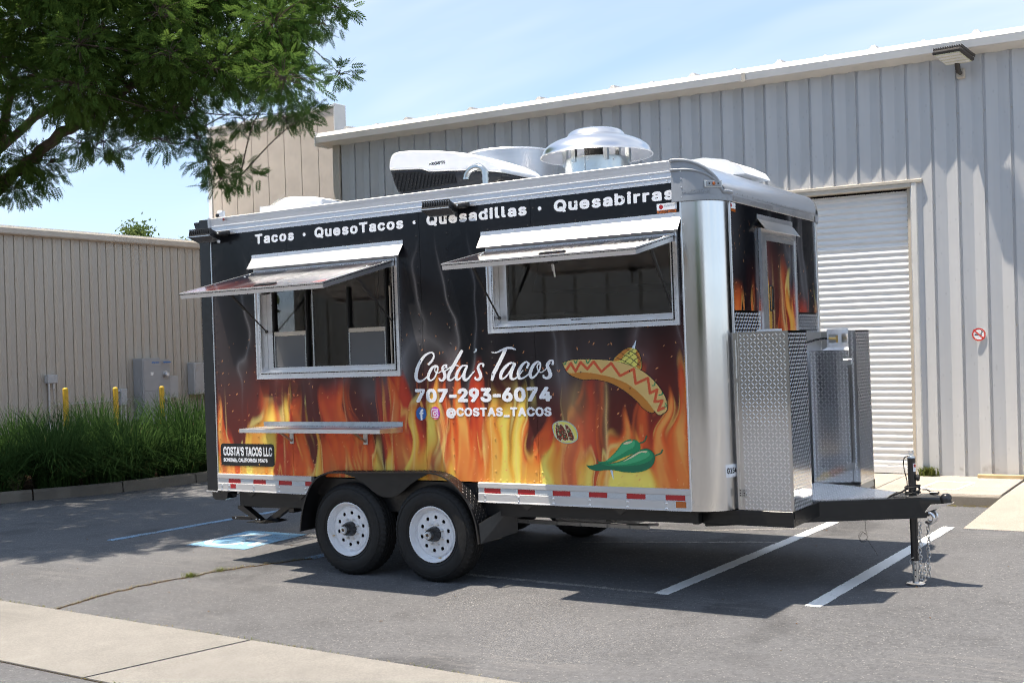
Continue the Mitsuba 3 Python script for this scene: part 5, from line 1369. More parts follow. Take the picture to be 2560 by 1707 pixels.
mat('icon_blue', (0.025, 0.115, 0.36), 0.3)
mat('icon_pink', mikit.proc(lambda p, n, uv: mikit.mix((0.78, 0.30, 0.10), (0.42, 0.03, 0.48), mikit.smoothstep(0.0, 0.10, (p.x - 2.42) * 0.9 + (p.z - 1.30) * 0.55))), 0.3)
ic = Point(0, 0).buffer(1, 24)
put(FT + '__round_blue_icon', xz(affinity.translate(affinity.scale(ic, 0.051, 0.054), 2.320, 1.348), LY, 0.0018), 'icon_blue', label='round blue icon with a white letter f')
fshape = unary_union([LineString([(2.3225, 1.296), (2.3225, 1.360), (2.326, 1.373), (2.342, 1.376)]).buffer(0.0085, cap_style=2), rect2(2.303, 1.343, 2.342, 1.357)])
put(FT + '__icon_letter', xz(fshape, LY - 0.001, 0.0008), 'letter_white')
put(FT + '__round_pink_icon', xz(affinity.translate(affinity.scale(ic, 0.048, 0.052), 2.456, 1.350), LY, 0.0018), 'icon_pink', label='round pink icon with a white camera outline')
cam_ = unary_union([rect2(2.431, 1.325, 2.481, 1.376).buffer(0.008).difference(rect2(2.431, 1.325, 2.481, 1.376).buffer(0.002)), Point(2.456, 1.350).buffer(0.018).difference(Point(2.456, 1.350).buffer(0.011)), Point(2.474, 1.369).buffer(0.0045)])
put(FT + '__icon_camera', xz(cam_, LY - 0.001, 0.0008), 'letter_white')

bd = sub(FT, 'address_plate')
put(bd + '__plate', xz(rect2(0.048 + 0.03, 0.885 + 0.03, 0.702 - 0.03, 1.083 - 0.03).buffer(0.03), LY, 0.002), 'ink_black', label='black rounded plate with the owner address')
put(bd + '__lettering', xz(fit_text("COSTA'S TACOS LLC", 0.081, 0.679, 0.976, 0.077, 0.035), LY - 0.001, 0.0008), 'letter_white')
put(bd + '__lettering', xz(fit_text('SONOMA, CALIFORNIA 95476', 0.080, 0.621, 0.920, 0.033, 0.035), LY - 0.001, 0.0008), 'letter_white')

# printed hat, plate of tacos and green peppers, as flat vinyl in thin layers
for nm, c in (('art_tan', (0.66, 0.45, 0.16)), ('art_orange', (0.52, 0.20, 0.03)), ('art_red', (0.62, 0.10, 0.035)), ('art_yellow', (0.72, 0.66, 0.14)), ('art_green', (0.015, 0.26, 0.10)), ('art_green_light', (0.055, 0.40, 0.17)),
              ('art_green_dark', (0.010, 0.155, 0.075)), ('art_cream', (0.66, 0.60, 0.36)), ('art_line', (0.012, 0.010, 0.010)), ('art_blue', (0.60, 0.70, 0.80)), ('art_meat', (0.16, 0.035, 0.02)), ('art_plate', (0.42, 0.55, 0.50))):
    mat(nm, c, 0.3)


def vinyl(parent, name, shape, layer, material, label=None):
    s = affinity.affine_transform(shape, [ART2[0, 0], ART2[0, 1], ART2[1, 0], ART2[1, 1], ART2[0, 2], ART2[1, 2]])
    return put(f'{parent}__{name}', xz(s.simplify(0.0004), LY - 0.0006 * layer, 0.0018 if layer == 0 else 0.0005), material, label=label)


def blob(pts, n=8):
    return Polygon(spline(pts, n, closed=True)).buffer(0)


hat = sub(FT, 'printed_hat')
brim = Polygon(np.vstack([spline([(140, 295), (240, 268), (380, 265), (560, 275), (720, 300), (850, 345), (960, 400), (1060, 485), (1140, 590), (1185, 680), (1197, 770)], 6), spline([(1180, 800), (1120, 830), (1070, 785), (1000, 690), (900, 590), (790, 510), (640, 450), (470, 410), (330, 396), (205, 400), (160, 345)], 6)])).buffer(0)
under = blob([(205, 400), (330, 396), (470, 410), (640, 450), (790, 510), (900, 590), (1000, 690), (1070, 785), (1040, 808), (960, 760), (900, 690), (780, 590), (640, 510), (480, 470), (360, 472), (260, 440)])
crown_ = blob([(670, 285), (720, 220), (790, 172), (850, 162), (905, 190), (935, 250), (945, 320), (935, 375), (850, 340), (760, 305)])
spike = Polygon([(848, 168), (896, 82), (882, 178)])
vinyl(hat, 'outline', unary_union([brim.buffer(6), under.buffer(6), crown_.buffer(6), spike.buffer(4)]), 0, 'art_line', 'printed straw sombrero with red zigzags on the wrap')
vinyl(hat, 'skewer_tip', spike, 1, 'art_blue')
vinyl(hat, 'underside', under.difference(brim), 1, 'art_orange')
vinyl(hat, 'brim', brim, 1, 'art_tan')
zig = LineString([(180, 370), (228, 300), (278, 385), (330, 292), (400, 365), (465, 290), (545, 395), (645, 310), (735, 440), (870, 372), (890, 520), (1010, 465), (1030, 615), (1100, 580), (1075, 700), (1150, 690), (1110, 785), (1165, 760)]).buffer(13, join_style=1)
vinyl(hat, 'zigzag', zig.intersection(brim), 2, 'art_red')
loops = unary_union([LineString(spline(q, 6)).buffer(5) for q in ([(150, 300), (168, 312), (180, 285)], [(262, 275), (280, 302), (296, 272)], [(388, 270), (402, 305), (430, 270)], [(1050, 540), (1075, 535), (1080, 490)], [(1118, 635), (1150, 625), (1148, 590)], [(1168, 750), (1188, 745), (1182, 715)])])
vinyl(hat, 'loops', loops.intersection(brim), 3, 'art_green')
vinyl(hat, 'crown', crown_.difference(brim), 1, 'art_yellow')
vinyl(hat, 'crown_side', unary_union([blob([(670, 285), (720, 220), (790, 172), (850, 168), (790, 215), (735, 280)]), blob([(905, 190), (935, 250), (945, 320), (935, 370), (900, 352), (910, 290), (890, 220)])]).difference(brim), 2, 'art_orange')
mesh_ = unary_union([LineString(spline(q, 5)).buffer(3) for q in ([(700, 255), (790, 300), (850, 335)], [(740, 210), (840, 265), (930, 340)], [(800, 175), (880, 220), (940, 290)], [(735, 285), (800, 225), (870, 175)], [(780, 300), (850, 240), (915, 205)], [(840, 325), (890, 275), (935, 250)], [(890, 350), (920, 320), (942, 295)])])
vinyl(hat, 'crown_weave', mesh_.intersection(crown_).difference(brim), 3, 'art_line')
pt = sub(FT, 'printed_taco_plate')
oval = blob([(30, 965), (50, 915), (120, 893), (200, 905), (270, 955), (300, 1030), (290, 1090), (220, 1125), (130, 1115), (60, 1060)])
vinyl(pt, 'rim', oval, 0, 'art_plate', 'printed oval plate of three tacos on the wrap')
vinyl(pt, 'plate', oval.buffer(-9), 1, 'art_yellow')
for k, q in enumerate(([(72, 930), (88, 918), (120, 990), (140, 1070), (120, 1095), (85, 1075), (68, 1000)], [(108, 950), (128, 935), (175, 1000), (200, 1075), (180, 1098), (148, 1085), (125, 1020)], [(165, 945), (190, 940), (235, 1000), (262, 1070), (245, 1095), (212, 1080), (190, 1010)])):
    b = blob(q)
    vinyl(pt, 'taco_shell', b.buffer(9).intersection(oval.buffer(-5)), 2, 'art_cream')
    vinyl(pt, 'taco_filling', b.intersection(oval.buffer(-5)), 3, 'art_meat')
    gg = np.random.default_rng(40 + k)
    x0_, y0_, x1_, y1_ = b.bounds
    for c, mt in ((0, 'art_green'), (1, 'art_red'), (2, 'art_cream')):
        sp = unary_union([Point(gg.uniform(x0_, x1_), gg.uniform(y0_, y1_)).buffer(gg.uniform(3, 8), 4) for _ in range(12)]).intersection(b)
        vinyl(pt, 'taco_topping', sp, 4 + c, mt)
pp = sub(FT, 'printed_peppers')
p1 = blob([(500, 1275), (520, 1305), (600, 1290), (700, 1190), (760, 1110), (830, 1075), (900, 1085), (935, 1135), (920, 1190), (840, 1225), (740, 1270), (640, 1315), (560, 1325), (510, 1312)])
p2 = blob([(370, 1315), (395, 1345), (450, 1345), (540, 1318), (640, 1320), (760, 1285), (860, 1220), (940, 1175), (1010, 1165), (1065, 1205), (1078, 1270), (1040, 1345), (940, 1395), (800, 1405), (640, 1385), (500, 1398), (420, 1375)])
st1 = LineString(spline([(925, 1110), (960, 1100), (985, 1075), (995, 1040)], 6)).buffer(6)
st2 = LineString(spline([(1070, 1235), (1105, 1220), (1135, 1205), (1150, 1175)], 6)).buffer(6)
tip = Polygon([(632, 1385), (660, 1390), (668, 1485)])
vinyl(pp, 'skewer_tip', tip, 0, 'art_blue')
vinyl(pp, 'upper_pepper', p1, 1, 'art_green', 'two printed green peppers on the wrap')
vinyl(pp, 'upper_pepper_shine', blob([(600, 1296), (700, 1205), (765, 1120), (830, 1088), (880, 1095), (870, 1150), (800, 1190), (700, 1255), (640, 1290)]), 2, 'art_green_light')
vinyl(pp, 'upper_pepper_glint', blob([(765, 1120), (800, 1098), (855, 1092), (850, 1105), (800, 1125)]), 3, 'art_cream')
vinyl(pp, 'stalk', unary_union([st1, st2]), 1, 'art_green_dark')
vinyl(pp, 'lower_pepper', p2, 4, 'art_green_dark')
vinyl(pp, 'lower_pepper_face', blob([(540, 1326), (640, 1326), (760, 1292), (860, 1228), (940, 1182), (1010, 1175), (1055, 1210), (1050, 1265), (950, 1320), (800, 1340), (640, 1345)]), 5, 'art_green')
vinyl(pp, 'lower_pepper_shine', blob([(640, 1328), (760, 1298), (860, 1236), (940, 1192), (1005, 1186), (1030, 1225), (960, 1275), (840, 1315), (720, 1334)]), 6, 'art_green_light')
vinyl(pp, 'lower_pepper_glint', blob([(900, 1208), (950, 1188), (1005, 1188), (990, 1205), (940, 1205), (850, 1260), (760, 1300), (830, 1255)]), 7, 'art_cream')

# small stickers
stk = sub(FT, 'dealer_sticker')
put(stk + '__white', box((4.462, LY, 2.785), (4.616, LY + 0.0018, 2.832)), 'letter_white', label='small white and orange dealer sticker')
put(stk + '__orange', box((4.462, LY, 2.764), (4.616, LY + 0.0018, 2.7845)), 'lamp_amber')
put(stk + '__mark', xz(Point(4.495, 2.808).buffer(0.016), LY - 0.0008, 0.0006), 'tape_red')
put(stk + '__lettering', xz(fit_text('GOLDEN STATE', 4.515, 4.605, 2.808, 0.013, 0.0), LY - 0.0008, 0.0006), 'steel_dull')
put(stk + '__lettering', xz(fit_text('916-258-2055', 4.478, 4.600, 2.768, 0.013, 0.02), LY - 0.0008, 0.0006), 'ink_black')
s2 = sub(FT, 'dealer_sticker')
put(s2 + '__white', box((XF + 0.0005, 0.283, 2.790), (XF + 0.0022, 0.395, 2.832)), 'letter_white', label='small dealer sticker on the front wall corner')
put(s2 + '__orange', box((XF + 0.0005, 0.283, 2.768), (XF + 0.0022, 0.395, 2.7895)), 'lamp_amber')
put(s2 + '__mark', yz(Point(0.312, 2.811).buffer(0.014), XF + 0.003, 0.0007), 'tape_red')
ang = np.linspace(math.radians(58), math.radians(86), 9)
cp = [(L + (RC + 0.0055) * math.sin(a), RC - (RC + 0.0055) * math.cos(a)) for a in ang]
put(FT + '__number_sticker', loft(cp, 0.885, 0.975), 'letter_white', smooth=40, label='white sticker with a black number on the corner post')
m = extr(fit_text('G154', 0.0, 1.0, 0, 1.0, 0.03), 0.0008)
vv = m.vertices.copy()
a = ang[0] + (ang[-1] - ang[0]) * (0.08 + 0.84 * vv[:, 0])
r = RC + 0.0058 + vv[:, 2]
m.vertices = np.c_[L + r * np.sin(a), RC - r * np.cos(a), 0.912 + 0.038 * vv[:, 1]]
put(FT + '__number_lettering', m, 'ink_black')
# ------------------------------------------------------------------ the food trailer: lamps on the roof rail
for k, (fx, lab) in enumerate(((2.66, 'black finned floodlight on the roof rail between the hatches'), (0.06, 'black finned floodlight on the roof rail at the rear corner'))):
    fl = sub(FT, 'floodlight')
    H = T().translate([fx, -0.13, 2.950]).rotate([0, 0, 1], 6).rotate([1, 0, 0], -16)
    put(fl + '__housing', box((-0.125, -0.070, -0.012), (0.125, 0.070, 0.004), 0.004), 'black_plastic', to_world=H, label=lab)
    put(fl + '__fins', cat([box((-0.118 + 0.0213 * i, -0.075, 0.003), (-0.1125 + 0.0213 * i, 0.072, 0.046)) for i in range(12)] + [box((-0.125, -0.076, 0.046), (0.125, -0.066, 0.052)), box((-0.125, 0.062, 0.046), (0.125, 0.072, 0.052))]), 'black_plastic', kind='stuff', label='cooling fins', to_world=H)
    put(fl + '__glass', box((-0.11, -0.062, -0.018), (0.11, 0.062, -0.0142)), 'led_glass', to_world=H)
    put(fl + '__front_rim', xy(rect2(-0.125, -0.075, 0.125, 0.075).difference(rect2(-0.112, -0.064, 0.112, 0.064)), -0.022, 0.0075), 'steel_dull', to_world=H)
    put(fl + '__bracket', cat([box((fx + 0.125, -0.12, 2.955), (fx + 0.20, -0.025, 2.985), 0.006), box((fx + 0.05, -0.05, 2.965), (fx + 0.22, -0.026, 3.0), 0.004)]), 'black_plastic')
    put(fl + '__bolt', domes([(fx + 0.16, -0.121, 2.972)], (0, -1, 0), 0.010), 'chrome', smooth=True)
    put(fl + '__sensor', lathe([(0.0, 0.010), (0.013, 0.008), (0.016, 0.0)], (fx + 0.12, -0.07, 2.905), '-y', 16), 'letter_white' if k else 'black_plastic', smooth=40)
put(FT + '__marker_lamp', lathe([(0.0, 0.007), (0.011, 0.006), (0.013, 0.0)], (0.187, -0.010, 3.108), '-y', 16), 'lamp_red', smooth=40)
rc = sub(FT, 'roof_camera')
put(rc + '__dome', lathe([(0.0, 0.045), (0.022, 0.038), (0.031, 0.020), (0.033, 0.0), (0.026, -0.02)], (0.075, 0.06, 3.165), sides=20), 'vent_white', smooth=50)
put(rc + '__lens', lathe([(0.0, 0.012), (0.016, 0.008), (0.020, 0.0)], (0.070, 0.028, 3.158), '-y', 16), 'ink_black', smooth=50)
put(rc + '__stalk', cyl((0.10, 0.07, 3.12), (0.10, 0.07, 3.20), 0.018), 'vent_white', smooth=50)

# ------------------------------------------------------------------ the food trailer: on the roof
ac = sub(FT, 'air_conditioner')
AY0, AY1 = 0.46, 1.12


def xz_round(poly, y0, y1, b):
    """A profile drawn in (x, z) from y0 to y1 with its end edges rounded."""
    q = V(poly.exterior.coords)[:-1]
    if not poly.exterior.is_ccw:
        q = q[::-1]
    s = np.r_[0, np.cumsum(np.linalg.norm(np.diff(np.vstack([q, q[:1]]), axis=0), axis=1))]
    n = 120
    u = np.linspace(0, 1, n, endpoint=False) * s[-1]
    p = np.c_[np.interp(u, s, np.r_[q[:, 0], q[:1, 0]]), np.interp(u, s, np.r_[q[:, 1], q[:1, 1]])]
    t = np.roll(p, -2, 0) - np.roll(p, 2, 0)
    t /= np.linalg.norm(t, axis=1, keepdims=True)
    m = np.c_[-t[:, 1], t[:, 0]]                                   # inwards for a counter-clockwise outline
    ang = np.linspace(0, math.pi / 2, 5)
    secs = [(y0 + b * (1 - math.cos(math.pi / 2 - a)), b * (1 - math.cos(a))) for a in ang[::-1]]
    secs = secs + [(y1 - (y - y0), o) for y, o in secs[::-1]]
    v = np.vstack([np.c_[p[:, 0] + m[:, 0] * o, np.full(n, y), p[:, 1] + m[:, 1] * o] for y, o in secs])
    f = []
    for i in range(len(secs) - 1):
        for j in range(n):
            a, c = i * n + j, i * n + (j + 1) % n
            f += [[a, c + n, c], [a, a + n, c + n]]
    parts = [trimesh.Trimesh(v, V(f)[:, ::-1], process=False)]
    for (y, o), out in ((secs[0], -1), (secs[-1], 1)):
        cm = extr(Polygon(p + m * o).buffer(0), 0.001)
        cv = cm.vertices.copy()
        cm.vertices = np.c_[cv[:, 0], y - out * 0.0002 - out * cv[:, 2], cv[:, 1]]
        parts.append(cm)
    return parts


white = Polygon(np.vstack([spline([(1.719, 3.440), (1.727, 3.507), (1.748, 3.556), (1.785, 3.580), (1.87, 3.584), (2.0, 3.576), (2.122, 3.561), (2.245, 3.543), (2.367, 3.522), (2.488, 3.498), (2.606, 3.467), (2.722, 3.424), (2.803, 3.384), (2.855, 3.343), (2.876, 3.310), (2.877, 3.286)], 4), [(2.742, 3.312), (2.542, 3.344), (2.421, 3.354), (2.25, 3.367), (2.139, 3.376), (2.052, 3.408), (1.926, 3.419), (1.85, 3.424)]]))
put(ac + '__cover', cat(xz_round(white, AY0, AY1, 0.018)), 'cover_white', smooth=30, label='white rounded cover of the roof air conditioner')
black = Polygon([(1.725, 3.434), (1.85, 3.419), (1.926, 3.414), (2.048, 3.403), (2.135, 3.371), (2.25, 3.362), (2.421, 3.349), (2.542, 3.339), (2.742, 3.307), (2.870, 3.283), (2.868, 3.235), (2.80, 3.215), (1.86, 3.205), (1.800, 3.238), (1.762, 3.310)])
put(ac + '__base', cat(xz_round(black, AY0 + 0.012, AY1 - 0.01, 0.012)), 'black_plastic', smooth=30)
gr = Polygon([(1.750, 3.415), (1.85, 3.404), (2.035, 3.392), (2.122, 3.358), (2.25, 3.348), (2.40, 3.336), (2.425, 3.255), (1.86, 3.230), (1.815, 3.245), (1.78, 3.310)])
put(ac + '__grille_recess', xz(gr, AY0 + 0.0085, 0.003), 'seal_black')
fins = []
for x in np.arange(1.76, 2.42, 0.0145):
    s = LineString([(x + 0.02, 3.1), (x, 3.6)]).intersection(gr)
    if s.length > 0.02:
        (xa, za), (xb, zb) = list(s.coords)[0], list(s.coords)[-1]
        fins.append(hull([(xa - 0.0022, AY0 + 0.001, za), (xa + 0.0022, AY0 + 0.001, za), (xb - 0.0022, AY0 + 0.001, zb), (xb + 0.0022, AY0 + 0.001, zb), (xa, AY0 + 0.009, za), (xb, AY0 + 0.009, zb)]))
put(ac + '__grille_fins', cat(fins), 'black_plastic', kind='stuff', label='thin upright fins of the black grille')
put(ac + '__riser', box((1.80, AY0 + 0.06, 3.13), (2.75, AY1 - 0.06, 3.225)), 'seal_black')
put(ac + '__lettering', xz(fit_text('DOMETIC', 2.190, 2.318, 3.425, 0.024, 0.02), AY0 - 0.001, 0.0012), 'ink_black')
put(ac + '__mark', xz(unary_union([LineString([(2.152, 3.432), (2.163, 3.446), (2.172, 3.434)]).buffer(0.003), LineString([(2.178, 3.449), (2.188, 3.440), (2.178, 3.430)]).buffer(0.003)]), AY0 - 0.001, 0.0012), 'ink_black')

dr_ = sub(FT, 'exhaust_drum')
DC = (2.46, 1.26, 3.075)
put(dr_ + '__shell', lathe([(0.388, 0.0), (0.386, 0.500), (0.381, 0.500), (0.381, 0.0)], DC, sides=72), 'drum_metal', smooth=40, label='wide open metal exhaust drum on the roof')
put(dr_ + '__rolled_rim', lathe([(0.387 + 0.009 * math.cos(a), 0.503 + 0.009 * math.sin(a)) for a in np.linspace(0, 2 * np.pi, 11)], DC, sides=72), 'aluminium_bright', smooth=60)
put(dr_ + '__bolt', domes([(DC[0] + 0.387 * math.cos(a), DC[1] + 0.387 * math.sin(a), 3.36 + 0.06 * (i % 2)) for i, a in enumerate((-1.75, -1.2, -0.8))], (0.2, -1, 0), 0.012), 'steel_dull', smooth=True)
mv = sub(FT, 'mushroom_vent')
MC = (3.515, 0.92, 3.06)
KV = 0.885
put(mv + '__curb', lathe([(0.268, 0.0), (0.266, 0.31), (0.261, 0.31), (0.261, 0.0)], MC, sides=64), 'galv_bright', smooth=40, label='shiny galvanised neck under the mushroom cap')
put(mv + '__seam', box((MC[0] + 0.03, MC[1] - 0.2705, 3.10), (MC[0] + 0.035, MC[1] - 0.264, 3.36)), 'steel_dull')
dome = [(0.518, 0.335), (0.522, 0.341), (0.515, 0.347)] + [(0.505 * math.cos(a) ** 0.9 + 0.004, 0.347 + 0.165 * math.sin(a)) for a in np.linspace(0.10, 0.93, 9)] + [(0.285, 0.490), (0.268, 0.505), (0.255, 0.525)] + [(0.245 * math.cos(a), 0.528 + 0.042 * math.sin(a)) for a in np.linspace(0.2, math.pi / 2, 8)]
put(mv + '__cap', lathe([(r * KV, z) for r, z in dome], MC, sides=80), 'spun_aluminium', smooth=50, label='spun metal mushroom cap with a raised crown')
inner = [(0.514, 0.337), (0.500, 0.350), (0.46, 0.40), (0.38, 0.46), (0.28, 0.484), (0.0, 0.486)]
put(mv + '__cap_underside', lathe([(r * KV, z) for r, z in inner], MC, sides=64), 'drum_metal', smooth=50)
put(mv + '__rim_bead', lathe([(0.520 * KV + 0.006 * math.cos(a), 0.338 + 0.006 * math.sin(a)) for a in np.linspace(0, 2 * np.pi, 9)], MC, sides=80), 'aluminium_bright', smooth=60)
for a in np.linspace(0, 2 * np.pi, 6, endpoint=False) + 0.25:
    p = V([MC[0] + 0.264 * math.cos(a), MC[1] + 0.264 * math.sin(a), 3.33])
    put(mv + '__bracket', box(p - V([0.018, 0.018, 0.0]), p + V([0.018, 0.018, 0.17])), 'galv_bright')
put(mv + '__motor', lathe([(0.0, 0.22), (0.10, 0.22), (0.10, 0.44), (0.0, 0.44)], MC, sides=24), 'seal_black', smooth=40)
put(mv + '__neck_bolt', domes([(MC[0] + 0.268 * math.cos(a), MC[1] + 0.268 * math.sin(a), z) for a in (-1.35, -0.55, -1.9) for z in (3.24, 3.335)], (0.2, -1, 0), 0.009), 'chrome', smooth=True, kind='stuff', label='bolts on the neck')
pp_ = sub(FT, 'bent_vent_pipe')
PX, PY = 2.853, 0.25
put(pp_ + '__pipe', tube(np.vstack([[(PX, PY, 3.10), (PX, PY, 3.26)], spline([(PX - 0.004, PY, 3.275), (PX - 0.035, PY, 3.306), (PX - 0.075, PY, 3.318), (PX - 0.115, PY, 3.312), (PX - 0.152, PY, 3.294), (PX - 0.178, PY, 3.262), (PX - 0.185, PY, 3.235)], 4)]), 0.0255, 16), 'galv_bright', smooth=50, label='bent shiny vent pipe in front of the air conditioner')
for z0, z1, r in ((3.205, 3.222, 0.030), (3.252, 3.266, 0.0295)):
    put(pp_ + '__collar', lathe([(0.02, z0), (r, z0), (r, z1), (0.02, z1)], (PX, PY, 0), sides=20), 'galv_bright', smooth=40)
for a in ((PX - 0.075, 3.318), (PX - 0.115, 3.312)):
    put(pp_ + '__collar', tube([(a[0] - 0.006, PY, a[1]), (a[0] + 0.006, PY, a[1])], 0.0285, 16), 'galv_bright', smooth=40)
put(pp_ + '__collar', lathe([(0.0, 3.228), (0.028, 3.228), (0.028, 3.245), (0.02, 3.245)], (PX - 0.185, PY, 0), sides=20), 'galv_bright', smooth=40)
rv = sub(FT, 'roof_vent')
put(rv + '__hood', hull([(0.22, 0.42, 3.125), (0.98, 0.42, 3.125), (0.22, 0.98, 3.125), (0.98, 0.98, 3.125), (0.22, 0.42, 3.255), (0.98, 0.42, 3.255), (0.22, 0.98, 3.255), (0.98, 0.98, 3.255)]), 'vent_white', label='white roof vent near the rear')
put(rv + '__lid', hull([(0.30, 0.46, 3.256), (0.96, 0.46, 3.256), (0.30, 0.94, 3.256), (0.96, 0.94, 3.256), (0.37, 0.50, 3.318), (0.40, 0.50, 3.326), (0.55, 0.50, 3.326), (0.80, 0.50, 3.305), (0.93, 0.50, 3.275), (0.37, 0.9, 3.318), (0.40, 0.9, 3.326), (0.55, 0.9, 3.326), (0.80, 0.9, 3.305), (0.93, 0.9, 3.275)]), 'vent_white', smooth=30)
r2_ = sub(FT, 'roof_vent')
put(r2_ + '__lid', hull([(x, y, z) for x, z in ((4.14, 3.15), (4.16, 3.24), (4.24, 3.295), (4.40, 3.30), (4.58, 3.265), (4.70, 3.20), (4.74, 3.14)) for y in (1.05, 1.62)]), 'vent_white', smooth=30, label='white domed roof vent at the front')

# ------------------------------------------------------------------ the food trailer: chassis
put(FT + '__frame_rail', hull([(x, y, z) for x, zb in ((0.19, 0.512), (4.66, 0.561)) for y in (0.075, 0.115) for z in (zb, 0.652)]), 'frame_black')
put(FT + '__frame_rail', box((0.19, W - 0.115, 0.505), (4.95, W - 0.075, 0.652), 0.004), 'frame_black')
for x in (0.195, 0.9, 3.1, 3.9):
    put(FT + '__cross_member', box((x, 0.116, 0.53), (x + 0.05, W - 0.116, 0.65)), 'frame_black')
for x in (0.336, 0.926, 3.25, 4.05):
    put(FT + '__gusset', hull([(x - 0.075, 0.066, 0.652), (x + 0.075, 0.066, 0.652), (x, 0.066, 0.595), (x - 0.075, 0.0745, 0.652), (x + 0.075, 0.0745, 0.652), (x, 0.0745, 0.595)]), 'black_plate')
put(FT + '__front_sill', box((4.64, 0.195, 0.543), (5.31, 0.235, 0.652), 0.004), 'frame_black')
put(FT + '__front_sill', box((4.951, W - 0.235, 0.545), (5.31, W - 0.195, 0.652), 0.004), 'frame_black')
put(FT + '__front_cross_member', box((4.60, 0.1155, 0.547), (4.64, 0.40, 0.652)), 'frame_black')
put(FT + '__front_cross_member', box((5.272, 0.236, 0.545), (5.31, 0.86, 0.6515), 0.004), 'frame_black')
put(FT + '__front_cross_member', box((5.272, W - 0.86, 0.545), (5.31, W - 0.236, 0.6515), 0.004), 'frame_black')


def beam(a, b, w, z0, z1):
    a, b = V(a, dtype=float), V(b, dtype=float)
    d = (b - a) / np.linalg.norm(b - a)
    n = V([-d[1], d[0]]) * w / 2
    return hull([(*p, z) for p in (a + n, a - n, b + n, b - n) for z in (z0, z1)])


put(FT + '__tongue_beam', beam((4.6, 0.34), (5.955, 1.222), 0.05, 0.503, 0.652), 'frame_black', label='black channel beam of the tongue, near side')
put(FT + '__tongue_beam', beam((4.6, W - 0.34), (5.955, W - 1.222), 0.05, 0.503, 0.652), 'frame_black')
deck = Polygon([(4.92, 0.60), (5.33, 0.815), (5.72, 1.075), (5.70, 1.42), (5.33, W - 0.815), (4.92, W - 0.60)])
dk = put(FT + '__tongue_deck', xy(deck, 0.6525, 0.006), 'diamond_plate', label='diamond plate deck over the tongue')
tl = tread((4.94, 0.62, 0.6587), (1, 0, 0), (0, 1, 0), 0.78, 1.26)
cent = tl.vertices.reshape(-1, 6, 3).mean(1)
keep = V([deck.buffer(-0.012).contains(Point(c[0], c[1])) for c in cent])
put(dk + '__tread_lugs', trimesh.Trimesh(tl.vertices.reshape(-1, 6, 3)[keep].reshape(-1, 3), (np.arange(keep.sum())[:, None, None] * 6 + V([[0, 1, 4], [1, 5, 4], [1, 2, 5], [2, 3, 5], [3, 4, 5], [3, 0, 4]])).reshape(-1, 3), process=False), 'diamond_lug', kind='stuff', label='raised lozenges of the deck')
put(FT + '__jack_plate', hull([(5.73, 1.12, 0.645), (5.73, 1.38, 0.645), (5.96, 1.2, 0.645), (5.96, 1.3, 0.645), (5.73, 1.12, 0.655), (5.73, 1.38, 0.655), (5.96, 1.2, 0.655), (5.96, 1.3, 0.655)]), 'frame_black')
cp_ = sub(FT, 'coupler')
put(cp_ + '__body', hull([(5.80, 1.15, 0.653), (5.80, 1.35, 0.653), (5.80, 1.15, 0.60), (5.80, 1.35, 0.60), (6.00, 1.215, 0.672), (6.00, 1.285, 0.672), (5.985, 1.20, 0.52), (5.985, 1.30, 0.52), (6.06, 1.21, 0.655), (6.06, 1.29, 0.655), (6.075, 1.20, 0.61), (6.075, 1.30, 0.61)]), 'black_plate', smooth=25)
put(cp_ + '__socket', lathe([(0.0, 0.042), (0.022, 0.038), (0.037, 0.022), (0.041, 0.0), (0.040, -0.032), (0.0, -0.032)], (6.098, 1.25, 0.640), sides=24), 'black_plate', smooth=50)
put(cp_ + '__flange', hull([(6.0, 1.185, 0.598), (6.0, 1.315, 0.598), (6.145, 1.21, 0.612), (6.145, 1.29, 0.612), (5.96, 1.18, 0.545), (5.96, 1.32, 0.545), (6.0, 1.185, 0.604), (6.0, 1.315, 0.604), (6.145, 1.21, 0.617), (6.145, 1.29, 0.617), (5.96, 1.18, 0.550), (5.96, 1.32, 0.550)]), 'chrome')
put(cp_ + '__latch', cat([box((5.985, 1.228, 0.672), (6.05, 1.272, 0.690), 0.004), tube([(5.99, 1.25, 0.69), (5.96, 1.25, 0.705), (5.935, 1.25, 0.702)], 0.005, 6)]), 'frame_black')
jk = sub(FT, 'tongue_jack')
JX, JY = 5.862, 1.25
put(jk + '__outer_tube', cyl((JX, JY, 0.18), (JX, JY, 0.935), 0.0285, 20), 'black_plate', smooth=50, label='black tongue jack tube standing through the coupler')
put(jk + '__inner_tube', cyl((JX, JY, 0.015), (JX, JY, 0.20), 0.0225, 20), 'zinc', smooth=50)
put(jk + '__hole', cat([cyl((JX + 0.004, JY - 0.0222, z), (JX + 0.004, JY - 0.0232, z), 0.0055, 10) for z in (0.065, 0.112, 0.158)]), 'ink_black')
put(jk + '__foot', lathe([(0.0, 0.010), (0.03, 0.009), (0.064, 0.013), (0.068, 0.010), (0.066, 0.003), (0.0, 0.001)], (JX, JY, 0.001), sides=32), 'chrome', smooth=40)
put(jk + '__pin', cat([cyl((JX - 0.005, JY - 0.045, 0.205), (JX - 0.005, JY + 0.03, 0.205), 0.0055, 10), tube(spline([(JX - 0.008, JY - 0.045, 0.205), (JX - 0.028, JY - 0.04, 0.185), (JX - 0.026, JY - 0.04, 0.155)], 4), 0.002, 5)]), 'zinc', smooth=50)
put(jk + '__cap', lathe([(0.029, 0.0), (0.027, 0.010), (0.012, 0.016), (0.010, 0.028), (0.0, 0.032)], (JX, JY, 0.935), sides=20), 'zinc', smooth=50)
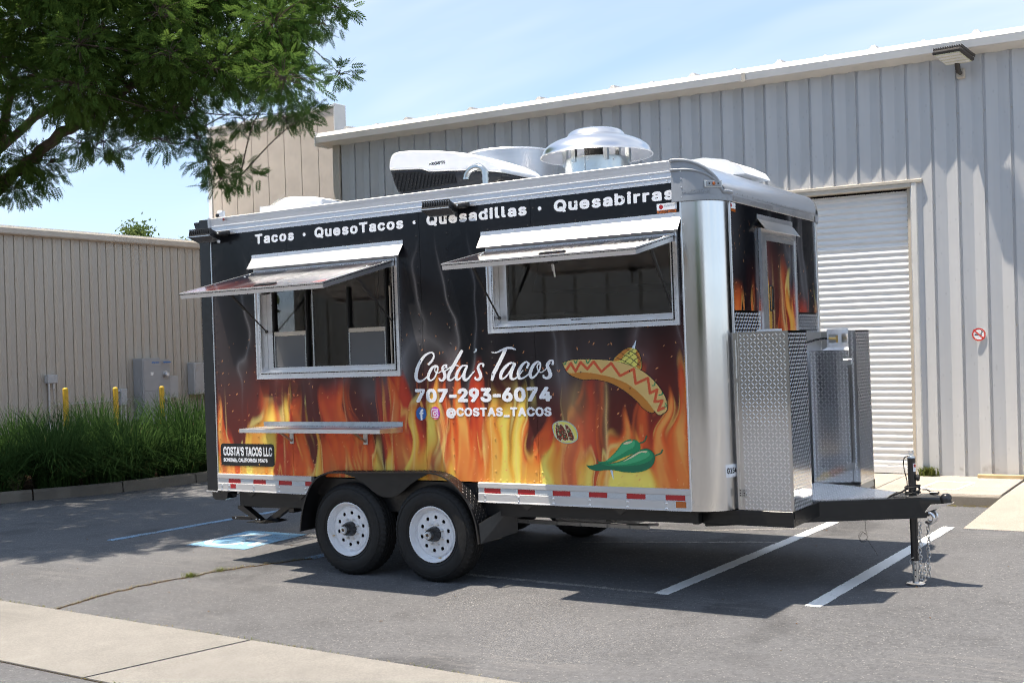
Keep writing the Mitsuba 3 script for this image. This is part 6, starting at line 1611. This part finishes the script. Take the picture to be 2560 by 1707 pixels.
put(jk + '__lifting_eye', tube([(JX + 0.016 * math.cos(a), JY, 0.975 + 0.016 * math.sin(a)) for a in np.linspace(0, 2 * np.pi, 16, endpoint=False)], 0.005, 6, closed=True), 'zinc', smooth=60)
put(jk + '__side_knob', lathe([(0.0, 0.028), (0.022, 0.024), (0.026, 0.010), (0.018, 0.0)], (JX + 0.028, JY, 0.79), 'x', 20), 'black_plastic', smooth=50)
put(jk + '__sticker', loft([(JX + 0.0293 * math.cos(a), JY + 0.0293 * math.sin(a)) for a in np.linspace(-1.0, 0.1, 6)], 0.835, 0.895), 'letter_white', smooth=50)
put(jk + '__sticker_mark', loft([(JX + 0.0298 * math.cos(a), JY + 0.0298 * math.sin(a)) for a in np.linspace(-0.85, -0.05, 6)], 0.868, 0.889), 'tape_red', smooth=50)
put(jk + '__cord', tube(spline([(JX - 0.02, JY, 0.95), (JX - 0.05, JY - 0.01, 0.93), (JX - 0.052, JY - 0.015, 0.86), (JX - 0.033, JY - 0.022, 0.77), (JX - 0.032, JY - 0.02, 0.70)], 6), 0.004, 6), 'seal_black', smooth=60)
coil = []
for k in range(70):
    a = k * 0.33
    coil.append((JX + (0.048 + 0.006 * math.sin(k * 0.7)) * math.cos(a), JY + (0.048 + 0.006 * math.cos(k * 0.5)) * math.sin(a), 0.672 + 0.055 * (0.5 + 0.5 * math.sin(k * 0.11)) + 0.010 * math.sin(a + 0.6)))
put(FT + '__cable_coil', tube(coil + [(JX - 0.06, JY - 0.06, 0.69), (JX - 0.13, JY - 0.05, 0.661)], 0.0065, 8), 'seal_black', smooth=60, label='black cable wound round the tongue jack')


def link(c, ax, roll, ln=0.034, wd=0.011, r=0.0038):
    """One chain link centred at c, long along ax."""
    ax = V(ax) / np.linalg.norm(ax)
    s = np.cross(ax, [0, 1, 0.01])
    s /= np.linalg.norm(s)
    t = np.cross(ax, s)
    s = s * math.cos(roll) + t * math.sin(roll)
    p = [V(c) + ax * (math.copysign(ln / 2 - wd, math.sin(a)) if abs(math.sin(a)) > 1e-6 else 0) + ax * wd * math.sin(a) + s * wd * math.cos(a) for a in np.linspace(0.15, 2 * np.pi + 0.15, 16, endpoint=False)]
    return tube(p, r, 6, closed=True)


for k, (xa, xb, ya) in enumerate(((5.915, 5.905, 1.205), (5.955, 5.942, 1.30))):
    chn = sub(FT, 'safety_chain')
    n = 17
    for i in range(n):
        z = 0.455 - i * 0.0242
        x = xa + (xb - xa) * i / n + 0.004 * math.sin(i * 1.3 + k)
        put(chn + '__link', link((x, ya, z), (0.04, 0, 1), (i % 2) * math.pi / 2 + 0.4), 'zinc', smooth=60)
    if k == 0:
        for i in range(5):
            put(chn + '__link', link((5.928 + 0.005 * i, 1.20, 0.066 + 0.024 * i), (0.1, 0, 1), (i % 2) * math.pi / 2), 'zinc', smooth=60)
    hk = spline([(5.955, 1.22, 0.47), (5.985, 1.20, 0.462), (6.012, 1.19, 0.478), (6.020, 1.19, 0.510), (6.004, 1.195, 0.535), (5.985, 1.20, 0.54)], 6)
    put(chn + '__hook', tube(hk + V([0, 0.10 * k, 0]), np.linspace(0.009, 0.013, len(hk)), 10), 'chrome', smooth=60)
wire = spline([(5.51, 1.23, 0.51), (5.512, 1.23, 0.42), (5.513, 1.232, 0.36), (5.48, 1.235, 0.375), (5.455, 1.24, 0.335), (5.475, 1.235, 0.295), (5.51, 1.23, 0.305), (5.522, 1.23, 0.345), (5.49, 1.235, 0.368), (5.464, 1.24, 0.33), (5.48, 1.235, 0.30), (5.52, 1.23, 0.32), (5.55, 1.22, 0.28), (5.585, 1.21, 0.235), (5.60, 1.21, 0.205)], 6)
put(FT + '__breakaway_wire', tube(wire, 0.0016, 5), 'seal_black', smooth=60, label='thin looped wire hanging under the tongue')

# cages of tread plate for the gas bottles, left and right of the tongue
CX0, CX1, CZ0, CZ1 = 4.915, 5.318, 0.656, 1.898


def sheet(lo, hi):
    return box(lo, hi)


for k in range(2):
    cg = sub(FT, 'gas_cage')
    ya, yb = ((0.200, 0.600), (1.850, 2.250))[k]
    t = 0.004
    lab = ('left gas cage of diamond plate at the near front corner', 'right gas cage of diamond plate on the far side of the tongue')[k]
    outer = ya if k == 0 else yb
    if k == 0:
        put(cg + '__outer_plate', sheet((CX0, ya, CZ0), (CX1, ya + t, CZ1)), 'diamond_plate', label=lab)
        put(cg + '__outer_lugs', tread((CX0 + 0.045, ya, CZ0), (1, 0, 0), (0, 0, 1), CX1 - CX0 - 0.05, CZ1 - CZ0 - 0.004), 'diamond_lug', kind='stuff', label='raised lozenges')
        put(cg + '__hinge_strip', box((CX0, ya - 0.004, CZ0), (CX0 + 0.040, ya - 0.0005, CZ1), 0.001), 'diamond_plate')
        put(cg + '__hinge_knuckle', cat([cyl((CX0 + 0.022, ya - 0.007, z), (CX0 + 0.022, ya - 0.007, z + 0.27), 0.005, 8) for z in np.arange(CZ0 + 0.02, CZ1 - 0.2, 0.30)]), 'zinc', smooth=60)
        put(cg + '__hinge', cat([box((4.925, ya - 0.011, 0.745), (4.948, ya - 0.0045, 0.80), 0.001), box((4.952, ya - 0.011, 0.740), (4.975, ya - 0.0045, 0.80), 0.001)]), 'steel_dull')
        put(cg + '__hinge_bolt', domes([(x, ya - 0.011, z) for x in (4.936, 4.963) for z in (0.755, 0.772, 0.790)], (0, -1, 0), 0.006), 'ink_black', smooth=True)
    else:
        put(cg + '__outer_plate', sheet((CX0, yb - t, CZ0), (CX1, yb, CZ1)), 'diamond_plate')
        door_top = 1.740
        put(cg + '__door', sheet((CX0 + 0.02, ya, CZ0 + 0.004), (CX1 - 0.062, ya + t, door_top)), 'diamond_plate', label='low tread plate door of the right gas cage')
        put(cg + '__door_lugs', tread((CX0 + 0.022, ya, CZ0 + 0.006), (1, 0, 0), (0, 0, 1), CX1 - CX0 - 0.088, door_top - CZ0 - 0.008), 'diamond_lug', kind='stuff', label='raised lozenges')
        put(cg + '__corner_strip', sheet((CX1 - 0.058, ya, CZ0), (CX1, ya + t, CZ1)), 'diamond_plate')
        put(cg + '__corner_lugs', tread((CX1 - 0.058, ya, CZ0), (1, 0, 0), (0, 0, 1), 0.058, CZ1 - CZ0 - 0.004, 0.019), 'diamond_lug', kind='stuff', label='raised lozenges')
        for z in (0.78, 1.62):
            put(cg + '__latch', box((CX1 - 0.105, ya - 0.012, z), (CX1 - 0.035, ya - 0.001, z + 0.045), 0.003), 'zinc')
    ea, eb = (ya + t + 0.001, yb) if k == 0 else (ya, yb - t - 0.001)
    put(cg + '__end_plate', sheet((CX1 - t if k else CX1 - t, ea if k == 0 else ya + t + 0.001, CZ0), (CX1, eb, CZ1)), 'diamond_plate')
    put(cg + '__end_lugs', tread((CX1, ya + 0.003, CZ0), (0, 1, 0), (0, 0, 1), yb - ya - 0.006, CZ1 - CZ0 - 0.004), 'diamond_lug', kind='stuff', label='raised lozenges')
    if k == 0:
        put(cg + '__inner_door', sheet((CX0, yb - t - 0.001, CZ0), (CX1 - t - 0.001, yb - 0.001, 1.740)), 'diamond_plate')
    put(cg + '__floor', sheet((CX0, ya + t, CZ0 - 0.003), (CX1 - t, yb - t, CZ0 + 0.002)), 'diamond_plate')
    put(cg + '__back_plate', sheet((CX0 - 0.004, ya + t, CZ0), (CX0 - 0.001, yb - t, CZ1)), 'aluminium')
    put(cg + '__foot_rail', box((CX0, ya + 0.01, 0.60), (CX1 - 0.003, yb - 0.01, CZ0 - 0.004)), 'frame_black' if k == 0 else 'trim_tan')

# ------------------------------------------------------------------ gas bottles standing in the cages
for k, (gx, gy, lab) in enumerate(((5.115, 2.05, 'white propane cylinder standing in the right gas cage, collar and hose in sight'), (5.115, 0.40, 'white propane cylinder inside the left gas cage, only the top of its collar in sight'))):
    gb = thing('propane_cylinder', lab, 'gas cylinder')
    put(gb + '__tank', lathe([(0.0, 0.664), (0.10, 0.664), (0.165, 0.70), (0.178, 0.76), (0.178, 1.62), (0.172, 1.68), (0.14, 1.735), (0.085, 1.765), (0.03, 1.775), (0.0, 1.775)], (gx, gy, 0), sides=48), 'tank_white', smooth=50)
    cb = [(0.088 * math.cos(a), 0.088 * math.sin(a)) for a in np.linspace(-2.6, 0.9, 22)]
    full = loft([(gx + x, gy + y) for x, y in cb], 1.765, 1.802)
    put(gb + '__collar', full, 'tank_white', smooth=50)
    put(gb + '__collar', loft([(gx + x, gy + y) for x, y in cb], 1.872, 1.915), 'tank_white', smooth=50)
    for sl in (slice(0, 3), slice(8, 11), slice(15, 18), slice(20, 22)):
        put(gb + '__collar_post', loft([(gx + x, gy + y) for x, y in cb[sl]], 1.802, 1.872), 'tank_white', smooth=50)
    put(gb + '__valve', cat([cyl((gx, gy, 1.77), (gx, gy, 1.86), 0.016, 12), cyl((gx, gy, 1.835), (gx - 0.07, gy - 0.03, 1.838), 0.011, 10)]), 'brass', smooth=60)
    if k == 0:
        put(gb + '__hose', tube(spline([(gx - 0.07, gy - 0.03, 1.838), (gx - 0.12, gy - 0.08, 1.838), (gx - 0.19, gy - 0.35, 1.80), (gx - 0.145, gy - 0.60, 1.765), (gx - 0.10, gy - 0.80, 1.70), (gx - 0.06, gy - 0.90, 1.55), (gx - 0.05, gy - 0.95, 1.35), (gx - 0.06, gy - 0.95, 1.15)], 6), 0.0085, 8), 'seal_black', smooth=60, label='black gas hose')

# ------------------------------------------------------------------ fenders, wheels, stabiliser
FY0, FY1 = -0.115, 0.215
fo = spline([(1.075, 0.352), (1.092, 0.47), (1.130, 0.60), (1.200, 0.735), (1.295, 0.826), (1.410, 0.868)], 6)
fr = spline([(2.400, 0.893), (2.540, 0.880), (2.655, 0.832), (2.760, 0.745), (2.845, 0.630), (2.895, 0.50), (2.915, 0.345)], 6)
rim_ = np.vstack([fo, fr])
n = len(rim_)
sub_ = sub(FT, 'fender')
t_ = np.gradient(rim_, axis=0)
t_ /= np.linalg.norm(t_, axis=1, keepdims=True)
nrm = np.c_[t_[:, 1], -t_[:, 0]]
inn = rim_ + nrm * 0.004
for far in (0, 1):
    y0, y1 = (FY0, FY1) if not far else (W - FY1, W - FY0)
    v = np.vstack([np.c_[rim_[:, 0], np.full(n, y0), rim_[:, 1]], np.c_[rim_[:, 0], np.full(n, y1), rim_[:, 1]], np.c_[inn[:, 0], np.full(n, y0), inn[:, 1]], np.c_[inn[:, 0], np.full(n, y1), inn[:, 1]]])
    f = []
    for i in range(n - 1):
        f += [[i, n + i + 1, i + 1], [i, n + i, n + i + 1], [2 * n + i, 2 * n + i + 1, 3 * n + i + 1], [2 * n + i, 3 * n + i + 1, 3 * n + i]]
        for a, b in ((0, 2 * n), (n, 3 * n)):
            f += [[a + i, a + i + 1, b + i + 1], [a + i, b + i + 1, b + i]]
    key = sub_ if not far else sub(FT, 'fender')
    put(key + '__arch', trimesh.Trimesh(v, V(f), process=False), 'black_plate', smooth=25, label='black tread plate fender over the two wheels' if not far else None)
    lip = Polygon(np.vstack([rim_, (rim_ + nrm * 0.012)[::-1]]))
    put(key + '__outer_lip', xz(lip, y0 - 0.003 if not far else y1, 0.003), 'black_plate')
    sc_ = Polygon(np.vstack([spline([(1.50, 0.862), (1.70, 0.80), (1.86, 0.70), (1.985, 0.668), (2.11, 0.70), (2.26, 0.80), (2.44, 0.884)], 6), [(2.40, 0.889), (1.42, 0.864)]])).buffer(0)
    put(key + '__centre_skirt', xz(sc_, y0 + 0.060 if not far else y1 - 0.064, 0.004), 'frame_black')
# lugs that follow the near arch
sarc = np.r_[0, np.cumsum(np.linalg.norm(np.diff(rim_, axis=0), axis=1))]
flat = tread((0, 0, 0), (1, 0, 0), (0, 1, 0), sarc[-1], FY1 - FY0)
q = flat.vertices
px_ = np.interp(q[:, 0], sarc, rim_[:, 0]) - np.interp(q[:, 0], sarc, nrm[:, 0]) * (q[:, 2] + 0.0002)
pz_ = np.interp(q[:, 0], sarc, rim_[:, 1]) - np.interp(q[:, 0], sarc, nrm[:, 1]) * (q[:, 2] + 0.0002)
put(sub_ + '__tread_lugs', trimesh.Trimesh(np.c_[px_, FY1 - q[:, 1], pz_], flat.faces[:, ::-1], process=False), 'black_plate', kind='stuff', label='raised lozenges on the fender')
put(sub_ + '__mud_flap', hull([(2.916, -0.10, 0.345), (2.922, -0.10, 0.345), (3.07, 0.21, 0.40), (3.064, 0.21, 0.40), (2.905, -0.10, 0.50), (2.911, -0.10, 0.50), (3.07, 0.21, 0.65), (3.064, 0.21, 0.65)]), 'black_plate')
put(FT + '__wheel_well', cat([box((1.10, 0.26, 0.45), (2.90, 0.27, 0.80)), box((1.10, 0.02, 0.786), (2.90, 0.26, 0.80))]), 'frame_black')

R = 0.385
HOLES = 10


def wheel(cx0, side):
    wl = sub(FT, 'wheel')
    yf = -0.062 if side > 0 else W + 0.062          # outer sidewall plane
    s = side
    prof = [(0.2225, 0.030), (0.235, 0.014), (0.262, 0.004), (0.300, 0.0), (0.335, 0.004), (0.356, 0.013), (0.372, 0.026), (0.3805, 0.036)]
    for g0 in (0.062, 0.100, 0.132, 0.170):
        prof += [(R, g0 - 0.020), (R, g0), (R - 0.009, g0 + 0.002), (R - 0.009, g0 + 0.009), (R, g0 + 0.011)]
    prof += [(R, 0.195), (0.3805, 0.201), (0.372, 0.211), (0.356, 0.224), (0.335, 0.233), (0.300, 0.237), (0.262, 0.233), (0.2225, 0.210)]
    NS = 144
    m = lathe([(r, -a) for r, a in prof], (0, 0, 0), '-y', NS)
    v = m.vertices
    rr = np.hypot(v[:, 0], v[:, 2])
    an = np.arctan2(v[:, 2], v[:, 0])
    tooth = (np.round((an + 0.01) / (2 * np.pi) * NS) % 3 == 0)
    sh = tooth & (rr > 0.368) & ((np.abs(v[:, 1]) < 0.045) | (np.abs(v[:, 1]) > 0.192))
    k = np.where(sh, (rr - 0.009) / rr, 1.0)
    v = np.c_[v[:, 0] * k, v[:, 1], v[:, 2] * k]
    m = trimesh.Trimesh(v, m.faces, process=False)
    M = T().translate([cx0, yf, R]).rotate([0, 0, 1], 0 if s > 0 else 180)
    put(wl + '__tyre', m, 'rubber', smooth=28, to_world=M)
    put(wl + '__tyre_ridge', cat([lathe([(r + 0.0022 * math.cos(a), -(z0 - 0.0018 * math.sin(a))) for a in np.linspace(0, 2 * np.pi, 7)], (0, 0, 0), '-y', 96) for r, z0 in ((0.252, 0.006), (0.338, 0.003), (0.345, 0.006))]), 'rubber', smooth=60, to_world=M)
    rimp = [(0.2235, 0.022), (0.2265, 0.016), (0.2245, 0.011), (0.219, 0.011), (0.214, 0.020), (0.209, 0.034), (0.1985, 0.052), (0.193, 0.058), (0.190, 0.075), (0.184, 0.078), (0.176, 0.058)]
    put(wl + '__rim', lathe([(r, -a) for r, a in rimp], (0, 0, 0), '-y', 72), 'wheel_white', smooth=35, to_world=M, label='white steel rim')
    dish = Point(0, 0).buffer(0.1765, 48).difference(Point(0, 0).buffer(0.060, 32))
    for i in range(HOLES):
        a = 2 * np.pi * (i + 0.35) / HOLES
        e = affinity.rotate(affinity.scale(Point(0, 0).buffer(1, 12), 0.0150, 0.0165), math.degrees(a))
        dish = dish.difference(affinity.translate(e, 0.1335 * math.cos(a), 0.1335 * math.sin(a)))
    d = xz(dish, 0.056, 0.006)
    put(wl + '__dish', d, 'wheel_white', to_world=M)
    put(wl + '__dish_step', lathe([(0.116, -0.0562), (0.112, -0.0535), (0.062, -0.0535), (0.060, -0.0562)], (0, 0, 0), '-y', 48), 'wheel_white', smooth=35, to_world=M)
    put(wl + '__brake_drum', lathe([(0.0, -0.075), (0.172, -0.075), (0.172, -0.20), (0.0, -0.20)], (0, 0, 0), '-y', 32), 'frame_black', to_world=M)
    put(wl + '__hub', lathe([(0.059, -0.056), (0.060, -0.030), (0.056, -0.006), (0.046, 0.022), (0.040, 0.030), (0.030, 0.031)], (0, 0, 0), '-y', 32), 'black_plate', smooth=35, to_world=M)
    put(wl + '__hub_cap', lathe([(0.0305, 0.028), (0.0315, 0.046), (0.028, 0.054), (0.020, 0.056), (0.018, 0.052), (0.012, 0.049)], (0, 0, 0), '-y', 28), 'zinc', smooth=35, to_world=M)
    put(wl + '__hub_plug', lathe([(0.0, 0.0505), (0.0165, 0.0495)], (0, 0, 0), '-y', 16), 'dirt', to_world=M)
    for i in range(8):
        a = 2 * np.pi * (i + 0.5) / 8
        p = V([0.0835 * math.cos(a), 0, 0.0835 * math.sin(a)])
        put(wl + '__lug_nut', cat([cyl(p + V([0, 0.054, 0]), p + V([0, 0.036, 0]), 0.0098, 6), cyl(p + V([0, 0.036, 0]), p + V([0, 0.024, 0]), 0.0055, 8), cyl(p + V([0, 0.0535, 0]), p + V([0, 0.0515, 0]), 0.0135, 12)]), 'zinc', to_world=M)
    put(wl + '__valve_stem', cat([cyl((0.150, 0.060, 0.128), (0.146, 0.028, 0.124), 0.0055, 8)]), 'brass', to_world=T().translate([cx0, yf, R]).rotate([0, 1, 0], 200 if cx0 < 2 else 115).rotate([0, 0, 1], 0 if s > 0 else 180))


for x in (1.5516, 2.4195):
    wheel(x, 1)
    wheel(x, -1)
    put(FT + '__axle', cyl((x, 0.14, R), (x, W - 0.14, R), 0.035, 12), 'frame_black', smooth=60)
put(FT + '__leaf_springs', cat([box((1.2, 0.20, 0.40), (2.8, 0.26, 0.45)), box((1.2, W - 0.26, 0.40), (2.8, W - 0.20, 0.45))]), 'frame_black')
tk = sub(FT, 'waste_water_tank')
put(tk + '__tank', box((2.98, 0.95, 0.385), (3.74, 1.55, 0.50), 0.01), 'trim_white', label='pale tank slung under the frame')
put(tk + '__support_bar', box((2.48, 0.80, 0.372), (3.92, 0.83, 0.404), 0.002), 'skirt_white')
put(tk + '__drain_pipe', cyl((3.70, 0.86, 0.39), (3.98, 0.86, 0.41), 0.012), 'skirt_white', smooth=60)
for x in (2.64, 2.80, 3.08, 3.30, 3.55, 3.75):
    put(tk + '__clip', box((x, 0.794, 0.374), (x + 0.012, 0.799, 0.402)), 'cast_grey')
ss = sub(FT, 'stabiliser_jack')
JYY = 0.085
put(ss + '__arm', hull([(0.150, JYY, 0.512), (0.215, JYY, 0.512), (0.150, JYY + 0.07, 0.512), (0.215, JYY + 0.07, 0.512), (0.43, JYY, 0.385), (0.36, JYY, 0.385), (0.43, JYY + 0.07, 0.385), (0.36, JYY + 0.07, 0.385), (0.15, JYY, 0.485), (0.15, JYY + 0.07, 0.485)]), 'black_plate')
put(ss + '__arm', hull([(0.74, JYY + 0.08, 0.522), (0.62, JYY + 0.08, 0.505), (0.74, JYY + 0.14, 0.522), (0.62, JYY + 0.14, 0.505), (0.40, JYY + 0.08, 0.378), (0.50, JYY + 0.08, 0.378), (0.40, JYY + 0.14, 0.378), (0.50, JYY + 0.14, 0.378)]), 'black_plate')
put(ss + '__arm', hull([(0.20, JYY + 0.08, 0.49), (0.66, JYY + 0.08, 0.495), (0.20, JYY + 0.14, 0.49), (0.66, JYY + 0.14, 0.495), (0.20, JYY + 0.08, 0.505), (0.66, JYY + 0.08, 0.51), (0.20, JYY + 0.14, 0.505), (0.66, JYY + 0.14, 0.51)]), 'black_plate')
put(ss + '__screw_block', box((0.735, JYY + 0.03, 0.468), (0.80, JYY + 0.14, 0.512), 0.005), 'black_plate')
put(ss + '__crank_bar', beam((0.075, 0.10), (0.29, 0.13), 0.05, 0.385, 0.412), 'black_plate')
put(ss + '__base_foot', cat([box((0.27, JYY - 0.02, 0.366), (0.50, JYY + 0.16, 0.372)), hull([(0.46, JYY - 0.02, 0.366), (0.62, JYY + 0.02, 0.378), (0.60, JYY + 0.18, 0.378), (0.46, JYY + 0.16, 0.366), (0.52, JYY - 0.02, 0.40), (0.55, JYY + 0.1, 0.405)])]), 'black_plate')
put(ss + '__rivet', domes([(0.375, JYY - 0.001, 0.398), (0.415, JYY - 0.001, 0.396), (0.12, 0.082, 0.400)], (0, -1, 0), 0.008), 'chrome', smooth=True)
rs = sub(FT, 'rear_step')
put(rs + '__platform', box((-0.87, 0.84, 0.590), (-0.345, 1.37, 0.604), 0.003), 'black_plate', label='folding step platform behind the rear door')
put(rs + '__grip_bar', cat([box((-0.322, 0.84, 0.592), (-0.300, 1.37, 0.602)), box((-0.272, 0.84, 0.592), (-0.245, 1.37, 0.602))]), 'black_plate')
put(rs + '__arm', cat([box((-0.80, 0.86, 0.575), (-0.10, 0.88, 0.589)), box((-0.80, 1.33, 0.575), (-0.10, 1.35, 0.589))]), 'frame_black')
rb = sub(FT, 'rear_bumper_light')
put(rb + '__housing', hull([(-0.135, 0.05, 0.635), (0.065, 0.05, 0.635), (-0.13, 0.05, 0.585), (0.05, 0.05, 0.575), (-0.10, 0.05, 0.562), (0.02, 0.05, 0.560), (-0.135, 0.17, 0.635), (0.065, 0.17, 0.635), (-0.13, 0.17, 0.585), (0.05, 0.17, 0.575)]), 'black_plate', smooth=25)
put(rb + '__wires', cat([tube(spline([(0.06, 0.09, 0.63), (0.10, 0.08, 0.60 + 0.01 * k), (0.14, 0.09, 0.615), (0.185, 0.10, 0.628)], 5), 0.004, 5) for k in range(3)]), 'seal_black', smooth=60)
